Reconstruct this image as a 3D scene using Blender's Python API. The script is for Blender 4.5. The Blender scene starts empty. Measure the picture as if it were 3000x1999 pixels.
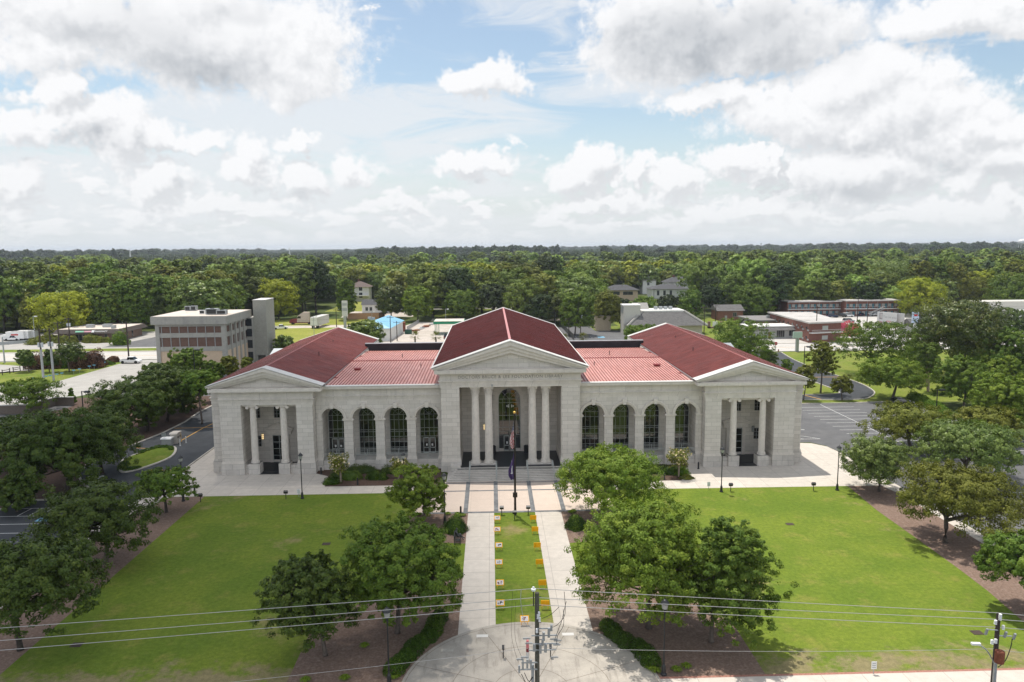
import bpy, bmesh, math, random
import numpy as np
from mathutils import Vector, Matrix
scene = bpy.context.scene
COL = scene.collection
# ------------------------------------------------------------------ camera
F, PITCH, ROLL, YAW, CX, CH = 2146., 7.343, .49, 1.615, -2.683, 33.
_p, _r, _w = (math.radians(a) for a in (PITCH, ROLL, YAW))
def ray(u, v):
    U = u - 1500; V = v - 999.5
    c, s = math.cos(_r), math.sin(_r); a = U*c - V*s; b = U*s + V*c
    x, y, z = a/F, 1., -b/F
    y2 = y*math.cos(_p) + z*math.sin(_p); z2 = -y*math.sin(_p) + z*math.cos(_p)
    return (x*math.cos(_w) + y2*math.sin(_w), -x*math.sin(_w) + y2*math.cos(_w), z2)
def g(u, v, z=0.):
    d = ray(u, v); t = (z - CH)/d[2]; return (CX + d[0]*t, d[1]*t)
def gy(u, v, Y):
    d = ray(u, v); t = Y/d[1]; return (CX + d[0]*t, Y, CH + d[2]*t)
cam = bpy.data.cameras.new('camera'); camo = bpy.data.objects.new('camera', cam); COL.objects.link(camo)
cam.sensor_width = 36; cam.lens = 36*F/3000.; cam.clip_end = 40000; cam.clip_start = .5
right = Vector(ray(2500, 999.5)) - Vector(ray(1500, 999.5)); right.normalize()
fwd = Vector(ray(1500, 999.5)).normalized(); up = right.cross(fwd).normalized()
camo.matrix_world = Matrix(((right.x, up.x, -fwd.x, CX), (right.y, up.y, -fwd.y, 0), (right.z, up.z, -fwd.z, CH), (0, 0, 0, 1)))
scene.camera = camo
scene.view_settings.view_transform = 'Standard'; scene.view_settings.look = 'None'
scene.view_settings.exposure = EXPOSURE = 0.0; scene.view_settings.gamma = 1
# ------------------------------------------------------------------ sun and sky
SUN = Vector((-.14, .32, 1.)).normalized()
sl = bpy.data.lights.new('sun', 'SUN'); sl.energy = 4.6; sl.angle = math.radians(.55); sl.color = (1, .95, .865)
so = bpy.data.objects.new('sun', sl); COL.objects.link(so); so.rotation_euler = (-SUN).to_track_quat('-Z', 'Y').to_euler()
so.location = (0, 0, 300)
W = bpy.data.worlds.new('World'); scene.world = W; W.use_nodes = True
nt = W.node_tree; nt.nodes.clear()
class NT:
    def __init__(s, t): s.t = t
    def n(s, typ, **k):
        nd = s.t.nodes.new(typ)
        for a, b in k.items(): setattr(nd, a, b)
        return nd
    def put(s, sock, v):
        if isinstance(v, bpy.types.NodeSocket): s.t.links.new(v, sock)
        elif v is not None: sock.default_value = v
    def m(s, op, a, b=None, c=None, clamp=False):
        nd = s.n('ShaderNodeMath', operation=op, use_clamp=clamp)
        for i, v in enumerate((a, b, c)): s.put(nd.inputs[i], v)
        return nd.outputs[0]
    def vm(s, op, a, b=None):
        nd = s.n('ShaderNodeVectorMath', operation=op); s.put(nd.inputs[0], a); s.put(nd.inputs[1], b)
        return nd.outputs[1] if op in ('DOT_PRODUCT', 'LENGTH') else nd.outputs[0]
    def noise(s, v, scale, detail=4, rough=.55, out=0, dist=0, dim='3D'):
        nd = s.n('ShaderNodeTexNoise', noise_dimensions=dim); s.put(nd.inputs['Vector'], v)
        nd.inputs['Scale'].default_value = scale; nd.inputs['Detail'].default_value = detail
        nd.inputs['Roughness'].default_value = rough; nd.inputs['Distortion'].default_value = dist
        return nd.outputs[out]
    def mix(s, f, a, b, mode='MIX'):
        nd = s.n('ShaderNodeMix', data_type='RGBA', blend_type=mode)
        s.put(nd.inputs[0], f); s.put(nd.inputs[6], a); s.put(nd.inputs[7], b); return nd.outputs[2]
    def mr(s, v, a, b, c=0., d=1., smooth=True):
        nd = s.n('ShaderNodeMapRange', interpolation_type='SMOOTHSTEP' if smooth else 'LINEAR')
        s.put(nd.inputs[0], v)
        for i, q in enumerate((a, b, c, d)): nd.inputs[i+1].default_value = q
        return nd.outputs[0]
    def ramp(s, f, stops):
        nd = s.n('ShaderNodeValToRGB'); s.put(nd.inputs[0], f); e = nd.color_ramp.elements
        while len(e) < len(stops): e.new(.5)
        for q, (p, c) in zip(e, stops): q.position = p; q.color = (*c, 1)
        return nd.outputs[0]
def azel(px, py):
    d = Vector(ray(px, py)).normalized()
    return math.degrees(math.atan2(d.x, d.y)), math.degrees(math.asin(d.z))
# cumulus clouds of the sky: centre and half sizes in degrees of azimuth and elevation (from source px), weight, kind of base
BLOBS = [(620,120,430,150,1.15),(840,190,180,130,1.0),(230,40,330,100,1.0),(150,150,190,75,.8),(90,250,70,60,1.),(210,330,120,50,.9),(330,385,130,85,1.1),(470,400,170,45,.9),
 (60,370,150,50,.8),(1390,228,125,58,1.15),(1370,480,118,42,1.15),(1960,110,260,130,1.15),(2230,100,270,120,1.2),(1820,60,140,90,.9),(2540,240,200,115,1.2),(2640,350,200,130,1.2),
 (2830,380,170,110,1.),(2380,330,230,110,1.),(2120,285,200,45,1.0),(2850,30,230,75,1.1),(2960,460,150,90,1.),(2500,500,300,90,1.0),(1720,510,110,70,1.1),(1860,520,80,50,1.),
 (1980,540,100,48,.95),(2170,500,120,60,1.),(2230,455,35,32,1.1),(480,525,130,60,1.05),(840,530,105,60,1.05),(870,430,75,34,1.0),(60,540,110,60,.9),(720,470,70,50,.8),
 (1050,515,90,50,.65),(1210,610,90,30,.8),(600,610,260,35,.7),(1750,600,220,35,.8),(2200,620,300,40,.8),(2850,600,200,40,.8)]
def sky():
    grp = bpy.data.node_groups.new('cloud_density', 'ShaderNodeTree')
    grp.interface.new_socket('Vector', in_out='INPUT', socket_type='NodeSocketVector')
    grp.interface.new_socket('D', in_out='OUTPUT', socket_type='NodeSocketFloat'); grp.interface.new_socket('S', in_out='OUTPUT', socket_type='NodeSocketFloat')
    G = NT(grp); gi = G.n('NodeGroupInput'); go = G.n('NodeGroupOutput'); P = gi.outputs[0]
    w1 = G.vm('SUBTRACT', G.noise(P, .16, 1, .6, 1, dim='2D'), (.5, .5, .5))
    w2 = G.vm('SUBTRACT', G.noise(P, .8, 2, .62, 1, dim='2D'), (.5, .5, .5))
    sc = G.n('ShaderNodeVectorMath', operation='MULTIPLY'); G.put(sc.inputs[0], w1); sc.inputs[1].default_value = (5.5, 3.2, 0)
    sc2 = G.n('ShaderNodeVectorMath', operation='MULTIPLY'); G.put(sc2.inputs[0], w2); sc2.inputs[1].default_value = (2.6, 1.9, 0)
    Q = G.vm('ADD', G.vm('ADD', P, sc.outputs[0]), sc2.outputs[0])
    D = None
    for (x, y, rx, ry, w) in BLOBS:
        a, e = azel(x, y); ra = rx/3000*70*1.12; re = ry/3000*70*1.12
        dv = G.vm('DIVIDE', G.vm('SUBTRACT', Q, (a, e, 0)), (ra, re, 1e3))
        b = G.m('MULTIPLY', G.m('SUBTRACT', 1., G.vm('LENGTH', dv)), w)
        D = b if D is None else G.m('MAXIMUM', D, b)
    # scattered cumulus for the rest of the sky, flattened towards the horizon like a cloud deck
    sp = G.n('ShaderNodeSeparateXYZ'); G.put(sp.inputs[0], P)
    cb = G.n('ShaderNodeCombineXYZ'); G.put(cb.inputs[0], sp.outputs[0]); G.put(cb.inputs[1], G.m('MULTIPLY', sp.outputs[1], G.mr(sp.outputs[1], 0., 12., 3.4, 1.9, False)))
    f = G.noise(cb.outputs[0], .30, 5, .62, dim='2D')
    lowm = G.mr(sp.outputs[1], 1.5, 10., 1., .0); far = G.mr(G.m('ABSOLUTE', sp.outputs[0]), 36., 50.)
    gen = G.m('SUBTRACT', G.m('MULTIPLY', G.m('SUBTRACT', f, .5), 3.0), G.m('SUBTRACT', .62, G.m('MULTIPLY', G.m('MAXIMUM', lowm, far), .66)))
    D = G.m('MAXIMUM', D, gen); G.put(go.inputs[1], D)
    fine = G.m('MULTIPLY', G.m('SUBTRACT', G.noise(P, .95, 6, .62, dim='2D'), .5), .62)
    G.put(go.inputs[0], G.m('ADD', D, fine))
    N = NT(nt)
    tc = N.n('ShaderNodeTexCoord'); sp = N.n('ShaderNodeSeparateXYZ'); N.put(sp.inputs[0], tc.outputs['Generated'])
    az = N.m('MULTIPLY', N.m('ARCTAN2', sp.outputs[0], sp.outputs[1]), 57.2958)
    el = N.m('MULTIPLY', N.m('ARCSINE', sp.outputs[2]), 57.2958)
    cb = N.n('ShaderNodeCombineXYZ'); N.put(cb.inputs[0], az); N.put(cb.inputs[1], el); P = cb.outputs[0]
    def dens(v):
        nd = N.n('ShaderNodeGroup'); nd.node_tree = grp; N.put(nd.inputs[0], v); return nd.outputs[0], nd.outputs[1]
    def spot(x, y, rx, ry, Q=None):
        a, e = azel(x, y)
        dv = N.vm('DIVIDE', N.vm('SUBTRACT', Q or P, (a, e, 0)), (rx*.0233, ry*.0233, 1e3))
        return N.mr(N.vm('LENGTH', dv), 0., 1., 1., 0.)
    d0, s0 = dens(P); d1, s1 = dens(N.vm('ADD', P, (-.5, 1.0, 0)))
    cover = N.mr(d0, -.12, .34)
    relief = N.m('MULTIPLY', N.m('SUBTRACT', d0, d1), N.mr(el, 3., 10., .55, .30))
    wv = N.n('ShaderNodeVectorMath', operation='MULTIPLY'); N.put(wv.inputs[0], N.vm('SUBTRACT', N.noise(P, .22, 3, .6, 1, dim='2D'), (.5, .5, .5))); wv.inputs[1].default_value = (7, 4, 0)
    Qd = N.vm('ADD', P, wv.outputs[0]); dark = None
    for (x, y, rx, ry, k) in ((2060,120,520,175,1.),(2330,150,300,110,.4),(430,100,330,150,.55),(600,215,260,95,.75),(300,400,150,70,.6),(2450,560,420,60,.55),(2800,520,260,50,.45),(700,40,160,60,.45),(840,570,120,30,.5),(560,545,110,30,.45),(2520,420,240,60,.35),(1390,540,90,20,.4),(150,500,160,40,.35)):
        q = N.m('MULTIPLY', spot(x, y, rx, ry, Qd), k); dark = q if dark is None else N.m('MAXIMUM', dark, q)
    far = N.mr(N.m('ABSOLUTE', az), 36., 50.)
    body = N.m('ADD', N.m('MULTIPLY', dark, .34), N.m('MULTIPLY', N.mr(s1, .2, 1.2, 0., 1., False), N.mr(far, 0., 1., .07, .2, False)))
    lum = N.m('SUBTRACT', N.m('ADD', .95, N.m('MAXIMUM', N.m('MINIMUM', relief, .07), -.15)), body)
    lum = N.m('MAXIMUM', N.m('MINIMUM', lum, 1.0), .5)
    cloud = N.mix(N.mr(lum, .5, 1.0, 0., 1., False), (.50, .53, .57, 1), (.98, .985, 1.0, 1))
    # thin high veil
    vs = N.n('ShaderNodeVectorMath', operation='MULTIPLY'); N.put(vs.inputs[0], P); vs.inputs[1].default_value = (.35, 1.5, 1)
    rot = N.n('ShaderNodeVectorRotate', rotation_type='Z_AXIS'); N.put(rot.inputs['Vector'], vs.outputs[0]); rot.inputs['Angle'].default_value = .1
    v = N.noise(rot.outputs[0], .33, 6, .6, 0, .6, dim='2D')
    blue = N.m('MAXIMUM', N.m('MAXIMUM', spot(1850, 380, 620, 150), spot(1250, 130, 480, 170)), N.m('MAXIMUM', spot(2900, 240, 340, 190), spot(120, 230, 500, 70)))
    milk = N.m('MAXIMUM', spot(900, 360, 900, 150), spot(250, 560, 1500, 200))
    veil = N.m('ADD', N.m('ADD', v, N.m('MULTIPLY', milk, .30)), N.m('MULTIPLY', blue, -.20))
    veil = N.m('MULTIPLY', N.mr(veil, .36, .70), .82)
    hz = N.m('ADD', N.mr(el, -.3, 2.6, .55, .0), N.mr(el, 0., 7.5, .40, 0.))
    st = N.n('ShaderNodeTexSky', sky_type='NISHITA', sun_disc=False)
    st.sun_elevation = math.asin(SUN.z); st.sun_rotation = math.atan2(SUN.x, SUN.y); st.air_density = 1.; st.dust_density = 1.2; st.altitude = 30
    K = .134
    skyb = N.mix(1., st.outputs[0], (K*1.15, K*1.12, K*1.02, 1), 'MULTIPLY')
    skyb = N.mix(N.mr(el, 0., 11., .85, 0.), skyb, (.73, .80, .855, 1))
    c = N.mix(veil, skyb, (.84, .87, .905, 1))
    c = N.mix(cover, c, cloud)
    c = N.mix(hz, c, (.79, .82, .83, 1))
    c = N.mix(N.mr(el, -2., -.4, 1., 0.), c, (.30, .33, .28, 1))
    # clouds opposite the sun are lit from the front and brighter
    sy = N.n('ShaderNodeSeparateXYZ'); N.put(sy.inputs[0], tc.outputs['Generated']); kf = N.mr(sy.outputs[1], .25, -.75, 1., 1.4)
    c = N.mix(1., c, N.m('MULTIPLY', kf, 1.), 'MULTIPLY')
    bg = N.n('ShaderNodeBackground'); N.put(bg.inputs[0], N.mix(1., c, (1/.12, 1/.12, 1/.12, 1), 'MULTIPLY')); bg.inputs[1].default_value = .12
    o = N.n('ShaderNodeOutputWorld'); N.put(o.inputs[0], bg.outputs[0])
sky()
W.cycles.sampling_method = 'NONE'
# ------------------------------------------------------------------ mesh helpers
class MB:
    def __init__(s): s.v = []; s.f = []
    def add(s, v, f):
        n = len(s.v); s.v += [tuple(p) for p in v]; s.f += [tuple(i+n for i in q) for q in f]; return s
    def box(s, x0, x1, y0, y1, z0, z1):
        if x0 > x1: x0, x1 = x1, x0
        return s.add([(x0,y0,z0),(x1,y0,z0),(x1,y1,z0),(x0,y1,z0),(x0,y0,z1),(x1,y0,z1),(x1,y1,z1),(x0,y1,z1)],
                     [(0,3,2,1),(4,5,6,7),(0,1,5,4),(1,2,6,5),(2,3,7,6),(3,0,4,7)])
    def cbox(s, x, y, z, w, d, h, rz=0, rx=0):
        c, q = math.cos(rz), math.sin(rz); cx, sx = math.cos(rx), math.sin(rx); o = []
        for dz in (-h/2, h/2):
            for dx, dy in ((-w/2,-d/2),(w/2,-d/2),(w/2,d/2),(-w/2,d/2)):
                yy = dy*cx - dz*sx; zz = dy*sx + dz*cx
                o.append((x+dx*c-yy*q, y+dx*q+yy*c, z+zz))
        return s.add(o, [(0,3,2,1),(4,5,6,7),(0,1,5,4),(1,2,6,5),(2,3,7,6),(3,0,4,7)])
    def prism(s, poly, z0, z1):      # polygon in xy, counter-clockwise
        n = len(poly); v = [(x,y,z0) for x,y in poly] + [(x,y,z1) for x,y in poly]
        return s.add(v, [tuple(range(n-1,-1,-1)), tuple(range(n,2*n))] + [(i,(i+1)%n,n+(i+1)%n,n+i) for i in range(n)])
    def ext(s, poly, y0, y1):        # polygon in xz extruded along y
        n = len(poly); v = [(x,y0,z) for x,z in poly] + [(x,y1,z) for x,z in poly]
        return s.add(v, [tuple(range(n)), tuple(range(2*n-1,n-1,-1))] + [(i,n+i,n+(i+1)%n,(i+1)%n) for i in range(n)])
    def extx(s, poly, x0, x1):       # polygon in yz extruded along x
        n = len(poly); v = [(x0,y,z) for y,z in poly] + [(x1,y,z) for y,z in poly]
        return s.add(v, [tuple(range(n)), tuple(range(2*n-1,n-1,-1))] + [(i,n+i,n+(i+1)%n,(i+1)%n) for i in range(n)])
    def lathe(s, x, y, prof, n=16, flute=0, cap=True):
        v = []; m = len(prof)
        for r, z in prof:
            for i in range(n):
                q = r*(1-flute*(i % 2)); a = 2*math.pi*i/n; v.append((x+q*math.cos(a), y+q*math.sin(a), z))
        f = [(j*n+i, j*n+(i+1)%n, (j+1)*n+(i+1)%n, (j+1)*n+i) for j in range(m-1) for i in range(n)]
        if cap: f += [tuple(range(n-1,-1,-1)), tuple(range((m-1)*n, m*n))]
        return s.add(v, f)
    def cyl(s, x, y, z0, z1, r0, r1=None, n=10): return s.lathe(x, y, [(r0,z0),(r1 if r1 is not None else r0, z1)], n)
    def tube(s, pts, r, n=6, r1=None):
        pts = [Vector(p) for p in pts]; m = len(pts); v = []
        for j, p in enumerate(pts):
            d = (pts[min(j+1,m-1)] - pts[max(j-1,0)]).normalized()
            a = d.cross(Vector((0,0,1)));
            if a.length < .05: a = d.cross(Vector((0,1,0)))
            a.normalize(); b = d.cross(a); q = r if r1 is None else r+(r1-r)*j/(m-1)
            for i in range(n):
                t = 2*math.pi*i/n; v.append(p + a*q*math.cos(t) + b*q*math.sin(t))
        return s.add(v, [(j*n+i, j*n+(i+1)%n, (j+1)*n+(i+1)%n, (j+1)*n+i) for j in range(m-1) for i in range(n)] + [tuple(range(n-1,-1,-1)), tuple(range((m-1)*n, m*n))])
    def ball(s, x, y, z, r, rz=None, n=10, m=6):
        rz = rz or r
        return s.lathe(x, y, [(max(r*math.sin(math.pi*j/m), .001), z-rz*math.cos(math.pi*j/m)) for j in range(m+1)], n)
    def sheet(s, poly, z):
        return s.add([(x,y,z) for x,y in poly], [tuple(range(len(poly)))])
    def build(s, name, mat, parent=None, smooth=False, **tags):
        me = bpy.data.meshes.new(name)
        off = Vector((0,0,0)) if parent is None else wloc(parent)
        me.from_pydata([Vector(p)-off for p in s.v], [], s.f); me.validate()
        bm = bmesh.new(); bm.from_mesh(me); bmesh.ops.recalc_face_normals(bm, faces=bm.faces); bm.to_mesh(me); bm.free()
        if smooth: me.polygons.foreach_set('use_smooth', [True]*len(me.polygons))
        if mat: me.materials.append(mat)
        o = bpy.data.objects.new(name, me); COL.objects.link(o)
        if parent: o.parent = parent
        for k, q in tags.items(): o[k] = q
        return o
def wloc(o):
    p = Vector(o.location)
    while o.parent: o = o.parent; p += Vector(o.location)
    return p
def thing(name, label, cat, loc=(0,0,0), group=None):
    o = bpy.data.objects.new(name, None); COL.objects.link(o); o.location = loc; o.empty_display_size = .3
    o['label'] = label; o['category'] = cat
    if group: o['group'] = group
    return o
def tag(o, label, cat, group=None):
    o['label'] = label; o['category'] = cat
    if group: o['group'] = group
    return o
def copy_thing(src, loc, label=None, rz=0, scale=1):
    def cp(o, par):
        c = o.copy(); COL.objects.link(c); c.parent = par
        for ch in o.children: cp(ch, c)
        return c
    c = cp(src, None); c.location = loc; c.rotation_euler = (0,0,rz); c.scale = (scale,)*3
    if label: c['label'] = label
    return c
def curved_to_smooth(o): pass
def arcpts(cx, cz, r, a0, a1, n): return [(cx+r*math.cos(a0+(a1-a0)*i/n), cz+r*math.sin(a0+(a1-a0)*i/n)) for i in range(n+1)]
def text_mesh(name, body, size, mat, parent, loc, rot, ext=.01, align='CENTER', spacing=1.0):
    cu = bpy.data.curves.new('t', 'FONT'); cu.body = body; cu.size = size; cu.extrude = ext; cu.align_x = align; cu.align_y = 'CENTER'; cu.space_character = spacing
    to = bpy.data.objects.new('t', cu); COL.objects.link(to)
    dg = bpy.context.evaluated_depsgraph_get(); me = bpy.data.meshes.new_from_object(to.evaluated_get(dg)); bpy.data.objects.remove(to)
    me.name = name; me.materials.clear(); me.materials.append(mat)
    o = bpy.data.objects.new(name, me); COL.objects.link(o); o.parent = parent
    o.location = Vector(loc) - (wloc(parent) if parent else Vector()); o.rotation_euler = rot
    return o
# ------------------------------------------------------------------ materials
MATS = {}
def new_mat(name):
    m = bpy.data.materials.new(name); m.use_nodes = True; t = m.node_tree; t.nodes.clear(); N = NT(t)
    bs = N.n('ShaderNodeBsdfPrincipled'); o = N.n('ShaderNodeOutputMaterial'); N.put(o.inputs[0], bs.outputs[0])
    MATS[name] = m; return m, N, bs
def c4(c): return (*c, 1)
def scl(c, k): return tuple(min(1, x*k) for x in c)
def mat(name, col, rough=.8, var=.12, scale=3., metal=0., spec=.3, bump=0., bscale=20., stain=0., stain_c=(.1,.09,.08), sscale=.4, zst=1.):
    if name in MATS: return MATS[name]
    m, N, bs = new_mat(name)
    geo = N.n('ShaderNodeNewGeometry').outputs['Position']
    v = geo
    f = N.noise(v, scale, 5, .6)
    c = N.mix(N.mr(f, .3, .7, 0, 1, False), c4(scl(col, 1-var)), c4(scl(col, 1+var)))
    if stain:
        vs = N.n('ShaderNodeVectorMath', operation='MULTIPLY'); N.put(vs.inputs[0], v); vs.inputs[1].default_value = (1, 1, zst)
        c = N.mix(N.m('MULTIPLY', N.mr(N.noise(vs.outputs[0], sscale, 6, .65), .48, .72), stain), c, c4(stain_c))
    N.put(bs.inputs['Base Color'], c); bs.inputs['Roughness'].default_value = rough; bs.inputs['Metallic'].default_value = metal
    bs.inputs['Specular IOR Level'].default_value = spec
    if bump:
        b = N.n('ShaderNodeBump'); b.inputs['Strength'].default_value = bump; N.put(b.inputs['Height'], N.noise(v, bscale, 4)); N.put(bs.inputs['Normal'], b.outputs[0])
    return m
def wall_vec(N):
    p = N.n('ShaderNodeSeparateXYZ'); N.put(p.inputs[0], N.n('ShaderNodeNewGeometry').outputs['Position'])
    c = N.n('ShaderNodeCombineXYZ'); N.put(c.inputs[0], N.m('ADD', p.outputs[0], p.outputs[1])); N.put(c.inputs[1], p.outputs[2]); return c.outputs[0]
def brick_mat(name, c1, c2, mortar, w, h, ms=.012, offset=.5, rough=.85, var=.1, streak=0., vec=None, msm=.1, squash=1, bias=0., seedv=.0):
    m, N, bs = new_mat(name)
    v = wall_vec(N) if vec is None else N.n('ShaderNodeNewGeometry').outputs['Position']
    b = N.n('ShaderNodeTexBrick'); N.put(b.inputs['Vector'], N.vm('ADD', v, (seedv, seedv*.3, 0))); b.offset = offset; b.inputs['Scale'].default_value = 1
    b.inputs['Color1'].default_value = c4(c1); b.inputs['Color2'].default_value = c4(c2); b.inputs['Mortar'].default_value = c4(mortar)
    b.inputs['Mortar Size'].default_value = ms; b.inputs['Mortar Smooth'].default_value = msm; b.inputs['Brick Width'].default_value = w; b.inputs['Row Height'].default_value = h
    b.inputs['Bias'].default_value = bias
    pos = N.n('ShaderNodeNewGeometry').outputs['Position']
    c = N.mix(N.mr(N.noise(pos, 1.1, 6, .65), .3, .7, 0, 1, False), c4((1-var,)*3), c4((1+var,)*3))
    c = N.mix(1., b.outputs[0], c, 'MULTIPLY')
    c = N.mix(1., c, N.mix(N.mr(N.noise(pos, 14, 3, .7), .3, .7, 0, 1, False), c4((.965,)*3), c4((1.035,)*3)), 'MULTIPLY')
    if streak:
        vs = N.n('ShaderNodeVectorMath', operation='MULTIPLY'); N.put(vs.inputs[0], pos); vs.inputs[1].default_value = (2.2, 2.2, .12)
        c = N.mix(N.m('MULTIPLY', N.mr(N.noise(vs.outputs[0], 1., 5, .6), .5, .8), streak), c, c4(scl(c1, .45)))
    N.put(bs.inputs['Base Color'], c); bs.inputs['Roughness'].default_value = rough; bs.inputs['Specular IOR Level'].default_value = .25
    return m
def grass_mat(name, a, b, dry, dryamt=.25, sc=1., patch=.0, edge=0):
    m, N, bs = new_mat(name); v = N.n('ShaderNodeNewGeometry').outputs['Position']
    f1 = N.noise(v, .13*sc, 5, .6); f2 = N.noise(v, 2.2*sc, 5, .7); f3 = N.noise(v, 14*sc, 3, .7); f4 = N.noise(N.vm('ADD', v, (31, 7, 0)), .34*sc, 6, .65)
    c = N.mix(N.mr(f1, .36, .62), c4(a), c4(b))
    c = N.mix(N.m('MULTIPLY', N.mr(f4, .52, .72), dryamt), c, c4(dry))
    if patch: c = N.mix(N.m('MULTIPLY', N.mr(N.noise(N.vm('ADD', v, (5, 91, 0)), .09, 7, .7), .57, .70), patch), c, c4((.30, .22, .12)))
    if edge:   # worn, dry turf along the near sidewalk
        sy = N.n('ShaderNodeSeparateXYZ'); N.put(sy.inputs[0], v)
        e = N.m('ADD', N.mr(sy.outputs[1], 53., 58.5, .30, 0.), N.noise(N.vm('ADD', v, (3, 17, 0)), .42, 7, .72))
        c = N.mix(N.m('MULTIPLY', N.mr(e, .66, .84), .8), c, c4((.235, .185, .11)))
    c = N.mix(1., c, N.mix(N.mr(f2, .3, .7, 0, 1, False), c4((.74,.77,.74)), c4((1.26,1.23,1.24))), 'MULTIPLY')
    c = N.mix(1., c, N.mix(N.mr(f3, .25, .75, 0, 1, False), c4((.72,.75,.7)), c4((1.28,1.25,1.3))), 'MULTIPLY')
    N.put(bs.inputs['Base Color'], c); bs.inputs['Roughness'].default_value = .9; bs.inputs['Specular IOR Level'].default_value = .12
    bp = N.n('ShaderNodeBump'); bp.inputs['Strength'].default_value = .5; bp.inputs['Distance'].default_value = .06; N.put(bp.inputs['Height'], f3); N.put(bs.inputs['Normal'], bp.outputs[0])
    return m
def seam_roof_mat(name, col, col2, rough=.38, st=(.25,3.,1), amt=.35):
    m, N, bs = new_mat(name); v = N.n('ShaderNodeNewGeometry').outputs['Position']
    c = N.mix(N.mr(N.noise(v, .35, 6, .6), .35, .7), c4(col), c4(col2))
    vs = N.n('ShaderNodeVectorMath', operation='MULTIPLY'); N.put(vs.inputs[0], v); vs.inputs[1].default_value = st
    k = N.mr(N.noise(vs.outputs[0], 1., 5, .65), .3, .72, 0, 1, False); c = N.mix(1., c, N.mix(k, c4((1+amt*.55,)*3), c4((1-amt,)*3)), 'MULTIPLY')
    N.put(bs.inputs['Base Color'], c); N.put(bs.inputs['Roughness'], N.mr(N.noise(v, .5, 3), .3, .7, rough-.06, rough+.08)); bs.inputs['Specular IOR Level'].default_value = .22
    return m
STONE = brick_mat('granite_ashlar', (.56,.52,.465), (.65,.605,.55), (.33,.30,.27), 1.55, .62, .014, streak=.12, bias=-.1, var=.045)
STONE2 = brick_mat('granite_panel', (.585,.54,.485), (.645,.60,.54), (.26,.24,.22), 3.95, 40., .014, offset=0, streak=.28, seedv=1.97)
STONE3 = mat('granite_smooth', (.645,.595,.535), .8, .08, 2.5, stain=.15, stain_c=(.25,.23,.2), sscale=1.2)
STONE_W = mat('white_coping', (.58,.565,.54), .6, .05, 1.5, stain=.25, stain_c=(.4,.38,.34), sscale=.8)
PLINTH = brick_mat('granite_plinth', (.50,.465,.425), (.60,.56,.51), (.24,.23,.21), 1.9, .8, .014, streak=.25)
BLACKG = mat('black_granite', (.014,.017,.022), .38, .3, 5, spec=.4)
GLASS = mat('dark_window_glass', (.006,.008,.007), .03, .2, 2, spec=1.)
GLASS2 = mat('tinted_office_glass', (.03,.035,.04), .1, .2, 2, spec=.6)
FRAME = mat('white_window_frame', (.40,.42,.40), .5, .05)
FRAME_D = mat('grey_window_frame', (.34,.35,.35), .5, .05)
ROOF_C = seam_roof_mat('maroon_roof_metal', (.145,.023,.019), (.115,.020,.017), .55)
ROOF_P = seam_roof_mat('red_roof_metal', (.18,.040,.032), (.145,.034,.028), .45)
ROOF_W = seam_roof_mat('pink_sheen_roof_metal', (.58,.30,.265), (.51,.25,.215), .42, (3., .22, 1), .3)  # pale pink carries the sky sheen of the wing roof in its base colour
RED_W = mat('red_flashing', (.24,.035,.035), .5, .15)
PINK = mat('ridge_cap_paint', (.52,.22,.21), .45, .1)
GALV = mat('grey_metal', (.38,.40,.41), .4, .12, metal=.4)
BLKM = mat('black_painted_metal', (.018,.019,.021), .4, .2, spec=.5)
PARAP = mat('black_membrane', (.020,.020,.024), .7, .25, .6)
CONC = brick_mat('walk_concrete', (.50,.455,.40), (.54,.49,.43), (.30,.27,.235), 3.2, 3.1, .02, offset=0, var=.09, vec=1)
CONC_P = brick_mat('plaza_concrete', (.55,.455,.385), (.57,.475,.40), (.42,.35,.30), 3.75, 5.5, .015, offset=0, var=.05, vec=1, seedv=1.87)
def conc_circle():
    m, N, bs = new_mat('circle_concrete'); v = N.n('ShaderNodeNewGeometry').outputs['Position']
    c = N.mix(N.mr(N.noise(v, .5, 6, .65), .35, .65), c4((.33,.30,.26)), c4((.43,.39,.335)))
    vs = N.n('ShaderNodeVectorMath', operation='MULTIPLY'); N.put(vs.inputs[0], v); vs.inputs[1].default_value = (2.2, .35, 1)
    c = N.mix(N.m('MULTIPLY', N.mr(N.noise(vs.outputs[0], .9, 5, .65), .52, .66), .5), c, c4((.22,.195,.165)))
    c = N.mix(1., c, N.mix(N.mr(N.noise(v, 9, 4, .7), .3, .7, 0, 1, False), c4((.93,)*3), c4((1.07,)*3)), 'MULTIPLY')
    N.put(bs.inputs['Base Color'], c); bs.inputs['Roughness'].default_value = .85; return m
CONC_C = conc_circle()
BANDG = brick_mat('dark_band_pavers', (.13,.135,.14), (.20,.205,.21), (.10,.10,.10), .6, .75, .01, offset=0, vec=1, var=.12)
JOINT = mat('joint_dark', (.16,.13,.10), .9, .3, 4)
KERB = mat('kerb_concrete', (.46,.43,.38), .85, .15, 1.2, stain=.4, stain_c=(.2,.18,.15))
BRICKP = mat('brick_paver_trim', (.33,.16,.12), .85, .25, 6)
ASPH = mat('dark_asphalt', (.050,.054,.060), .85, .2, .5, bump=.1, stain=.35, stain_c=(.085,.088,.092), sscale=.12)
ASPH2 = mat('grey_asphalt', (.115,.115,.118), .88, .15, .4, bump=.1, stain=.4, stain_c=(.19,.185,.18), sscale=.12)
ASPH3 = mat('sunbleached_pavement', (.36,.345,.32), .9, .12, .3, stain=.5, stain_c=(.24,.225,.21), sscale=.16)
ROADC = mat('pale_road_concrete', (.47,.45,.42), .9, .08, .25, stain=.3, stain_c=(.36,.34,.31), sscale=.1)
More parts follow.
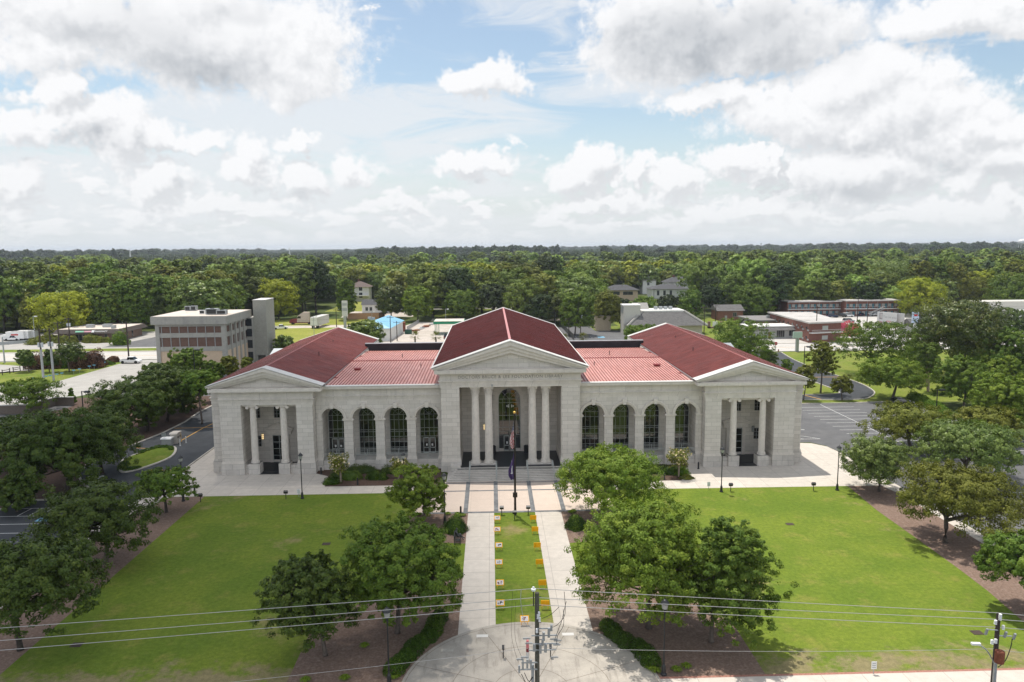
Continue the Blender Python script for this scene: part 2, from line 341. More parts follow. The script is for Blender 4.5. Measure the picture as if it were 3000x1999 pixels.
LOTC = mat('pale_lot_concrete', (.46,.41,.36), .9, .12, .25, stain=.55, stain_c=(.33,.28,.23), sscale=.12)
PAINTW = mat('white_road_paint', (.62,.62,.60), .7, .15, 3, stain=.3, stain_c=(.35,.35,.35), sscale=2)
PAINTY = mat('yellow_road_paint', (.55,.30,.06), .7, .2, 3)
PAINTB = mat('blue_road_paint', (.16,.36,.50), .7, .2, 2)
MULCH = mat('pine_straw_mulch', (.185,.125,.095), .95, .35, 5, bump=.6, bscale=16, stain=.45, stain_c=(.33,.255,.21), sscale=2.2)
MULCH_D = mat('red_brown_mulch', (.085,.052,.038), .95, .4, 4, bump=.6, bscale=12, stain=.4, stain_c=(.07,.05,.04), sscale=1)
LAWN = grass_mat('lawn_grass', (.105,.158,.018), (.142,.188,.023), (.215,.205,.05), .6, 1, .7, 1)
WORN = grass_mat('worn_grass', (.15,.155,.04), (.25,.19,.12), (.27,.205,.14), .8, 6., 0)
LAWN2 = grass_mat('rough_grass', (.115,.165,.020), (.17,.20,.035), (.28,.24,.10), .6, .8, .6)
FIELD = grass_mat('field_grass', (.20,.22,.035), (.24,.25,.05), (.36,.31,.14), .6, .6, .4)
GROUND = grass_mat('wild_ground', (.05,.075,.018), (.075,.095,.025), (.12,.10,.05), .4, .4)
BRICK = brick_mat('brown_brick', (.20,.115,.085), (.26,.155,.12), (.30,.25,.22), .24, .08, .01)
BRICKR = brick_mat('red_brick', (.165,.062,.045), (.21,.08,.06), (.20,.14,.12), .24, .08, .008)
BRICKW = brick_mat('umber_brick', (.13,.070,.052), (.18,.10,.075), (.17,.13,.11), .24, .08, .008)
CONCO = mat('office_concrete', (.37,.355,.32), .85, .1, 1.5, stain=.5, stain_c=(.24,.235,.225), sscale=.7, zst=.2)
CONCT = mat('tower_concrete', (.33,.318,.275), .85, .1, 2, stain=.3, stain_c=(.27,.26,.23), sscale=.3)
TAN = mat('tan_stucco', (.60,.46,.33), .85, .06, 2)
ROOFG = mat('stained_grey_roof', (.46,.44,.42), .85, .1, .4, stain=.8, stain_c=(.22,.20,.18), sscale=.2)
IRON = mat('cast_iron', (.07,.05,.04), .8, .3, 5)
ROOFT = mat('pale_flat_roof', (.56,.50,.44), .85, .08, .4, stain=.7, stain_c=(.38,.27,.2), sscale=.25)
WHITEW = mat('white_wall_paint', (.70,.69,.66), .7, .05, 1, stain=.2, stain_c=(.5,.48,.43))
SHING = brick_mat('grey_shingles', (.105,.10,.10), (.15,.145,.14), (.08,.08,.08), .5, .2, .01)
SHING_D = mat('dark_shingles', (.075,.075,.08), .9, .2, 2)
SHING_L = mat('pale_shingles', (.30,.29,.27), .9, .1, 2)
BLUER = mat('blue_metal_roof', (.20,.43,.60), .5, .06, .8)
WOOD = mat('wooden_fence_boards', (.38,.22,.13), .85, .2, 3)
POLEW = mat('weathered_pole_wood', (.10,.095,.075), .9, .3, 6, bump=.4, bscale=30, stain=.4, stain_c=(.06,.08,.05), sscale=3, zst=.2)
POLED = mat('dark_pole_wood', (.055,.042,.036), .9, .3, 6)
RUST = mat('rusty_metal', (.20,.065,.035), .8, .35, 5)
WIREM = mat('aluminium_wire', (.42,.41,.40), .5, .1, metal=.3)
WIRED = mat('dark_wire', (.03,.03,.03), .6, .1)
PORC = mat('pale_porcelain', (.48,.51,.53), .3, .08)
ORANGE = mat('yellow_sign_frame', (.90,.42,.008), .5, .06)
PICT = mat('picture_paper', (.66,.62,.60), .6, .1, 3)
LANT = mat('lantern_milk_glass', (.36,.36,.34), .25, .1)
WHITEP = mat('white_plastic', (.78,.78,.77), .35, .04)
TEALP = mat('teal_door_paint', (.04,.15,.19), .5, .1)
GREENP = mat('green_paint', (.02,.22,.11), .5, .1)
GREYP = mat('grey_car_paint', (.33,.34,.35), .25, .05, metal=.3)
BLACKP = mat('black_car_paint', (.012,.012,.015), .12, .1, spec=.7)
REDP = mat('dark_red_paint', (.19,.025,.03), .3, .1)
BLUEP = mat('navy_car_paint', (.03,.045,.09), .25, .1)
TYRE = mat('tyre_rubber', (.02,.02,.02), .85, .2)
RIM = mat('alloy_rim', (.45,.45,.46), .3, .1, metal=.5)
REDL = mat('red_lens', (.5,.02,.02), .3, .1)
BRONZE = mat('dark_bronze', (.060,.065,.066), .38, .3, 8, metal=.5)
GOLD = mat('gold_ball', (.85,.52,.12), .3, .05, metal=.8)
YELP = mat('yellow_bollard_paint', (.75,.42,.02), .5, .08)
DKPOLE = mat('dark_bronze_pole', (.035,.027,.024), .4, .2, metal=.2)
def lit(name, col, s):
    m, N, bs = new_mat(name); bs.inputs['Base Color'].default_value = c4(col); bs.inputs['Emission Color'].default_value = c4(col); bs.inputs['Emission Strength'].default_value = s; return m
LAMPON = lit('lit_wall_lamp_glass', (1,.72,.36), 1.1)
# ------------------------------------------------------------------ ground sheets
def sheet(name, poly, m, z, kind='structure'):
    o = MB().sheet(poly, z).build(name, m); o['kind'] = kind; return o
def rect(x0, x1, y0, y1): return [(x0,y0),(x1,y0),(x1,y1),(x0,y1)]
o = MB().sheet(rect(-14000, 14000, -3000, 26000), 0).build('ground', GROUND); o['kind'] = 'structure'
def strip(name, pts, w, m, z, kind='structure', closed=False, h=0.):
    mb = MB(); P = [Vector((p[0], p[1], 0)) for p in pts]; n = len(P)
    L = []
    for i in range(n):
        a = P[(i-1) % n] if closed or i > 0 else P[i]; b = P[(i+1) % n] if closed or i < n-1 else P[i]
        d = (b-a).normalized(); q = Vector((-d.y, d.x, 0))*w/2; L.append((P[i]+q, P[i]-q))
    R = range(n if closed else n-1)
    for i in R:
        (a, b), (c, d) = L[i], L[(i+1) % n]
        if h: mb.add([(a.x,a.y,0),(b.x,b.y,0),(d.x,d.y,0),(c.x,c.y,0),(a.x,a.y,h),(b.x,b.y,h),(d.x,d.y,h),(c.x,c.y,h)], [(4,5,6,7),(0,1,5,4),(2,3,7,6),(1,2,6,5),(3,0,4,7)])
        else: mb.add([(a.x,a.y,z),(b.x,b.y,z),(d.x,d.y,z),(c.x,c.y,z)], [(0,1,2,3)])
    o = mb.build(name, m)
    if kind: o['kind'] = kind
    return o
def smooth(pts, k=6, closed=False):
    n = len(pts); out = []
    for i in range(n if closed else n-1):
        p0 = pts[(i-1) % n] if closed or i else pts[0]; p1 = pts[i]; p2 = pts[(i+1) % n]; p3 = pts[(i+2) % n] if closed or i+2 < n else pts[-1]
        for j in range(k):
            t = j/k; out.append(tuple(.5*((2*b)+(c-a)*t+(2*a-5*b+4*c-d)*t*t+(3*b-a-3*c+d)*t**3) for a, b, c, d in zip(p0, p1, p2, p3)))
    if not closed: out.append(pts[-1])
    return out
# site around the library
sheet('lawn', rect(-41.6, -18.7, 40, 96.3), LAWN, .004)
sheet('lawn', rect(-18.7, -5.87, 64, 96.3), LAWN, .004)
sheet('lawn', rect(-2.62, 2.5, 60, 88.3), LAWN, .008)
sheet('lawn', [(18.2,40),(18.2,70),(5.76,70),(5.76,96),(46,96),(45.1,86.5),(44.9,77),(44.7,70),(44.4,65),(43.2,56),(42,40)], LAWN, .004)
sheet('mulch_bed', [(-18.7,40),(-18.7,60),(-15.5,65),(-11,69.5),(-5.87,71),(-5.87,50),(-5.87,40)], MULCH, .012)
sheet('mulch_bed', [(18.2,40),(18.2,60),(15,66),(10.5,69.5),(5.75,70.5),(5.75,40)], MULCH, .012)
sheet('mulch_bed', smooth([(-5.87,88.4),(-12.5,88.4),(-13.6,84),(-11,80),(-5.87,78.7)], 4), MULCH, .012)
sheet('mulch_bed', smooth([(5.76,88.3),(13.4,88.3),(14.4,83.5),(11,79.5),(5.76,78.3)], 4), MULCH, .012)
sheet('mulch_bed', [(-41.5,96.2),(-45.9,96.2),(-47.6,91),(-47.6,40),(-41.6,40)], MULCH, .008)
sheet('mulch_bed', [(46,96),(51.5,95.5),(51.5,40),(42,40),(43.2,56),(44.4,65),(44.7,70),(44.9,77),(45.1,86.5)], MULCH, .008)
sheet('path', rect(-5.87, -2.62, 59, 88.3), CONC, .016)
sheet('path', rect(2.5, 5.76, 58.6, 88.3), CONC, .016)
sheet('plaza', rect(-12.6, 12.6, 88.3, 96.4), CONC_P, .018)
sheet('plaza', rect(-9.5, 9.5, 96.4, 100.6), CONC_P, .018)
sheet('path', [(-49.2,96.3),(-12.6,96.3),(-12.6,99.4),(-10.3,99.4),(-10.3,106),(-9.5,106),(-9.5,105),(9.5,105),(9.5,106),(10.3,106),(10.3,99.4),(12.6,99.4),(12.6,96.1),(51,95.8),(52.6,98),(52.7,111.5),(52.2,115.5),(50.5,117.6),(48.5,118),(44,118),(44,140),(-44,140),(-49.2,140)], CONC, .012)
for x in (-14.5,):
    pass
for a, b in ((-10.3, -26.2), (10.3, 24.)):
    s = -1 if a < 0 else 1
    sheet('planting_bed', [(a, 99.45), (b, 99.5), (b+s*.6, 104.2), (b+s*2.6, 105.6), (b+s*2.6, 107.3), (a, 107.3)], MULCH_D, .02)
for x in (-6.2, -2.35, 2.3, 6.15): sheet('paving_band', rect(x-.28, x+.28, 88.5, 100.5), BANDG, .024)
for y0, y1 in ((88.1, 88.62), (96.35, 96.75), (99.75, 100.1)): sheet('paving_band', rect(-12.6 if y0 < 95 else -9.4, 12.6 if y0 < 95 else 9.4, y0, y1), BANDG, .028)
circ = [(10*math.cos(a), 51+10.15*math.sin(a)) for a in [math.pi*2*i/64 for i in range(64)]]
sheet('plaza_circle', circ, CONC_C, .022)
for r in (6.1, 2.9, 9.75): strip('paving_joint', [(r*math.cos(a), 51+r*math.sin(a)) for a in [math.pi*2*i/48 for i in range(48)]], .035, JOINT, .027, closed=True)
for k in range(8):
    a = math.pi*(2*k+1)/8 if k % 2 else math.pi*(2*k+1)/8
    strip('paving_joint', [(2.9*math.cos(a)*.2, 51+2.9*math.sin(a)*.2), (9.9*math.cos(a), 51+9.9*math.sin(a))], .035, JOINT, .029)
sheet('sidewalk', rect(-90, 90, 50.45, 52.1), CONC, .014)
for y in (50.35, 52.2):
    sheet('brick_trim', rect(9.6, 90, y-.13, y+.13), BRICKP, .018); sheet('brick_trim', rect(-90, -9.6, y-.13, y+.13), BRICKP, .018)
sheet('road', rect(-300, 300, 26, 47.5), ASPH2, .006); strip('kerb', [(-300, 47.6), (300, 47.6)], .25, KERB, 0, h=.14)
# left drive and car park
L4 = lambda x, y: (x*.3189, 1100+y*.3189)
sheet('mulch_ground', rect(-105, -47.6, 40, 165), MULCH_D, .004)
drive = [(-49.2,96.3),(-49.2,142),(-49.2,205),(-58,205),(-61,172),(-62.5,148.2),(-61.9,139.8),(-62.4,131.5),(-63.8,124.1),(-65.4,118.2),(-65.6,112),(-64.2,107),(-61,102.5),(-58.3,99.6),(-57.6,97.2),(-57.8,95.9),(-64,95.9),(-66,94),(-66,40),(-50.6,40),(-50.6,88)]
sheet('driveway', drive, ASPH, .010)
strip('kerb', [(-58,205),(-61,172),(-62.5,148.2),(-61.9,139.8),(-62.4,131.5),(-63.8,124.1),(-65.4,118.2),(-65.6,112),(-64.2,107),(-61,102.5),(-58.3,99.6),(-57.6,97.2),(-57.8,95.9),(-64,95.9),(-66,94),(-66,40)], .3, KERB, 0, h=.14)
sheet('sidewalk', [(-50.5,40),(-48.6,40),(-48.6,89),(-46.2,96.3),(-49.2,96.3),(-50.5,89)], CONC, .014)
strip('kerb', [(-49.35, 205), (-49.35, 96.5), (-50.65, 89), (-50.65, 40)], .22, KERB, 0, h=.13)
isl = smooth([(-58.59,108.3),(-60.36,111.9),(-61.15,114.9),(-60.36,118),(-59.49,121.3),(-57.04,121.9),(-55.3,119.9),(-54.23,115.1),(-55.72,110.2),(-57.3,107.9)], 4, True)
MB().prism(isl, 0, .15).build('traffic_island', LAWN)['kind'] = 'structure'
strip('kerb', isl, .35, KERB, 0, closed=True, h=.17)
for pts in ([(-61.9,134.9),(-54.8,135.2)], [(-56.9,126),(-56.5,135),(-55.7,139.9),(-54.9,145)], [(-62.5,121.5),(-59.3,120.8)], [(-54.8,108.8),(-50.4,108.5)]):
    strip('road_marking', pts, .22, PAINTY, .016)
for y, a, b in ((92.8,-64.5,-57.8),(90.0,-64.6,-57.4),(87.3,-64.6,-57.2),(84.4,-64.6,-57.1),(81.7,-64.6,-57.1),(79,-64.6,-57.1),(76.3,-64.6,-57.1),(73.6,-64.6,-57.1)): sheet('parking_line', rect(a, b, y-.06, y+.06), PAINTW, .016)
for x in (-62.4, -61., -59.6, -58.4): strip('parking_line', [(x, 90.05), (x+.15, 92.75)], .14, PAINTW, .0165)
for x, y in ((-58.5, 94.3), (-58.3, 88.7)):
    sheet('disabled_bay_marking', rect(x-.8, x+.8, y-.6, y+.6), PAINTB, .015)
for (x, y) in ((-60.2, 105.6), (-54.8, 138.5), (-58.3, 100.8)):
    MB().sheet([(x-.12,y-.9),(x+.12,y-.9),(x+.12,y+.2),(x+.45,y+.2),(x,y+.95),(x-.45,y+.2),(x-.12,y+.2)], .016).build('arrow_marking', PAINTW)['kind'] = 'structure'
# right car park and drive
lot = [(52.8,96),(52.9,111),(52.2,116),(50.5,118.2),(44,118.2),(44,147.6),(61.7,147.7),(71.4,147.6),(79,148.4),(84,146),(85.8,139.7),(86,95),(86,40),(53.2,40),(53.2,90)]
sheet('car_park', lot, ASPH2, .010)
sheet('sidewalk', [(51.4,40),(53,40),(53,90),(52.9,96.5),(50.6,95.9),(51.3,92)], CONC, .014)
strip('kerb', [(44,147.7),(71.4,147.7),(79,148.5),(84,146.2),(85.9,139.7),(86.1,95),(86.1,40)], .3, KERB, 0, h=.14)
for i in range(13):
    y = 144.4-i*2.62; a = 59.3
    sheet('parking_line', rect(a, a+11.7, y-.055, y+.055), PAINTW, .016)
sheet('parking_line', rect(65.2, 65.32, 108, 146.9), PAINTW, .0155)
for i in range(12): y = 141-i*2.7; sheet('parking_line', rect(80.6, 86, y-.055, y+.055), PAINTW, .016)
for i in range(9): y = 92-i*2.7; sheet('parking_line', rect(63, 68.5, y-.055, y+.055), PAINTW, .016)
for i in range(2):
    y = 128.5-i*6.2
    for p in ([(44,y),(51,y)], [(44,y-2.0),(50,y-2.),(53.2,y-2.)], [(51,y),(53.2,y-2)], [(46,y),(48.2,y-2)], [(48.2,y),(50.4,y-2)]): strip('parking_line', p, .12, PAINTW, .0165)
sheet('disabled_bay_marking', rect(49.4, 51.4, 124.2, 125.6), PAINTB, .015)
sheet('lawn', rect(44, 150, 148, 222), LAWN2, .004)
sheet('lawn', rect(86, 160, 60, 148), GROUND, .004)
dr = smooth([(86.5,221),(84.1,205),(83.8,191),(84.5,178),(84.8,168.6),(83.4,160.3),(80.9,155.5),(76.9,151.6),(72,151),(63.6,151.6),(52,151.6)], 4) + smooth([(52,156.8),(65.5,156.8),(73.2,157.3),(75.3,160.5),(75,170.5),(73.6,192),(70,221)], 4)
sheet('driveway', dr, ASPH, .012)
strip('kerb', smooth([(86.5,221),(84.1,205),(83.8,191),(84.5,178),(84.8,168.6),(83.4,160.3),(80.9,155.5),(76.9,151.6),(72,151),(63.6,151.6),(52,151.6)], 4), .25, KERB, 0, h=.14)
strip('kerb', smooth([(52,156.8),(65.5,156.8),(73.2,157.3),(75.3,160.5),(75,170.5),(73.6,192),(70,221)], 4), .25, KERB, 0, h=.14)
strip('road_marking', [(66,156.5),(67.8,151.9)], .3, PAINTY, .018); strip('road_marking', [(74.2,178),(84.2,178)], .3, PAINTY, .018)
# street behind, blocks beyond
sheet('road', rect(-420, 420, 222.5, 240.5), ROADC, .006)
for y in (222.4, 240.6): strip('kerb', [(-420,y),(420,y)], .3, KERB, 0, h=.15)
sheet('sidewalk', rect(-420, 420, 240.8, 242.4), CONC, .010)
for y in (231.2, 231.8): sheet('road_marking', rect(-420, 420, y-.08, y+.08), PAINTY, .012)
sheet('lawn', [(-175,184),(-113.2,184),(-112.6,193),(-111.4,214.5),(-112,221),(-150,221),(-150,217.5),(-126,208),(-175,170)], LAWN2, .008)
sheet('pavement', [(-300,150),(-104,150),(-100.4,160),(-93,175),(-93,222),(-300,222)], ASPH3, .005)
sheet('pavement', rect(-93, -49, 165, 222), ASPH2, .005)
sheet('lawn', rect(-300, -114.5, 242.4, 249), LAWN2, .008)
sheet('pavement', rect(-300, -100, 249, 300), ASPH3, .006)
sheet('pavement', [(-136,252),(-104,252),(-100,296),(-128,296)], ASPH2, .009)
sheet('field', rect(-104, -43, 243, 345), FIELD, .006)
sheet('pavement', [(-104,305),(-50,309),(-50,318),(-104,316)], LOTC, .010)
sheet('pavement', [(-42,243),(2,243),(6,322),(-36,326),(-42,300)], LOTC, .008)
sheet('pavement', rect(-75, -40, 352, 385), LOTC, .008)
sheet('lawn', rect(-90, -60, 385, 470), FIELD, .008)
sheet('lawn', rect(6, 20, 243, 318), FIELD, .008)
sheet('pavement', rect(20, 50, 243, 300), ASPH2, .009)
sheet('lawn', rect(38, 50, 284, 300), LAWN2, .013)
sheet('lawn', rect(-30, 40, 322, 430), LAWN2, .007)
sheet('pavement', [(-30,330),(60,322),(60,330),(-30,340)], LOTC, .011)
sheet('lawn', rect(50, 130, 243, 330), LAWN2, .007)
sheet('pavement', [(86,242.5),(112,242.5),(112,262),(86,262)], ROADC, .011)
sheet('pavement', [(118,242.5),(290,242.5),(290,340),(128,340)], ROADC, .010)
sheet('lawn', [(108,243),(128,243),(126,252),(110,256)], LAWN2, .014)
sheet('road', rect(-60, 60, 392, 402), ASPH3, .012)
for i in range(6): sheet('parking_line', rect(22.5+i*2.8, 22.6+i*2.8, 262, 267), PAINTW, .014)
sheet('disabled_bay_marking', rect(36, 38.5, 262, 266), PAINTB, .014)
# ------------------------------------------------------------------ the library
LIB = thing('library_building', 'long grey stone classical library with arcades, three pediments and red metal roofs', 'building', (0, 107, 0))
def part(mb, name, m, parent=LIB, **k): return mb.build(name, m, parent, **k)
def arch_wall(mb, xc, hw, x0, x1, y0, y1, zs, zt, n=18):
    """wall from springing zs to zt over [x0,x1] with a round opening centred xc, radius hw"""
    A = arcpts(xc, zs, hw, math.pi, 0, n)
    for y, flip in ((y0, False), (y1, True)):
        pts = [(x0, zs)] + A + [(x1, zs)]
        v = [(x, y, z) for x, z in pts] + [(min(max(x0+(x1-x0)*i/(len(pts)-1), x0), x1), y, zt) for i in range(len(pts))]
        m = len(pts)
        mb.add(v, [(i, i+1, m+i+1, m+i) for i in range(m-1)])
    v = [(x, y0, z) for x, z in A] + [(x, y1, z) for x, z in A]; m = len(A)
    mb.add(v, [(i, i+1, m+i+1, m+i) for i in range(m-1)])
    mb.add([(x0,y0,zt),(x1,y0,zt),(x1,y1,zt),(x0,y1,zt)], [(0,1,2,3)])
def ring(mb, xc, zc, r0, r1, y0, y1, a0=math.pi, a1=0, n=20):
    A = arcpts(xc, zc, r0, a0, a1, n); B = arcpts(xc, zc, r1, a0, a1, n); m = n+1
    v = [(x,y0,z) for x,z in A] + [(x,y0,z) for x,z in B] + [(x,y1,z) for x,z in A] + [(x,y1,z) for x,z in B]
    f = []
    for i in range(n): f += [(i,i+1,m+i+1,m+i), (m+i,m+i+1,3*m+i+1,3*m+i), (i,2*m+i,2*m+i+1,i+1)]
    mb.add(v, f)
def arch_window(xc, y, z0, zs, hw, cols, rows, door=False, doorz=0, name='window', twod=False):
    gl = MB(); A = arcpts(xc, zs, hw, math.pi, 0, 16)
    gl.ext([(xc-hw, z0)] + A + [(xc+hw, z0)], y-.05, y)
    w = part(gl, name, GLASS)
    fr = MB(); t = .045
    for x in cols: fr.box(xc+x-t/2, xc+x+t/2, y-.11, y-.055, z0 if not (door and abs(x) < hw*.8) else doorz, zs+math.sqrt(max(0, (hw*.0)**2)))
    for z in rows: fr.box(xc-hw, xc+hw, y-.115, y-.055, z-t/2, z+t/2)
    fr.box(xc-hw, xc-hw+.06, y-.12, y-.055, z0, zs); fr.box(xc+hw-.06, xc+hw, y-.12, y-.055, z0, zs)
    ring(fr, xc, zs, hw-.06, hw, y-.12, y-.055); ring(fr, xc, zs, hw*.58-.04, hw*.58, y-.11, y-.055)
    for a in (45, 90, 135):
        c, s = math.cos(math.radians(a)), math.sin(math.radians(a)); r0 = .0 if a == 90 else .0
        fr.tube([(xc+c*.0, y-.08, zs), (xc+c*hw, y-.08, zs+s*hw)], .025, 4)
    fr.build('window_frame', FRAME, w)
    if door:
        d = MB(); W_ = min(hw-.32, .95)
        for x0, x1 in ((-W_, -.03), (.03, W_)):
            for (a, b, c, e) in ((x0, x0+.11, z0, doorz-.1), (x1-.11, x1, z0, doorz-.1), (x0, x1, doorz-.24, doorz-.1), (x0, x1, z0+.82, z0+.94), (x0, x1, z0, z0+.2)):
                d.box(xc+a, xc+b, y-.16, y-.13, c, e)
        dd = part(d, 'double_door', FRAME)
        p = MB(); p.box(xc-W_+.1, xc+W_-.1, y-.128, y-.10, z0, doorz-.12); p.build('door_glass', GLASS, dd)
        [MB().box(xc+q, xc+q+.25, y-.148, y-.14, z0+1.15, z0+1.5).build('paper_notice', WHITEP, dd) for q in (-.55, .3)]
    return w
def wall_lamp(x, y, z, on):
    a = MB(); a.box(x-.16, x+.16, y-.2, y-.04, z-.42, z+.42); o = part(a, 'wall_lamp', LAMPON if on else FRAME)
    b = MB()
    for zz in (-.44, -.15, .15, .44): b.box(x-.18, x+.18, y-.22, y-.02, z+zz-.02, z+zz+.02)
    for xx in (-.17, -.05, .05, .17): b.box(x+xx-.015, x+xx+.015, y-.215, y-.03, z-.44, z+.44)
    b.build('lamp_cage', BLKM, o)
def railing(x0, x1, y, z, h, name='railing'):
    r = MB(); r.box(x0, x1, y-.03, y+.03, z+h-.06, z+h); r.box(x0, x1, y-.02, y+.02, z+h-.24, z+h-.20); r.box(x0, x1, y-.02, y+.02, z+.08, z+.12)
    n = max(2, int((x1-x0)/.14))
    for i in range(n+1): q = x0+(x1-x0)*i/n; r.box(q-.011, q+.011, y-.011, y+.011, z+.1, z+h-.2)
    for q in (x0+.03, (x0+x1)/2, x1-.03): r.box(q-.03, q+.03, y-.035, y+.035, z, z+h-.01)
    return part(r, name, FRAME)
def rake(mb, xc, hw, tipz, apz, th, y0, y1, top_in=0.):
    """two sloping cornice arms; th = vertical thickness"""
    for s in (-1, 1): mb.ext([(xc, apz), (xc, apz-th), (xc+s*hw, tipz-th*.32), (xc+s*hw, tipz)], y0, y1)
def moulding(mb, x0, x1, y0, y1, layers):
    for z0, z1, o in layers: mb.box(x0-o, x1+o, y0-o, y1, z0, z1)
def pier(x0, x1, y0, y1, ztop, zp=1.6, zb=2.0):
    if x0 > x1: x0, x1 = x1, x0
    p = part(MB().box(x0, x1, y0, y1, zb, ztop), 'pier', STONE)
    b = MB(); moulding(b, x0, x1, y0, y1, [(zp, zp+.14, .13), (zp+.14, zp+.27, .09), (zp+.27, zb, .05), (zb+.62, zb+.70, .02)]); b.build('base_moulding', STONE3, p)
    MB().box(x0-.16, x1+.16, y0-.16, y1, 0, zp).build('plinth', PLINTH, p)
    c = MB(); moulding(c, x0, x1, y0, y1, [(ztop-.22, ztop-.1, .03)]); return p
def column(xc, yc, z0, z1, rb, rt, order, baseh, caph):
    sh = MB(); n = 40; zb = z0+baseh; zt = z1-caph
    pr = [(rb, zb), (rb*1.0, zb+.1)] + [(rb+(rt-rb)*((i/6)**1.6), zb+.1+(zt-zb-.1)*i/6) for i in range(1, 7)]
    sh.lathe(xc, yc, pr, n, .055); c = part(sh, 'column', STONE3)
    b = MB(); b.lathe(xc, yc, [(rb*1.02, zb), (rb*1.2, zb-baseh*.10), (rb*1.24, zb-baseh*.25), (rb*1.12, zb-baseh*.38), (rb*1.1, zb-baseh*.5), (rb*1.3, zb-baseh*.62), (rb*1.34, zb-baseh*.8), (rb*1.25, zb-baseh*.93), (rb*1.25, z0)], 28)
    b.build('column_base', STONE3, c, smooth=True)
    k = MB()
    if order == 'ionic':
        k.lathe(xc, yc, [(rt*1.0, zt), (rt*1.15, zt+.06), (rt*1.28, zt+.2), (rt*1.1, zt+.22)], 20)
        k.box(xc-rt*1.55, xc+rt*1.55, yc-rt*1.15, yc+rt*1.15, zt+.2, z1-.1); k.box(xc-rt*1.65, xc+rt*1.65, yc-rt*1.25, yc+rt*1.25, z1-.1, z1)
        for s in (-1, 1):
            for (r, dy) in ((.25, 1.2), (.17, 1.27), (.08, 1.33)):
                pts = [(xc+s*rt*1.62+r*math.cos(a), zt+.12+r*math.sin(a)) for a in [math.pi*2*i/14 for i in range(14)]]
                k.ext(pts, yc-rt*dy, yc+rt*dy)
    else:
        H = caph; k.lathe(xc, yc, [(rt*1.0, zt), (rt*1.12, zt+.04), (rt*1.12, zt+.10), (rt*.98, zt+.12), (rt*1.0, zt+H*.5), (rt*1.35, zt+H*.86)], 24)
        for row, (zz, rr, hh, nn, off) in enumerate(((.10, 1.02, .36, 8, 0), (.36, 1.04, .38, 8, .39), (.60, 1.1, .34, 8, 0))):
            for i in range(nn):
                a = 2*math.pi*i/nn+off; c_, s_ = math.cos(a), math.sin(a)
                P = [(rt*rr, zt+H*zz), (rt*(rr+.10), zt+H*(zz+hh*.55)), (rt*(rr+.32+.08*row), zt+H*(zz+hh*.95)), (rt*(rr+.40+.08*row), zt+H*(zz+hh*.72))]
                for wv, sc in ((.30, 1.), ):
                    v = []
                    for j, (r, z) in enumerate(P):
                        w_ = rt*wv*(1, .95, .7, .35)[j]
                        for q, dr in ((-w_, 0), (0, .05), (w_, 0)): v.append((xc+c_*(r+dr)-s_*q, yc+s_*(r+dr)+c_*q, z))
                    v += [(x-c_*.07, y-s_*.07, z-.03) for x, y, z in v[:]]
                    f = [(j*3+i2, j*3+i2+1, j*3+i2+4, j*3+i2+3) for j in range(3) for i2 in range(2)]; f += [tuple(12+i for i in q) for q in f]
                    k.add(v, f)
        for i in range(4):
            a = math.pi/4+i*math.pi/2; k.ball(xc+rt*1.52*math.cos(a), yc+rt*1.52*math.sin(a), zt+H*.80, .15, .15, 8, 5)
        k.box(xc-rt*1.42, xc+rt*1.42, yc-rt*1.42, yc+rt*1.42, z1-H*.13, z1)
    k.build('capital', STONE3, c)
    return c
def seams(name, m, lines, parent, h=.05, w=.045):
    """raised seams: lines of ((x,y,z),(x,y,z))"""
    mb = MB()
    for a, b in lines:
        a = Vector(a); b = Vector(b); d = (b-a).normalized(); q = Vector((d.y, -d.x, 0)).normalized()*w/2; u = Vector((0,0,h))
        e = Vector((0,0,-.02))
        mb.add([a-q+e, a+q+e, b+q+e, b-q+e, a-q+u, a+q+u, b+q+u, b-q+u], [(4,5,6,7),(0,1,5,4),(1,2,6,5),(2,3,7,6),(3,0,4,7)])
    return mb.build(name, m, parent)
ROOF_PL = seam_roof_mat('red_roof_seam_metal', (.24,.062,.050), (.20,.052,.042), .45); ROOF_WD = mat('seam_shade_red', (.25,.075,.065), .6, .1)  # wing seams darker than the pans: rib shade put into their colour
PX = 35.66; YR = 158.9
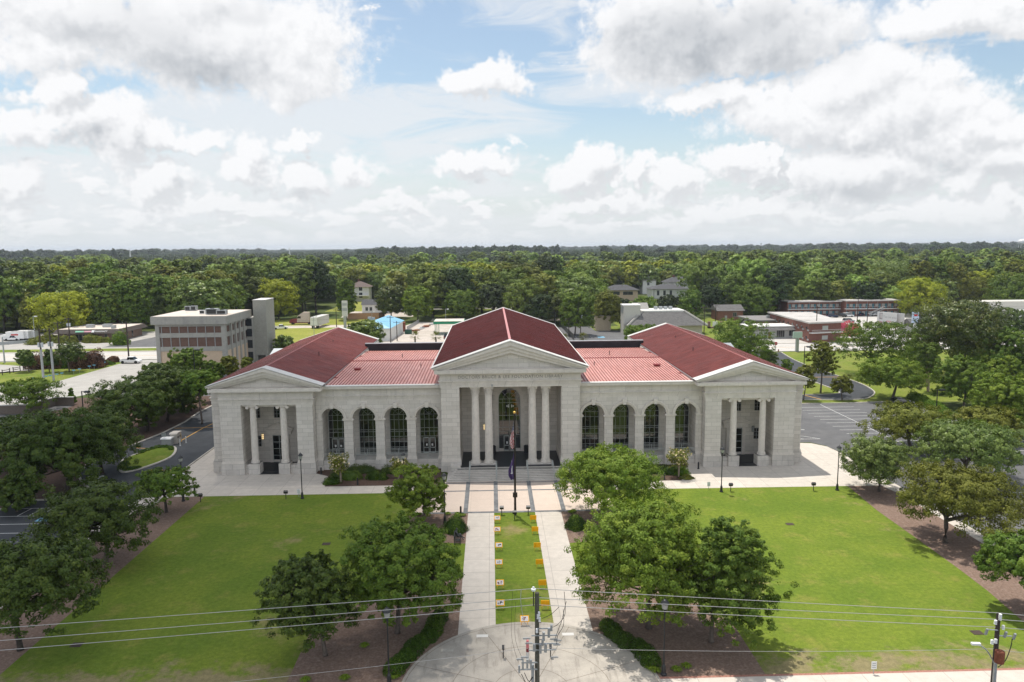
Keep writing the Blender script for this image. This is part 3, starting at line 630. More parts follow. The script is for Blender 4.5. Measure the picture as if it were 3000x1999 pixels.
for s in (-1, 1):
    X = lambda a: s*a
    # end pavilion ------------------------------------------------------
    pier(X(39.35), X(42.4), 105.7, 111.6, 10.4); pier(X(28.95), X(31.35), 105.7, 111.6, 10.4)
    # body walls, return block on the outside
    w = MB()
    w.box(X(42.4), X(44.1), 107.3, YR, 1.6, 10.4); w.box(X(28.0), X(28.95), 107.3, YR, 1.6, 10.4)
    part(w, 'side_wall', STONE)
    w = MB(); w.box(X(42.58), X(44.3), 107.1, YR+.1, 0, 1.598); w.box(X(42.45), X(44.2), 107.2, YR+.05, 1.6, 1.98); part(w, 'side_plinth', PLINTH)
    part(MB().box(X(31.35), X(39.35), 111.7, 112.3, 0, 10.4), 'porch_wall', STONE)
    part(MB().box(X(31.3), X(39.4), 107.3, 111.7, 0, .1), 'porch_floor', BLACKG)
    part(MB().box(X(31.3), X(39.4), 106.3, 111.7, 10.02, 10.38), 'porch_ceiling', STONE3)
    dm = MB()
    dm.box(X(PX)-1.55, X(PX)+1.55, 105.6, 107.3, 0, .05); part(dm, 'entrance_mat', BLACKG)
    for a, b in ((31.35, 32.6), (38.7, 39.35)): part(MB().box(X(a), X(b), 106.0, 107.0, 0, 1.25), 'low_wall', PLINTH)
    for cx in (33.42, 37.82):
        part(MB().box(X(cx)-.82, X(cx)+.82, 105.62, 107.25, 0, 1.6), 'column_plinth', PLINTH)
        column(X(cx), 106.42, 1.6, 10.4, .50, .43, 'ionic', .38, .52)
    # porch windows and door
    for (xw, z0, z1, hw) in ((40.3, 2.6, 4.3, .42), (40.35, 7.15, 8.9, .42), (35.9, 7.15, 8.9, .42)):
        xw = min(xw, 38.9) if xw > 38.5 else xw
        xx = X(xw+.0)
        o = part(MB().box(xx-hw, xx+hw, 111.64, 111.69, z0, z1), 'porch_window', GLASS)
        f = MB()
        for q in (-hw, 0, hw): f.box(xx+q-.025, xx+q+.025, 111.58, 111.635, z0, z1)
        for q in range(4): zq = z0+(z1-z0)*q/3; f.box(xx-hw, xx+hw, 111.575, 111.63, zq-.02, zq+.02)
        f.build('window_frame', FRAME_D, o); MB().box(xx-hw-.12, xx+hw+.12, 111.5, 111.69, z0-.14, z0-.02).build('sill', STONE3, o)
    xd = X(PX)-.05
    o = part(MB().box(xd-1.0, xd+1.0, 111.62, 111.69, .1, 4.35), 'entrance_door', GLASS)
    f = MB()
    for q in (-1, 0, 1): f.box(xd+q-.035, xd+q+.035, 111.54, 111.61, .1, 4.35)
    for zq in (.14, 1.2, 2.25, 3.3, 4.32): f.box(xd-1, xd+1, 111.545, 111.605, zq-.03, zq+.03)
    f.build('door_frame', FRAME, o)
    sr = MB(); sr.box(xd-1.5, xd-1.02, 111.45, 111.69, .1, 4.5); sr.box(xd+1.02, xd+1.5, 111.45, 111.69, .1, 4.5); sr.box(xd-1.9, xd+1.9, 111.38, 111.69, 4.5, 5.1); sr.box(xd-2.1, xd+2.1, 111.2, 111.69, 5.1, 5.3)
    sr.ext([(xd-2.1, 5.3), (xd+2.1, 5.3), (xd, 6.25)], 111.45, 111.69)
    for q in (-1, 1): sr.ext([(xd, 6.4), (xd, 6.2), (xd+q*2.1, 5.3), (xd+q*2.2, 5.45)], 111.22, 111.69)
    part(sr, 'door_surround', STONE3)
    dd = MB(); dd.box(X(31.4), X(39.3), 111.6, 111.69, .1, .5); dd.box(X(31.4), X(34.1), 111.62, 111.69, 1.75, 1.85); dd.box(X(37.3), X(39.3), 111.62, 111.69, 1.75, 1.85); part(dd, 'dado_course', STONE3)
    wall_lamp(-38.2 if s < 0 else 38.35, 111.7, 4.2, s < 0)
    # entablature
    e = MB(); a, b = (28.85, 42.5) if s > 0 else (-42.5, -28.85)
    moulding(e, a, b, 105.7, 112.5, [(10.4, 10.82, 0), (10.82, 11.2, .08), (11.2, 11.33, .24), (11.33, 12.32, .04)])
    oa, ob = (42.4, 44.1) if s > 0 else (-44.1, -42.4)
    moulding(e, oa, ob, 107.3, YR, [(10.4, 10.82, .02), (10.82, 11.2, .09), (11.2, 11.33, .25), (11.331, 12.32, .05)])
    ia, ib = (28.0, 28.95) if s > 0 else (-28.95, -28.0)
    e.box(ia, ib, 107.3, YR, 10.4, 12.3)
    part(e, 'entablature', STONE2)
    c = MB(); ca, cb = min(X(27.35), X(43.85)), max(X(27.35), X(43.85))
    c.box(ca+.5, cb-.5, 105.2, 108, 12.32, 12.46); c.box(ca+.12, cb-.12, 104.95, 108, 12.46, 12.9); c.box(ca+.6, cb-.6, 105.1, 106.2, 12.9, 12.96)
    # side cornice / eaves
    for ex in (43.2, 27.6):
        c.box(min(X(ex), X(ex)+.0)-.45, X(ex)+.45, 108, YR, 12.46, 12.95)
    part(c, 'cornice', STONE3)
    part(MB().ext([(X(PX)-7.2, 12.9), (X(PX)+7.2, 12.9), (X(PX), 15.1)], 106.1, 106.6), 'tympanum', STONE); part(MB().ext([(X(PX)-8.0, 12.9), (X(PX)+8.0, 12.9), (X(PX), 15.7)], YR-.7, YR-.2), 'rear_gable', STONE)
    r = MB(); rake(r, X(PX), 8.3, 13.25, 15.92, .5, 104.95, 106.4); rake(r, X(PX), 8.1, 13.2, 15.75, .85, 105.2, 106.45); rake(r, X(PX), 7.7, 13.1, 15.65, 1.15, 105.5, 106.5)
    part(r, 'raking_cornice', STONE3); r = MB(); rake(r, X(PX), 8.3, 13.25, 15.95, .9, YR-.9, YR+.35); part(r, 'rear_cornice', STONE3)
    r = MB(); rake(r, X(PX), 8.45, 13.33, 16.08, .12, 104.9, 106.85); part(r, 'coping', STONE_W); r = MB(); rake(r, X(PX), 8.5, 13.33, 16.12, .12, YR-.9, YR+.5); part(r, 'rear_coping', STONE_W)
    rf = MB()
    for q in (-1, 1):
        x0 = X(PX); x1 = x0+q*8.3
        rf.add([(x0,106.6,15.98),(x0,YR-.9,15.98),(x1,YR-.9,13.28),(x1,106.6,13.28),(x0,106.6,15.8),(x0,YR-.9,15.8),(x1,YR-.9,13.1),(x1,106.6,13.1)], [(0,1,2,3),(4,7,6,5),(3,2,6,7),(0,3,7,4),(1,5,6,2)])
    roof = part(rf, 'roof', ROOF_P)
    L = []; n = 84
    for i in range(n):
        y = 107.1+(YR-1.6-107.1)*i/(n-1)
        for q in (-1, 1): L.append(((X(PX), y, 15.98), (X(PX)+q*8.3, y, 13.28)))
    seams('roof_seams', ROOF_PL, L, roof, .13, .26)
    MB().box(X(PX)-.16, X(PX)+.16, 106.7, YR-1., 15.96, 16.06).build('ridge_cap', PINK, roof)
    for q in (-1, 1): part(MB().box(X(PX)+q*8.3-.1, X(PX)+q*8.3+.1, 106.7, YR-.8, 13.08, 13.24), 'gutter', GALV)
    rw = MB(); rw.box(X(27.9), X(28.1), 107.4, YR, 12.5, 13.2); rw = part(rw, 'red_parapet_wall', RED_W)
    for k in range(6):
        ds = MB(); y = 113+k*5.6; ds.box(X(27.82)-.05, X(27.82)+.05, y-.05, y+.05, 12.7, 13.1); ds.box(min(X(27.85), X(26.6)), max(X(27.85), X(26.6)), y-.06, y+.06, 12.98, 13.1)
        part(ds, 'downspout', RED_W)
    # arcade wing --------------------------------------------------------
    XA = [26.47, 21.79, 17.1, 12.45]
    aw = MB(); e0, e1 = 10.3, 28.85
    bounds = [28.85, 24.13, 19.45, 14.77, 10.3]
    for i, xc in enumerate(XA): arch_wall(aw, X(xc), 1.68, min(X(bounds[i]), X(bounds[i+1])), max(X(bounds[i]), X(bounds[i+1])), 107.2, 108.1, 7.8, 10.5)
    part(aw, 'arcade_wall', STONE)
    av = MB()
    for xc in XA:
        ring(av, X(xc), 7.8, 1.70, 1.95, 107.06, 107.19); ring(av, X(xc), 7.8, 1.95, 2.12, 106.93, 107.19)
        av.ext([(X(xc)-.22, 9.42), (X(xc)+.22, 9.42), (X(xc)+.33, 10.25), (X(xc)-.33, 10.25)], 106.86, 107.19)
    part(av, 'archivolt', STONE3)
    for (a, b) in ((28.85, 28.15), (24.79, 23.47), (20.11, 18.78), (15.42, 14.13), (10.77, 10.3)):
        a, b = min(X(a), X(b)), max(X(a), X(b))
        p = part(MB().box(a, b, 107.2, 108.1, 2.0, 7.55), 'arcade_pier', STONE)
        q = MB(); moulding(q, a, b, 107.2, 108.12, [(7.5, 7.63, .07), (7.63, 7.8, .2)]); q.build('impost', STONE3, p)
        q = MB(); moulding(q, a, b, 107.2, 108.12, [(1.54, 1.7, .12), (1.7, 1.85, .08), (1.85, 2.0, .04)]); q.build('base_moulding', STONE3, p)
        MB().box(a-.14, b+.14, 107.05, 108.2, 0, 1.54).build('plinth', PLINTH, p)
    a, b = min(X(10.3), X(28.85)), max(X(10.3), X(28.85))
    part(MB().box(a, b, 107.45, 112, 0, 1.38), 'terrace_base', PLINTH)
    e = MB(); moulding(e, a, b, 107.2, 108.1, [(10.5, 10.86, .0), (10.86, 11.22, .08), (11.22, 11.35, .24), (11.35, 12.3, .04)]); part(e, 'wing_entablature', STONE2)
    c = MB(); c.box(a, b, 106.85, 108.2, 12.3, 12.45); c.box(a-.2*(s<0), b+.2*(s>0), 106.5, 108.2, 12.45, 12.82); part(c, 'wing_cornice', STONE3)
    part(MB().box(a, b, 106.42, 107.3, 12.82, 12.93), 'wing_coping', STONE_W)
    part(MB().box(a, b, 110.85, 111.4, 1.38, 10.3), 'loggia_wall', STONE)
    part(MB().box(a, b, 108.1, 110.9, 10.12, 10.45), 'loggia_ceiling', STONE3)
    for i, xc in enumerate(XA):
        dr_ = (s < 0 and i in (0, 3))
        arch_window(X(xc), 110.84, 1.42, 7.55, 1.4, (-.72, 0, .72), (2.45, 3.3, 4.1, 4.9, 5.2, 6.75, 7.55) if not dr_ else (4.1, 4.85, 5.4, 6.75, 7.55), door=dr_, doorz=4.05)
        x0, x1 = X(xc)-1.62, X(xc)+1.62
        railing(x0, x1, 107.65, 1.38, 1.1)
        if i < 3: railing(x0, x1, 109.3, 1.55, 1.1, 'ramp_railing')
    # wing roof: low ridge at y 128
    a, b = min(X(10.6), X(27.9)), max(X(10.6), X(27.9))
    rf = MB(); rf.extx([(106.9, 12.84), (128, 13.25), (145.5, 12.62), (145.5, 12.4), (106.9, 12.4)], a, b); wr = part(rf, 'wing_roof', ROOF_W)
    L = []; n = 36
    for i in range(n+1):
        x = a+.2+(b-a-.4)*i/n; L += [((x,107.3,12.86),(x,127.9,13.25)), ((x,128.1,13.25),(x,145.4,12.62))]
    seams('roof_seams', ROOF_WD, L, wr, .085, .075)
    MB().box(a, b, 127.9, 128.1, 13.2, 13.36).build('ridge_seam', RED_W, wr)
    fl = MB(); fl.box(min(X(24.3), X(25.2)), max(X(24.3), X(25.2)), 119.2, 120., 13.1, 13.38); fl.box(min(X(24.2), X(25.3)), max(X(24.2), X(25.3)), 119.1, 120.1, 13.38, 13.44) ; part(fl, 'roof_vent', RED_W)
    for (vx, vy, vz) in ((14.5, 121, 13.), (19, 133, 13.), (33, 140, 14.8), (32, 124, 14.8)): part(MB().cyl(X(vx), vy, vz, vz+.8, .06, .06, 8), 'vent_pipe', BLKM)
    part(MB().box(a, b, 145.5, 146.1, 12.3, 14.0), 'rear_parapet', PARAP); part(MB().box(a, b, 145.4, 146.25, 14.0, 14.12), 'parapet_coping', GALV)
    part(MB().box(a, b, 112, 145.9, 0, 12.35), 'wing_body', STONE)
    # small rear annex roof beyond the pavilion
    rr = MB(); rr.box(min(X(43.9), X(47.5)), max(X(43.9), X(47.5)), 148, 157, 0, 11); rr.extx([(147.5, 11), (157.5, 11), (152.5, 12.4)], min(X(43.9), X(48)), max(X(43.9), X(48))); part(rr, 'rear_annex', GALV)
# centre portico ---------------------------------------------------------
for s in (-1, 1):
    x0, x1 = sorted((s*7.5, s*10.2)); pier(x0, x1, 105.5, 113, 12.66, 1.5, 2.0)
    for cx in (5.2, 3.24): column(s*cx, 106.35, 1.05, 12.66, .60, .50, 'corinthian', .42, 1.38)
    part(MB().box(*sorted((s*2.3, s*6.2)), 105.35, 107.3, .9, 1.05), 'column_plinth', PLINTH)
    part(MB().box(*sorted((s*7.45, s*8.9)), 104.3, 105.5, 0, 1.2), 'step_cheek', PLINTH)
    bn = MB().lathe(s*2.55, 111.9, [(.34,.9),(.36,1.9),(.38,1.95),(.2,2.1)], 14); part(bn, 'waste_bin', BLKM)
part(MB().box(-7.5, 7.5, 104.4, 113.0, 0, .9), 'portico_floor', BLACKG)
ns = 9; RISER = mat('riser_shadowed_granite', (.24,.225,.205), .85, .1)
for i in range(ns):
    hw = 9.3-(i*.2); y0 = 100.35+i*.47
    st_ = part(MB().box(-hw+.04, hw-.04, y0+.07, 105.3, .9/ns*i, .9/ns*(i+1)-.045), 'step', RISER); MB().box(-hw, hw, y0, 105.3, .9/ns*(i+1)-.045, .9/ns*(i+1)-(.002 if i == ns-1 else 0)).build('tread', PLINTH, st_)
part(MB().box(-10.2, 10.2, 112.8, 113.6, .9, 12.66), 'portico_wall', STONE)
part(MB().box(-7.6, 7.6, 106.5, 112.85, 12.45, 12.64), 'portico_ceiling', STONE3)
r_ = MB(); ring(r_, 0, 9.32, 1.75, 2.35, 112.62, 112.79, n=28)
for s in (-1, 1): r_.box(*sorted((s*1.75, s*2.35)), 112.62, 112.79, .9, 9.32)
part(r_, 'arch_surround', STONE3)
r_ = MB(); ring(r_, 0, 9.32, 2.35, 2.75, 112.7, 112.79, n=28)
for s in (-1, 1): r_.box(*sorted((s*2.35, s*2.75)), 112.7, 112.79, .9, 9.32)
part(r_, 'outer_arch_surround', STONE)
arch_window(0, 112.78, 1.0, 9.32, 1.72, (-1.05, 0, 1.05), (3.55, 4.15, 4.8, 6.7, 8.75, 9.32), door=True, doorz=3.6)
ch = MB()
for i in range(6):
    a = i*math.pi/3; ch.ball(.1+.5*math.cos(a), 112.4, 8.25+.12*math.sin(a*2), .11, .14, 8, 5)
part(ch, 'chandelier', WHITEP)
wall_lamp(-3.95, 112.8, 4.9, True)
part(MB().box(-7.5, 7.5, 112.72, 112.79, .9, 1.4), 'dado_course', STONE3)
e = MB(); moulding(e, -10.3, 10.3, 105.5, 113.6, [(12.66, 13.06, 0), (13.06, 13.5, .08), (13.5, 13.66, .26), (13.66, 14.62, .03)]); part(e, 'entablature', STONE2)
for i, (z0, z1, o_) in enumerate(((14.62, 14.76, .4), (14.76, 15.26, .74))):
    part(MB().box(-10.3-o_, 10.3+o_, 105.5-o_, 113.6, z0, z1), 'cornice', STONE2)
part(MB().box(-9.6, 9.6, 105.0, 105.6, 15.26, 15.34), 'cornice_top', STONE3)
part(MB().ext([(-9.8, 15.26), (9.8, 15.26), (0, 18.6)], 105.75, 106.4), 'tympanum', STONE)
rk = MB(); rake(rk, 0, 11.35, 15.55, 19.42, .6, 104.7, 106.0); rake(rk, 0, 11.1, 15.45, 19.2, .95, 104.95, 106.1); rake(rk, 0, 10.7, 15.35, 19.1, 1.4, 105.2, 106.15); part(rk, 'raking_cornice', STONE3); rk = MB(); rake(rk, 0, 11.4, 15.6, 19.45, 1.0, 162.1, 163.3); part(rk, 'rear_cornice', STONE3)
rk = MB(); rake(rk, 0, 11.55, 15.66, 19.6, .16, 104.6, 106.4); part(rk, 'coping', STONE_W); rk = MB(); rake(rk, 0, 11.6, 15.66, 19.62, .16, 162., 163.4); part(rk, 'rear_coping', STONE_W)
part(MB().ext([(-10.5, 15.2), (10.5, 15.2), (0, 18.9)], 161.9, 162.4), 'rear_gable', STONE)
part(MB().box(-10.3, 10.3, 113.6, 162.4, 0, 15.3), 'hall_body', STONE)
rf = MB()
for q in (-1, 1):
    rf.add([(0,106.3,19.5),(0,162,19.5),(q*11.3,162,15.68),(q*11.3,106.3,15.68),(0,106.3,19.3),(0,162,19.3),(q*11.3,162,15.48),(q*11.3,106.3,15.48)], [(0,1,2,3),(4,7,6,5),(3,2,6,7),(0,3,7,4),(1,5,6,2)])
roof = part(rf, 'roof', ROOF_C)
L = []
for i in range(120):
    y = 106.9+(161.4-106.9)*i/119
    for q in (-1, 1): L.append(((0, y, 19.5), (q*11.3, y, 15.68)))
seams('roof_seams', ROOF_C, L, roof, .08, .12)
MB().box(-.18, .18, 106.4, 161.9, 19.46, 19.58).build('ridge_cap', PINK, roof)
gt = MB()
for q in (-1, 1): part(MB().box(q*11.3-.22, q*11.3+.2, 106.4, 161.9, 15.4, 15.68).box(q*10.9-.2, q*10.9+.2, 106.4, 161.9, 15.0, 15.402), 'gutter', STONE_W)
text_mesh('carved_lettering', 'DOCTORS BRUCE & LEE FOUNDATION LIBRARY', .62, mat('lettering_shadow', (.20,.185,.16), .9, .05), LIB, (0, 105.458, 14.15), (math.pi/2, 0, 0), .008, spacing=1.16)
cm = MB(); cm.box(-2.75, -2.6, 105.2, 105.4, 12.7, 13.05); cm.ball(-2.68, 105.2, 12.95, .1); part(cm, 'security_camera', GALV)
for x in (-6.05, -2.2, .12, 2.3, 6.05):
    h = MB()
    for dx in (-.07, .07): h.tube([(x+dx, 100.2, 0), (x+dx, 100.2, .95), (x+dx, 104.5, 1.8), (x+dx, 104.5, .9)], .035, 6)
    h.tube([(x, 100.2, .5), (x, 104.5, 1.4)], .05, 6)
    part(h, 'handrail', FRAME)
# fittings around the building
def lamp_post(label, x, y, h=6.3, copy=None):
    t = thing('street_lamp', label, 'street lamp', (x, y, 0), 'black post lamps around the library lawns')
    MB().lathe(x, y, [(.24,0),(.24,.12),(.17,.2),(.15,.75),(.1,.85),(.07,.95),(.052,h-1.2),(.09,h-1.18),(.09,h-1.1),(.05,h-1.05)], 12).build('post', BLKM, t)
    hd = MB().lathe(x, y, [(.06,h-1.06),(.16,h-.92),(.10,h-.88),(.20,h-.86)], 14).build('lamp_fitter', BLKM, t)
    MB().lathe(x, y, [(.20,h-.86),(.27,h-.45),(.27,h-.42)], 12).build('lantern_glass', LANT, t)
    MB().lathe(x, y, [(.34,h-.43),(.32,h-.36),(.15,h-.16),(.05,h-.1),(.035,h-.02),(.005,h+.06)], 14).build('lantern_cap', BLKM, t)
    return t
for (u, v), lb in (((879.6,1326), 'black post lamp on the left lawn edge in front of the left pavilion'), ((1180.6,1324.5), 'black post lamp rising behind the bed of the left arcade'),
        ((1300.5,1384), 'black post lamp beside the small tree left of the entrance steps'), ((528,1333), 'black post lamp at the far left corner of the pavement by the drive'),
        ((2117,1308), 'black post lamp in front of the right pavilion'), ((2459,1303.6), 'black post lamp at the right end of the pavement by the car park'),
        ((1817.7,1315.7), 'black post lamp half hidden behind the big tree right of the steps'), ((1133,1776), 'black post lamp in the near mulch bed left of the circle'),
        ((1948.5,1752), 'black post lamp in the near mulch bed right of the circle')):
    x, y = g(u, v, 6.3); lamp_post(lb, x, y)
def floodlight(label, x, y):
    t = thing('floodlight', label, 'floodlight', (x, y, 0), 'ground floodlights aimed at the library')
    MB().cyl(x, y, 0, .75, .05, .05, 8).build('stake', BLKM, t)
    MB().cbox(x, y, .95, .52, .3, .34, 0, .5).build('lamp_housing', BLKM, t); MB().cbox(x, y+.15, 1.02, .44, .04, .26, 0, .5).build('lens', WHITEP, t)
for u, v, lb in ((838,1462,'small black floodlight at the left lawn edge near the sign'), (588,1471,'small black floodlight at the far left lawn corner'), (2140.6,1440,'small black floodlight at the right lawn edge by the post lamp'),
        (2383,1438,'small black floodlight at the right end of the lawn edge'), (1470,1509,'small floodlight left of the flagpole'), (1547.6,1508,'small floodlight right of the flagpole'), (1508,1523,'small white floodlight at the foot of the flagpole')):
    x, y = g(u, v); floodlight(lb, x, y)
def bollard(label, x, y, m=BLKM, h=.95, r=.09, cat='bollard'):
    t = thing('bollard', label, cat, (x, y, 0)); MB().cyl(x, y, 0, .05, r*1.7, r*1.7, 12).build('foot_plate', m, t)
    MB().lathe(x, y, [(r,.05),(r,h-.1),(r*.7,h-.02),(r*.2,h)], 12).build('bollard_post', m, t)
for u, v, lb in ((1048,1421,'short dark bollard light by the left planting bed'), (1350,1507,'short dark bollard light at the corner of the left walk'), (571,1448,'short dark bollard at the far left corner of the pavement'),
        (1946,1406,'short dark bollard light by the right planting bed'), (2046,1374,'short dark bollard against the inner pier of the right pavilion'), (941,1390,'short dark bollard against the inner pier of the left pavilion')):
    x, y = g(u, v); bollard(lb, x, y, h=1.05, r=.12)
bollard('tall yellow bollard beside the book return boxes', *g(529.5,1293.5), YELP, 1.6, .12)
bollard('white flexible marker post left of the other one on the drive', *g(528,1307), WHITEP, 1.2, .07, 'marker post'); bollard('white flexible marker post nearest the library on the drive', *g(545.5,1298), WHITEP, 1.2, .07, 'marker post')
for (x, y, lb, m, w_, d_, h_) in ((-57.9, 122.9, 'dark grey book return box with a light lid on the drive', FRAME_D, 1.5, 1.2, 1.2), (-57.2, 124.6, 'beige book return box with two chutes on the drive', mat('beige_metal', (.50,.46,.41), .5), 1.1, 1.8, 1.7)):
    t = thing('book_return_box', lb, 'book drop', (x, y, 0)); MB().cbox(x, y, h_/2, w_, d_, h_).build('cabinet', m, t)
    MB().extx([(y-d_/2-.1, h_), (y+d_/2+.1, h_), (y+d_/2, h_+.16), (y-d_/2+.1, h_+.22)], x-w_/2-.12, x+w_/2+.12).build('lid', WHITEP if h_ < 1.5 else m, t)
    if h_ > 1.5: MB().box(x+w_/2, x+w_/2+.03, y-.6, y-.2, .9, 1.25).box(x+w_/2, x+w_/2+.03, y+.2, y+.6, .9, 1.25).build('chute_opening', BLKM, t)
def small_sign(label, x, y, h=1.3, w=.45, sh=.5, m=WHITEP, text=None, faces=-1, tm=None):
    t = thing('sign', label, 'sign', (x, y, 0)); MB().cyl(x, y, 0, h, .03, .03, 6).build('sign_post', GALV if h < 2 else BLKM, t)
    p = MB().box(x-w/2, x+w/2, y-.05, y-.03, h-sh, h).build('sign_panel', m, t)
    for k in range(3): MB().box(x-w*.33, x+w*.33, y-.056, y-.05, h-sh*(.3+.25*k), h-sh*(.22+.25*k)).build('printed_line', FRAME_D, p) if text is None else None
    if text: text_mesh('sign_text', text, sh*.5, tm or BLKM, p, (x, y-.056, h-sh/2), (math.pi/2,0,0), .003)
    return t
for u, v, lb in ((875.7,1456,'small white notice on a stake beside the left post lamp'), (2076,1434,'small white notice on a stake at the right lawn edge'), (2558.5,1975,'small white notice on a stake by the near sidewalk')):
    x, y = g(u, v); small_sign(lb, x, y, 1.05, .42, .62)
small_sign('white arrow sign standing on the traffic island', *g(371.5,1371), 2.3, .6, .7); small_sign('grey two panel sign beside the book return boxes', *g(482,1307), 2.3, .75, .7, GALV)
t = thing('sign', 'low framed white board sign behind the corner post lamp', 'sign', (-48.3, 103.9, 0))
MB().box(-49.4,-49.3,103.85,103.95,0,1.3).box(-47.0,-46.9,103.85,103.95,0,1.3).build('sign_legs', REDP, t); MB().box(-49.3,-47,103.87,103.93,.35,1.15).build('board', WHITEP, t); MB().box(-49.45,-46.85,103.84,103.96,1.15,1.3).build('top_rail', REDP, t)
# story signs along the central lawn
def story_sign(label, x, y, front, pic):
    t = thing('story_sign', label, 'sign', (x, y, 0), 'yellow framed story signs along the central lawn'); rx = math.radians(-38 if front else 6); w, h = .78, .56
    z = .62
    MB().cyl(x-.28, y+.05, 0, .55, .02, .02, 6).cyl(x+.28, y+.05, 0, .55, .02, .02, 6).build('sign_legs', ORANGE, t)
    MB().cbox(x, y, z, w, .05, h, 0, rx).build('frame', ORANGE, t)
    if front:
        nx = Vector((0, -math.cos(rx), -math.sin(rx)))
        q = Vector((x, y, z))+nx*.035; MB().cbox(q.x, q.y, q.z, w-.14, .02, h-.14, 0, rx).build('picture', PICT, t)
        rnd = random.Random(pic); mb = MB(); U = Vector((0, -math.sin(rx), math.cos(rx)))
        for k in range(5):
            p = Vector((x, y, z))+nx*.05+Vector((rnd.uniform(-.2,.2),0,0))+U*rnd.uniform(-.1,.1); mb.cbox(p.x, p.y, p.z, rnd.uniform(.06,.16), .006, rnd.uniform(.05,.14), 0, rx)
        mb.build('drawing', [FRAME_D, REDP, BLKM][pic % 3], t)
order = ['first', 'second', 'third', 'fourth', 'fifth', 'sixth']
for i, (u, v) in enumerate(((620,405),(620,485),(632,597),(632,717),(640,863),(642,1006))):
    x, y = g(1200+u*.4138, 1350+v*.4138, .62); story_sign(f'yellow framed picture sign, {order[i]} from the flagpole on the left edge of the central lawn', x, y, True, i)
x, y = g(1200+814*.4138, 1350+1119*.4138, .62); story_sign('yellow framed picture sign at the near end of the central lawn beside the utility pole', x, y, True, 7)
for i, (u, v) in enumerate(((875,402),(888,484),(904,597),(920,715),(940,863),(959,1008))):
    x, y = g(1200+u*.4138, 1350+v*.4138, .62); story_sign(f'plain yellow sign back, {order[i]} from the flagpole on the right edge of the central lawn', x, y, False, i)
# flagpole
t = thing('flagpole', 'tall dark flagpole with a gold ball in front of the entrance steps', 'flagpole', (0, 87.3, 0))
MB().lathe(0, 87.3, [(.16,0),(.14,2),(.12,6),(.085,12.8)], 14).build('pole', DKPOLE, t); MB().ball(0, 87.3, 12.98, .17, n=16, m=10).build('gold_ball', GOLD, t, smooth=True); MB().box(-.28,.28,87.14,87.46,2.3,2.85).build('cleat_box', DKPOLE, t)
def flag(name, label, z1, z0, cols, wid, seed, mats, group=None):
    # hanging folded cloth: narrow at the top, wider in the middle
    nx, nz = 13, 26; V = []; Fm = {k: [] for k in range(len(mats))}
    for j in range(nz+1):
        f = j/nz; wv = wid*(.10+.9*min(1, f*1.7)) * (1 if f < .8 else 1-(f-.8)*2.2)
        for i in range(nx+1):
            q = i/nx; V.append((-.10-q*wv, 87.3+.16*math.sin(q*9+f*5+seed)*min(1, .25+f), z1+(z0-z1)*f - q*.45*(1-f) - .12*q))
    for j in range(nz):
        for i in range(nx): Fm[cols(i/nx, j/nz)].append((j*(nx+1)+i, j*(nx+1)+i+1, (j+1)*(nx+1)+i+1, (j+1)*(nx+1)+i))
    me = bpy.data.meshes.new(name); F_ = []; mi = []
    for k in Fm:
        F_ += Fm[k]; mi += [k]*len(Fm[k])
    me.from_pydata(V, [], F_)
    for m in mats: me.materials.append(m)
    me.polygons.foreach_set('material_index', mi); o = bpy.data.objects.new(name, me); COL.objects.link(o)
    sm = o.modifiers.new('thickness', 'SOLIDIFY'); sm.thickness = .015
    tag(o, label, 'flag'); return o
FR = mat('flag_red', (.45,.03,.04), .7, .1); FW = mat('flag_white', (.7,.7,.7), .7, .05); FB = mat('flag_blue', (.03,.05,.20), .7, .1); FP = mat('purple_flag_cloth', (.09,.055,.16), .7, .15)
flag('flag', 'red and white striped flag with blue corner hanging limp on the flagpole', 11.9, 8.5, lambda q, f: 2+((int(q*11)+int(f*26)) % 3 == 0)*-1 if f < .30 else int((q*.55+f*1.25)*12) % 2, .5, 1., [FR, FW, FB])
flag('flag', 'dark purple flag hanging limp on the flagpole under the striped flag', 8.0, 4.6, lambda q, f: 1 if (.30 < q < .42 and .45 < f < .75) or (.2 < q < .55 and .7 < f < .74) else 0, .7, 4., [FP, FW])
# marker post and ground lights on the circle
x, y = -.09, 55.1
t = thing('marker_post', 'thick red and white marker post standing on the circle left of the utility pole', 'marker post', (x, y, 0))
MB().cyl(x, y, 0, .75, .13, .13, 10).build('pale_base', STONE_W, t); MB().cyl(x, y, .75, 1.05, .13, .13, 10).build('dark_band', REDP, t); MB().cyl(x, y, 1.05, 1.7, .12, .1, 10).build('red_top', mat('faded_red', (.55,.16,.17), .6), t)
for u, v, lb in ((1474.5,1929,'dark ground spotlight on the left part of the circle'), (1613,1926,'dark ground spotlight on the right part of the circle')):
    x, y = g(u, v); t = thing('spotlight', lb, 'spotlight', (x, y, 0)); MB().cyl(x, y, 0, .8, .045, .045, 8).build('stake', BLKM, t); MB().cbox(x, y+.05, .92, .2, .32, .2, 0, .6).build('lamp_head', BLKM, t)
for u, v in ((1413,1864),(1664,1859),(1311,1906),(1748,1895)):
    x, y = g(u, v); sheet('utility_cover', rect(x-.5, x+.5, y-.22, y+.22), STONE_W if v < 1880 else KERB, .03)
for u, v in ((956,1594),(2314,1536),(225,1890),(2862,1854)):
    x, y = g(u, v); t = MB().box(x-.45, x+.45, y-.35, y+.35, 0, .03)
    for k in range(5): t.box(x-.4+k*.17, x-.33+k*.17, y-.3, y+.3, .03, .045)
    o = t.build('drain_grate', IRON); tag(o, {956:'rusty drain grate in the middle of the left lawn',2314:'small drain grate in the middle of the right lawn',225:'dark drain grate near the lower left of the left lawn',2862:'rusty drain grate near the right utility pole'}[u], 'drain')
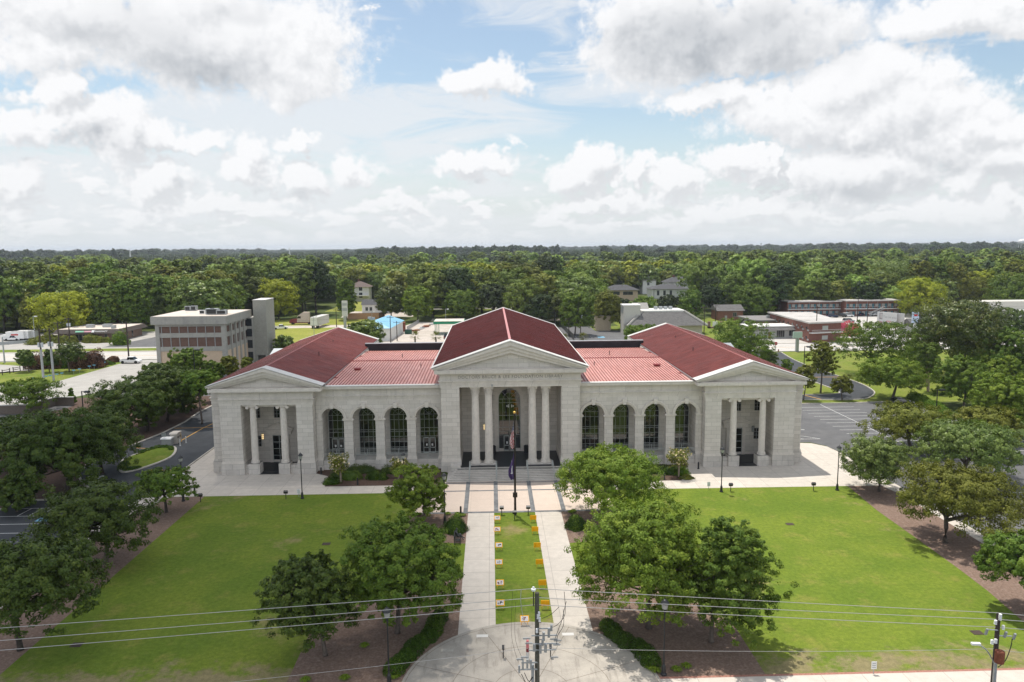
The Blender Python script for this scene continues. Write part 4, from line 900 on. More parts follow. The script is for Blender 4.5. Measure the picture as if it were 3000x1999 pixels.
# bench and the seated bronze figure
t = thing('park_bench', 'dark slatted bench beside the left walk', 'bench', (-6.75, 79.3, 0))
b = MB()
for k in range(6): b.box(-7.05+k*.1, -6.98+k*.1, 78.4, 80.1, .42, .46)
b.build('seat', BRONZE, t); b = MB()
for k in range(12): b.box(-7.16, -7.11, 78.42+k*.145, 78.5+k*.145, .46, .95)
b.box(-7.18, -7.1, 78.4, 80.1, .9, .98); b.build('backrest', BRONZE, t)
for y in (78.45, 80.05): MB().box(-7.15, -7.07, y-.03, y+.03, 0, .98).box(-6.5, -6.42, y-.03, y+.03, 0, .65).box(-7.15, -6.42, y-.03, y+.03, .62, .66).build('bench_leg', BRONZE, t)
def statue():
    # joints: (x,y,z,r) facing +x, sitting at y 79.6
    J = dict(pel=(-6.85,79.6,.58,.15), bel=(-6.9,79.6,.78,.14), che=(-6.95,79.62,1.02,.16), nek=(-6.93,79.64,1.24,.065), hed=(-6.88,79.66,1.40,.115), top=(-6.88,79.66,1.5,.09),
             shl=(-6.95,79.84,1.12,.08), ell=(-6.88,80.12,.98,.055), hal=(-6.9,80.3,1.0,.045), shr=(-6.95,79.40,1.12,.08), elr=(-6.75,79.3,.86,.055), har=(-6.5,79.42,.82,.045),
             hil=(-6.8,79.7,.56,.11), knl=(-6.38,79.75,.62,.085), anl=(-6.28,79.75,.16,.055), fol=(-6.08,79.77,.06,.05), hir=(-6.8,79.5,.56,.11), knr=(-6.40,79.42,.66,.085), anr=(-6.05,79.38,.40,.055), for_=(-5.93,79.36,.46,.05))
    E_ = [('pel','bel'),('bel','che'),('che','nek'),('nek','hed'),('hed','top'),('che','shl'),('shl','ell'),('ell','hal'),('che','shr'),('shr','elr'),('elr','har'),('pel','hil'),('hil','knl'),('knl','anl'),('anl','fol'),('pel','hir'),('hir','knr'),('knr','anr'),('anr','for_')]
    K = list(J); me = bpy.data.meshes.new('statue'); me.from_pydata([J[k][:3] for k in K], [(K.index(a), K.index(b)) for a, b in E_], [])
    o = bpy.data.objects.new('statue', me); COL.objects.link(o); sk = o.modifiers.new('skin', 'SKIN')
    for i, k in enumerate(K): me.skin_vertices[0].data[i].radius = (J[k][3],)*2
    me.skin_vertices[0].data[0].use_root = True; ss = o.modifiers.new('sub', 'SUBSURF'); ss.levels = 1; ss.render_levels = 1
    dg = bpy.context.evaluated_depsgraph_get(); m2 = bpy.data.meshes.new_from_object(o.evaluated_get(dg)); bpy.data.objects.remove(o)
    m2.materials.clear(); m2.materials.append(BRONZE); o = bpy.data.objects.new('body', m2)
    m2.polygons.foreach_set('use_smooth', [True]*len(m2.polygons)); COL.objects.link(o)
    T = thing('statue', 'bronze statue of a seated figure reading on the bench by the left walk', 'statue', (-6.85, 79.6, .45)); o.parent = T; o.location = -Vector(T.location)
    MB().cbox(-6.5, 79.5, .84, .22, .34, .03, 0, 0).build('book', BRONZE, T)
statue()
# ------------------------------------------------------------------ foliage
def leaf_mat(name, stops, trans=.35, rough=.55, spec=.25, objvar=.25, gain=1.75):
    stops = [(p, (c[0]*gain*1.02, c[1]*gain*.96, c[2]*gain*.68)) for p, c in stops]
    m, N, bs = new_mat(name); t = N.n('ShaderNodeAttribute', attribute_name='tint').outputs['Fac']
    oi = N.n('ShaderNodeObjectInfo').outputs['Random']
    f = N.m('ADD', N.m('MULTIPLY', t, 1-objvar), N.m('MULTIPLY', oi, objvar))
    c = N.ramp(f, stops); hs = N.n('ShaderNodeHueSaturation'); N.put(hs.inputs['Color'], c)
    N.put(hs.inputs['Hue'], N.m('ADD', .5, N.m('MULTIPLY', N.m('SUBTRACT', oi, .5), .03*objvar*4))); N.put(hs.inputs['Value'], N.m('ADD', 1-.6*objvar, N.m('MULTIPLY', N.m('FRACT', N.m('MULTIPLY', oi, 7.31)), 1.2*objvar)))
    c = hs.outputs[0]
    N.put(bs.inputs['Base Color'], c); bs.inputs['Roughness'].default_value = rough; bs.inputs['Specular IOR Level'].default_value = spec*.45
    tr = N.n('ShaderNodeBsdfTranslucent'); N.put(tr.inputs[0], N.mix(1., c, (1.25,1.35,.6,1), 'MULTIPLY'))
    mx = N.n('ShaderNodeMixShader'); mx.inputs[0].default_value = trans*.6; N.put(mx.inputs[1], bs.outputs[0]); N.put(mx.inputs[2], tr.outputs[0])
    out = [n for n in N.t.nodes if n.type == 'OUTPUT_MATERIAL'][0]; N.put(out.inputs[0], mx.outputs[0]); return m
LM = dict(
 bright=leaf_mat('bright_leaves', [(0,(.055,.095,.018)),(.5,(.10,.155,.028)),(1,(.17,.21,.045))], .4, objvar=.1, gain=1.5),
 mid=leaf_mat('mid_green_leaves', [(0,(.034,.066,.016)),(.5,(.062,.105,.022)),(1,(.11,.150,.032))], .35, objvar=.15),
 oak=leaf_mat('dark_oak_leaves', [(0,(.026,.048,.014)),(.5,(.045,.075,.018)),(1,(.085,.115,.028))], .25, .45, .35, objvar=.1, gain=1.55),
 olive=leaf_mat('olive_leaves', [(0,(.050,.062,.016)),(.5,(.085,.100,.024)),(1,(.14,.15,.036))], .3, objvar=.12),
 silver=leaf_mat('silvery_green_leaves', [(0,(.036,.064,.020)),(.5,(.078,.115,.036)),(1,(.14,.18,.065))], .3, .4, .4, objvar=.1),
 yellow=leaf_mat('yellow_green_leaves', [(0,(.11,.13,.015)),(.5,(.15,.18,.022)),(1,(.24,.25,.035))], .4, objvar=.1),
 magnolia=leaf_mat('glossy_magnolia_leaves', [(0,(.018,.034,.010)),(.55,(.045,.065,.016)),(1,(.11,.11,.04))], .1, .35, .45, objvar=.1),
 forest=leaf_mat('forest_leaves', [(0,(.034,.062,.020)),(.35,(.058,.090,.026)),(.65,(.088,.118,.034)),(.9,(.120,.148,.044)),(1,(.17,.19,.05))], .3, objvar=.6, gain=1.95),
 dark=leaf_mat('dark_forest_leaves', [(0,(.020,.038,.020)),(.5,(.034,.056,.026)),(1,(.052,.078,.030))], .2, objvar=.4, gain=1.15),
 purple=leaf_mat('purple_shrub_leaves', [(0,(.035,.02,.022)),(.5,(.10,.055,.045)),(1,(.2,.12,.09))], .2, objvar=.1, gain=1.1),
 box=leaf_mat('boxwood_leaves', [(0,(.012,.028,.006)),(.6,(.032,.065,.010)),(1,(.09,.14,.02))], .2, objvar=.1),
 hedge=leaf_mat('bright_hedge_leaves', [(0,(.05,.10,.01)),(.6,(.10,.18,.02)),(1,(.17,.26,.03))], .3, objvar=.1, gain=1.1),
 grassy=leaf_mat('strappy_leaves', [(0,(.06,.12,.015)),(1,(.2,.28,.04))], .3, objvar=.1, gain=1.1),
 flower=leaf_mat('white_pink_blossom', [(0,(.55,.42,.40)),(1,(.75,.68,.64))], .2, objvar=.1, gain=1.1),
 pink=leaf_mat('magenta_blossom', [(0,(.35,.04,.12)),(1,(.6,.15,.25))], .2, objvar=.1, gain=1.1),
 palm=leaf_mat('palmetto_leaves', [(0,(.06,.08,.02)),(1,(.2,.21,.07))], .2, objvar=.1, gain=1.1))
BARK = mat('grey_bark', (.12,.10,.085), .95, .3, 3, bump=.5, bscale=14); BARKD = mat('dark_bark', (.055,.045,.038), .95, .3, 3); BARKL = mat('pale_smooth_bark', (.34,.27,.21), .8, .25, 3)
def crown_data(R, H, seed, n, leaf, nl=16, shape='round', clump=.3, subs=16, fill=.12, jag=.0):
    if n > 6000 and leaf < .5: n = int(n*1.7); leaf *= .8; clump *= .7; subs = int(subs*1.25); fill = .06
    r = np.random.default_rng(seed); C = []
    for i in range(nl):
        # golden-angle spread of limbs with jitter
        t = (i+.5)/nl; th = i*2.39996+r.uniform(-.4,.4)
        if shape == 'spread':   # wide layered crown, flat underside
            z = .22+.66*t**.8; rad = math.sqrt(max(.0, 1-((z-.28)/.75)**2))*r.uniform(.50,.80)
        elif shape == 'cone': z = .1+.85*t; rad = (1-z)*.8*r.uniform(.6,1.)+.03
        elif shape == 'tallround':
            z = .08+.84*t; rad = (1.0-.25*t if t < .5 else .875-1.3*(t-.5))*r.uniform(.55,.8)
        elif shape == 'tall': z = .1+.8*t; rad = (.55-.35*abs(z-.45))*r.uniform(.4,1.1)
        elif shape == 'vase': z = .25+.65*t; rad = (.35+.5*z)*r.uniform(.55,.95)
        else: z = .12+.74*t; rad = math.sqrt(max(.05, 1-((z-.42)/.62)**2))*r.uniform(.5,.74)
        lr = R*r.uniform(.30,.46)*(1-.45*max(0, z-.55)) * (1. if shape != 'cone' else max(.35, 1.1-z))
        C.append((rad*R*math.cos(th), rad*R*math.sin(th), z*H, lr))
    C.append((0,0,H*.45,R*.4)); C.append((r.uniform(-.1,.1)*R,r.uniform(-.1,.1)*R,H*(.84 if shape != 'spread' else .76),R*.3))
    C = np.array(C); S = []
    for (x, y, z, lr) in C:
        d = r.normal(size=(subs, 3)); d[:,2] = d[:,2]*.8+.25; d /= np.linalg.norm(d, axis=1)[:,None]
        rr = lr*r.uniform(.7, 1.15+jag, (subs, 1)); p = np.array((x,y,z))+d*rr*np.array((1,1,.75)); S.append(np.c_[p, np.full(subs, lr)])
    S = np.vstack(S); S[:,2] = np.clip(S[:,2], .02*H, H)
    k = r.integers(0, len(S), n); cr = S[k,3]*clump
    d = r.normal(size=(n,3)); d /= np.linalg.norm(d, axis=1)[:,None]+1e-6
    P = S[k,:3]+d*(cr*r.uniform(.3,1.25,n)**.7)[:,None]*np.array((1,1,.7))
    nf = int(n*fill)
    P[:nf] *= np.array((.75,.75,1)) ; ctr = np.array((0,0,H*.4)); out = P-ctr; out /= np.linalg.norm(out, axis=1)[:,None]+1e-6
    nrm = out*.75+d*.6+r.normal(size=(n,3))*.33+np.array((0,0,.22)); nrm /= np.linalg.norm(nrm, axis=1)[:,None]+1e-6
    a = np.cross(nrm, r.normal(size=(n,3))); a /= np.linalg.norm(a, axis=1)[:,None]+1e-6; b = np.cross(nrm, a)
    L = leaf*r.uniform(.6,1.35,n)[:,None]
    V = np.stack([P-a*L*.62, P-b*L*.36+nrm*L*.06, P+a*L*.62, P+b*L*.36+nrm*L*.06], 1).reshape(-1,3)
    V[:,2] = np.maximum(V[:,2], 0)
    ct = r.uniform(0,1,len(S)); tint = np.clip(ct[k]*.55+r.uniform(0,1,n)*.45, 0, 1)
    return V, tint, C
def quad_mesh(name, V, tint, m):
    n = len(tint); me = bpy.data.meshes.new(name); me.vertices.add(len(V)); me.vertices.foreach_set('co', V.astype(np.float32).ravel())
    me.loops.add(4*n); me.loops.foreach_set('vertex_index', np.arange(4*n, dtype=np.int32)); me.polygons.add(n)
    me.polygons.foreach_set('loop_start', np.arange(0, 4*n, 4, dtype=np.int32)); me.update(calc_edges=True)
    at = me.attributes.new('tint', 'FLOAT', 'FACE'); at.data.foreach_set('value', tint.astype(np.float32)); me.materials.append(m); return me
def trunk_mesh(name, z0, C, R, r0, m, k=8, seed=0, zfork=.25, H=5., stems=1):
    rn = random.Random(seed); mb = MB(); zf = z0+(max(0, -z0)) + H*zfork
    L = sorted(C.tolist(), key=lambda c: -c[3])[:k]
    for s in range(stems):
        ox = 0 if stems == 1 else math.cos(s*2.3)*r0*2.2; oy = 0 if stems == 1 else math.sin(s*2.3)*r0*2.2
        top = Vector((ox*2+rn.uniform(-.1,.1)*R, oy*2+rn.uniform(-.1,.1)*R, zf))
        base = Vector((ox*.4, oy*.4, z0))
        mb.tube([base, base+(top-base)*.06+Vector((0,0,.02)), base+(top-base)*.5+Vector((rn.uniform(-.1,.1),rn.uniform(-.1,.1),0)), top, top+Vector((0,0,H*.3))], r0*1.5, 9, r0*.5)
        for c in L[s::stems]:
            e = Vector(c[:3]); mid = top*.5+e*.5+Vector((0,0,-.04*H)); st = base+(top-base)*rn.uniform(.7,1.)
            mb.tube([st, mid, e], r0*.55, 6, r0*.12)
            for q in range(3):
                e2 = e+Vector((rn.uniform(-1,1),rn.uniform(-1,1),rn.uniform(-.2,.9)))*c[3]*.9; mb.tube([mid*.4+e*.6, e2], r0*.2, 4, r0*.05)
    me = bpy.data.meshes.new(name); me.from_pydata([Vector(p) for p in mb.v], [], mb.f); me.materials.append(m)
    me.polygons.foreach_set('use_smooth', [True]*len(me.polygons)); return me
NTREE = 0
def put_tree(name, label, cat, x, y, zb, R, H, m, seed=0, n=9000, leaf=.3, shape='round', bark=None, group=None, nl=16, stems=1, r0=None, lean=(0,0), clump=.3, subs=16, flowers=None, fork=.25, jag=0.):
    global NTREE; NTREE += 1
    t = thing(name, label, cat, (x, y, 0), group); V, tint, C = crown_data(R, H, seed, n, leaf, nl, shape, clump, subs, jag=jag)
    V[:,0] += lean[0]; V[:,1] += lean[1]; C[:,0] += lean[0]; C[:,1] += lean[1]
    co = bpy.data.objects.new('crown', quad_mesh('crown', V, tint, LM[m])); COL.objects.link(co); co.parent = t; co.location = (0,0,zb)
    if flowers:
        V2, t2, _ = crown_data(R*1.02, H*1.02, seed, int(flowers[1]), flowers[2], nl, shape, clump*1.1, subs); V2[:,0] += lean[0]; V2[:,1] += lean[1]
        fo = bpy.data.objects.new('blossom', quad_mesh('blossom', V2, t2, LM[flowers[0]])); COL.objects.link(fo); fo.parent = t; fo.location = (0,0,zb)
    if r0 is None: r0 = .05+.028*R
    to = bpy.data.objects.new('trunk', trunk_mesh('trunk', -zb, C, R, r0, bark or BARK, 9, seed, fork, H, stems)); COL.objects.link(to); to.parent = t; to.location = (0,0,zb)
    return t
def ptree(label, base, box, m, seed, shape='round', Y=None, n=9000, leaf=.3, name='tree', cat='tree', group=None, zlow=None, k=1., **kw):
    """base px of the trunk foot (or None with Y) and crown box (x0,x1,y0,y1) in source px"""
    x0, x1, y0, y1 = box; xm = (x0+x1)/2
    if base is not None: bx, by = g(*base)
    else: by = Y; bx = gy(xm, (y0+y1)/2, Y)[0]
    ym = (y0+y1)/2; R = (gy(x1, ym, by)[0]-gy(x0, ym, by)[0])/2*k
    cx = gy(xm, ym, by)[0]; zt = gy(xm, y0, by+R*.15)[2]; zb = gy(xm, y1, by-R*.55)[2] if zlow is None else zlow
    zb = max(zb, .25); H = max(zt-zb, R*.5)
    return put_tree(name, label, cat, bx, by, zb, R, H, m, seed, n, leaf, shape, group=group, lean=(cx-bx, 0), **kw)
# --- trees near the library, one by one
G1 = 'trees around the library lawns'
ptree('small tree with layered branches at the far left corner of the left lawn', (488,1502), (392,568,1376,1483), 'mid', 1, 'spread', n=8250, leaf=.26, group=G1, nl=18, bark=BARKD)
ptree('broad dark tree beside the car park lines left of the left lawn', (310,1654), (119,446,1415,1630), 'oak', 2, 'round', n=22500, leaf=.26, group=G1, nl=24, bark=BARK, subs=20)
ptree('big dark tree cut by the left edge of the photo, nearest on the left', (60,1905), (-70,290,1572,1880), 'oak', 3, 'spread', n=24000, leaf=.24, group=G1, nl=26, bark=BARKD, subs=20)
ptree('dark dense tree left of the big one before the left walk', (953,1921), (772,1030,1628,1895), 'oak', 4, 'round', n=22500, leaf=.22, group=G1, nl=26, subs=20, jag=.15)
ptree('very large round green tree on the left of the central walk', (1164,1855), (1007,1352,1512,1850), 'mid', 5, 'round', n=39000, leaf=.22, group=G1, nl=34, subs=24, clump=.26)
ptree('bright green small tree left of the entrance steps', (1241,1530), (1135,1322,1362,1522), 'bright', 6, 'round', n=13500, leaf=.24, group=G1, nl=18)
ptree('large bright green tree right of the entrance steps', (1778,1514), (1635,1946,1322,1505), 'bright', 8, 'spread', n=28500, leaf=.24, group=G1, nl=34, subs=20, zlow=1.6)
ptree('very large green tree in the middle of the right mulch bed', (1900,1840), (1690,2085,1466,1830), 'bright', 9, 'round', n=40500, leaf=.23, group=G1, nl=40, subs=22, clump=.26)
ptree('dark ragged tree at the right lawn edge of the near mulch bed', (2083,1882), (2005,2275,1520,1865), 'mid', 10, 'tallround', n=30000, leaf=.22, group=G1, nl=34, subs=18, jag=.5)
ptree('silvery green tree at the right end of the pavement', (2575,1440), (2464,2674,1280,1448), 'silver', 11, 'spread', n=18000, leaf=.24, group=G1, nl=26, clump=.34)
ptree('wide tree with its shadow on mulch, middle of the right lawn border', (2769,1590), (2640,2984,1375,1582), 'olive', 12, 'spread', n=25500, leaf=.24, group=G1, nl=30)
ptree('tree cut by the right edge of the photo beside the near right lawn border', (3010,1790), (2880,3120,1568,1735), 'mid', 13, 'round', n=19500, leaf=.22, group=G1, nl=26)
ptree('flat topped tree standing in the right car park', (2669,1318), (2545,2790,1192,1312), 'olive', 14, 'spread', n=16500, leaf=.3, group=G1, nl=24, fork=.15)
ptree('wide grey green tree behind the lawn border trees on the right', (2810,1404), (2686,2978,1243,1398), 'silver', 15, 'spread', n=21000, leaf=.28, group=G1, nl=28)
ptree('tree between two car park rows on the far right', (2900,1330), (2800,2985,1195,1310), 'olive', 16, 'spread', n=13500, leaf=.32, group=G1, nl=22)
G2 = 'trees of the left parking area'
ptree('big dark oak mass at the left edge beside the drive', (195,1450), (-20,312,1205,1440), 'oak', 20, 'round', n=25500, leaf=.3, group=G2, nl=30, bark=BARKD)
ptree('dark oak with the widest crown left of the drive', (300,1390), (150,400,1195,1400), 'oak', 21, 'spread', n=21000, leaf=.3, group=G2, nl=28, bark=BARKD)
ptree('dark oak right behind the traffic island', (432,1264), (270,490,1110,1262), 'oak', 22, 'round', n=21000, leaf=.32, group=G2, nl=28, bark=BARKD)
ptree('tall dark oak nearest the left side of the library', (490,1235), (400,585,1072,1225), 'oak', 23, 'round', n=21000, leaf=.32, group=G2, nl=28, bark=BARKD)
ptree('lower dark tree in the shade at the left photo edge', (50,1500), (-30,110,1395,1500), 'oak', 24, 'round', n=12000, leaf=.3, group=G2, nl=16)
ptree('small spreading tree by the pale pavement at the left edge', (104,1204), (-20,170,1118,1196), 'mid', 25, 'spread', n=9000, leaf=.34, group=G2, nl=20, bark=BARKD)
ptree('little cone shaped tree left of the big dark oaks', (207,1185), (190,226,1135,1185), 'hedge', 26, 'cone', n=3750, leaf=.3, group=G2, nl=12)
ptree('dark tree in front of the office building, left of its lamp', None, (400,545,1062,1160), 'oak', 27, 'round', Y=150, n=13500, leaf=.4, group=G2, nl=24)
ptree('green tree in front of the middle of the office building', None, (492,600,1020,1105), 'mid', 28, 'round', Y=172, n=12000, leaf=.42, group=G2, nl=20)
ptree('bushy green tree between the office building and the library roof', None, (588,655,1056,1120), 'mid', 29, 'round', Y=160, n=8250, leaf=.4, group=G2, nl=16)
ptree('olive tinted tree before the right side of the office building', None, (643,700,1038,1105), 'olive', 30, 'round', Y=170, n=8250, leaf=.4, group=G2, nl=16)
ptree('small round tree at the office tower foot', None, (705,740,1045,1085), 'olive', 31, 'round', Y=180, n=3750, leaf=.4, group=G2, nl=10)
ptree('low green tree touching the left pavilion roof', None, (530,640,1085,1160), 'mid', 32, 'round', Y=138, n=12000, leaf=.36, group=G2, nl=20)
ptree('round grey green tree right of the office tower', None, (800,862,980,1040), 'silver', 33, 'round', Y=215, n=6750, leaf=.5, group=G2, nl=16)
ptree('grey green tree in front of the blue roofed building', None, (1010,1128,943,1010), 'silver', 34, 'round', Y=205, n=9750, leaf=.5, group=G2, nl=20)
G3 = 'street trees on the grass left of the street'
for i, (b, bx, lb) in enumerate((((85,1090),(44,105,1022,1075),'leftmost of the three dark trees on the street corner grass'), ((145.5,1091),(115,172,1022,1075),'middle one of the three dark trees on the street corner grass'), ((203.5,1089.5),(158,250,1003,1062),'rightmost and largest of the three dark trees on the street corner grass'))):
    ptree(lb, b, bx, 'oak', 40+i, 'cone' if i == 1 else 'round', n=4500, leaf=.42, group=G3, nl=18, k=.95)
G4 = 'trees of the right parking area'
ptree('slim tree with a clear trunk on the grass right of the library', (2404,1152), (2358,2456,995,1108), 'olive', 50, 'tall', n=9750, leaf=.32, group=G4, nl=20, k=1.1)
ptree('small young tree in the strip at the top of the car park', (2467,1173), (2436,2500,1097,1158), 'olive', 51, 'round', n=4500, leaf=.3, group=G4, nl=14)
ptree('thin tree close to the right pavilion roof tip', (2354,1173), (2326,2392,1064,1143), 'olive', 52, 'round', n=5400, leaf=.3, group=G4, nl=14)
ptree('tiny tree above the right pavilion roof slope', (2302,1095), (2287,2320,1050,1088), 'mid', 53, 'round', n=2700, leaf=.3, group=G4, nl=10)
ptree('spreading bright tree over the parked black car', (2614,1171), (2515,2706,1056,1150), 'bright', 54, 'spread', n=18000, leaf=.34, group=G4, nl=28)
ptree('old wide tree with bare twisting upper limbs beyond the drive', (2563,1100), (2462,2693,948,1080), 'mid', 55, 'spread', n=13500, leaf=.36, group=G4, nl=26, bark=BARKD, clump=.26, jag=.6)
ptree('large glossy magnolia on the right', (2815,1110), (2685,2938,882,1052), 'magnolia', 56, 'round', n=24000, leaf=.45, group=G4, nl=30, clump=.36)
ptree('many stemmed tree beside the hedge on the right', (2719,1148), (2680,2760,995,1132), 'mid', 57, 'vase', n=9750, leaf=.34, group=G4, nl=18, stems=4, bark=BARKL)
ptree('dark grey green tree beyond the hedge on the right', (2823,1191), (2738,2885,1038,1188), 'mid', 58, 'round', n=16500, leaf=.34, group=G4, nl=26)
ptree('tall light green tree at the right photo edge', (2960,1130), (2876,3030,952,1118), 'mid', 59, 'round', n=18000, leaf=.38, group=G4, nl=26)
ptree('bright green tree low at the right photo edge', (2950,1290), (2860,3040,1090,1270), 'bright', 60, 'round', n=21000, leaf=.32, group=G4, nl=28)
ptree('full dark green tree behind the hedge, left of the tall light one', None, (2790,2900,945,1075), 'mid', 65, 'round', Y=190, n=9000, leaf=.42, group=G4, nl=26)
ptree('dark rounded tree filling the gap right of the magnolia', None, (2895,3020,900,1010), 'oak', 66, 'round', Y=225, n=9000, leaf=.45, group=G4, nl=26)
ptree('bushy tree between the old wide tree and the magnolia', None, (2640,2745,985,1075), 'mid', 67, 'round', Y=195, n=8000, leaf=.4, group=G4, nl=24)
ptree('low bright tree at the right photo edge behind the hedge', None, (2870,2990,1040,1150), 'bright', 68, 'round', Y=160, n=9000, leaf=.36, group=G4, nl=24)
ptree('green tree just right of the library roof by the street', (2170,1085), (2072,2258,936,1075), 'mid', 61, 'round', n=16500, leaf=.36, group=G4, nl=28, jag=.2)
ptree('small silvery tree beside the drive entrance', (2255,1085), (2224,2278,1025,1078), 'silver', 62, 'round', n=4500, leaf=.34, group=G4, nl=12)
ptree('yellow green round tree left of the magnolia beyond the billboard', None, (2632,2770,812,935), 'yellow', 63, 'round', Y=325, n=13500, leaf=.7, group=G4, nl=26)
ptree('low tree behind the right wing roof', None, (1822,1935,955,1010), 'mid', 64, 'round', Y=225, n=7500, leaf=.5, group=G4, nl=18)
G5 = 'parking lot oaks behind the library'
ptree('left of the two round trees in the asphalt lot behind the library', (1684,982), (1637,1745,845,968), 'mid', 70, 'round', n=9000, leaf=.6, group=G5, nl=26)
ptree('right of the two round trees in the asphalt lot behind the library', (1776,967), (1738,1822,850,955), 'olive', 71, 'round', n=8000, leaf=.6, group=G5, nl=24)
ptree('dark oak filling the gap left of the widest oak', (60,1370), (-60,170,1215,1370), 'oak', 35, 'round', n=17000, leaf=.3, group=G2, nl=28, bark=BARKD)
ptree('dark oak beside the library roof line behind the tallest oak', (560,1205), (455,600,1085,1200), 'oak', 36, 'round', n=13000, leaf=.32, group=G2, nl=22, bark=BARKD)
ptree('low dark oak over the bend of the drive', (330,1330), (205,345,1290,1400), 'oak', 37, 'round', n=9000, leaf=.28, group=G2, nl=18, bark=BARKD)
# crape myrtles, shrubs, hedges
for i, (b, bx, st, lb) in enumerate((((998,1415.7),(953,1027,1328,1402),4,'flowering crape myrtle beside the left pavilion'), ((1168,1412),(1137,1207,1345,1400),3,'flowering crape myrtle before the second arch of the left arcade'),
        ((1988.5,1398),(1949,2027,1315,1388),4,'flowering crape myrtle beside the right pavilion'), ((1774,1412),(1745,1800,1312,1395),3,'flowering crape myrtle behind the large tree right of the steps'))):
    ptree(lb, b, bx, 'olive', 80+i, 'vase', n=3200, leaf=.16, name='crape_myrtle', cat='crape myrtle', group='crape myrtles along the arcades', nl=18, stems=st, bark=BARKL, r0=.05, flowers=('flower', 170, .26), zlow=1.1)
def shrub(label, x, y, rx, ry, h, m, n, seed, name='shrub', cat='shrub', group=None, leaf=.1, fl=None):
    r = np.random.default_rng(seed); d = r.normal(size=(n,3)); d[:,2] = np.abs(d[:,2]); d /= np.linalg.norm(d, axis=1)[:,None]
    bump = 1+.10*np.sin(d[:,0]*5+seed)+.08*np.sin(d[:,1]*7+seed*2)+.07*np.sin(d[:,2]*9)
    P = d*np.array((rx,ry,h))*(bump*r.uniform(.82,1.03,n))[:,None]; P[:,2] = np.maximum(P[:,2], .03)
    nrm = d+r.normal(size=(n,3))*.45; nrm /= np.linalg.norm(nrm, axis=1)[:,None]; a = np.cross(nrm, r.normal(size=(n,3))); a /= np.linalg.norm(a, axis=1)[:,None]; b = np.cross(nrm, a); L = leaf*r.uniform(.7,1.4,n)[:,None]
    V = np.stack([P-a*L*.6,P-b*L*.4,P+a*L*.6,P+b*L*.4],1).reshape(-1,3); tint = np.clip(r.uniform(0,1,n)*.6+.4*(np.sin(P[:,0]*3+seed)*.5+.5),0,1)
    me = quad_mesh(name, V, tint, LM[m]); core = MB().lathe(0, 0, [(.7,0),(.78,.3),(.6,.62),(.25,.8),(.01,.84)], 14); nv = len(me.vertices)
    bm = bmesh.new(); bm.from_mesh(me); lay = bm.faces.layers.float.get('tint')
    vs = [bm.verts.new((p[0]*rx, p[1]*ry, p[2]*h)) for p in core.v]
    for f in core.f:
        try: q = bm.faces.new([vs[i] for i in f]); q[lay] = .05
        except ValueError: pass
    bm.to_mesh(me); bm.free(); o = bpy.data.objects.new(name, me); COL.objects.link(o); o.location = (x,y,0); tag(o, label, cat, group); return o
x, y = g(1333, 1564); shrub('large round clipped bush beside the left walk behind the bench', x, y+.9, 1.55, 1.5, 1.7, 'box', 4200, 1, leaf=.1)
x, y = g(1690, 1555); shrub('dark round clipped bush beside the right walk', x, y+.9, 1.4, 1.3, 1.45, 'box', 3600, 2, leaf=.1)
A_ = lambda u, v: (600+u*.3508, 900+v*.3508)
SB = [((1045,1490),1.3,.9,.8,'box','dark low shrub at the left end of the left bed'), ((1210,1455),1.7,1.,1.25,'mid','rounded shrub under the crape myrtle of the left bed'), ((1405,1452),1.15,.9,1.2,'box','rounded shrub in the middle of the left bed'),
      ((1478,1450),.85,.7,.9,'box','smaller rounded shrub right of the middle one in the left bed'), ((1250,1400),1.8,.9,1.2,'oak','dark shrub against the left arcade, left one'), ((1340,1395),1.8,.9,1.1,'oak','dark shrub against the left arcade, middle one'),
      ((1540,1400),1.7,.9,1.1,'oak','dark shrub against the left arcade, right one'), ((1100,1440),1.2,.8,1.2,'oak','dark shrub beside the crape myrtle stems of the left bed'), ((1640,1400),1.4,.9,1.,'oak','dark shrub at the steps end of the left bed')]
for i, (p, rx, ry, h, m, lb) in enumerate(SB):
    x, y = g(*A_(*p)); shrub(lb, x, y+ry, rx, ry, h, m, 1500, 10+i, group='shrubs of the left planting bed', leaf=.11)
D_ = lambda u, v: (1650+u*.3508, 900+v*.3508)
for i, (p, rx, ry, h, m, lb) in enumerate([((830,1400),1.6,.9,1.3,'oak','dark shrub against the right arcade'), ((910,1410),1.4,.9,1.3,'box','dark shrub left of the right crape myrtle stems'), ((1010,1420),1.2,.9,1.2,'hedge','light green shrub right of the right crape myrtle stems'), ((1040,1445),1.1,.6,.6,'olive','low shrub at the corner of the right bed'), ((750,1395),1.6,.9,1.2,'oak','dark shrub near the steps in the right bed'), ((640,1390),1.6,.9,1.2,'oak','dark shrub closest to the steps in the right bed')]):
    x, y = g(*D_(*p)); shrub(lb, x, y+ry, rx, ry, h, m, 1400, 30+i, group='shrubs of the right planting bed', leaf=.11)
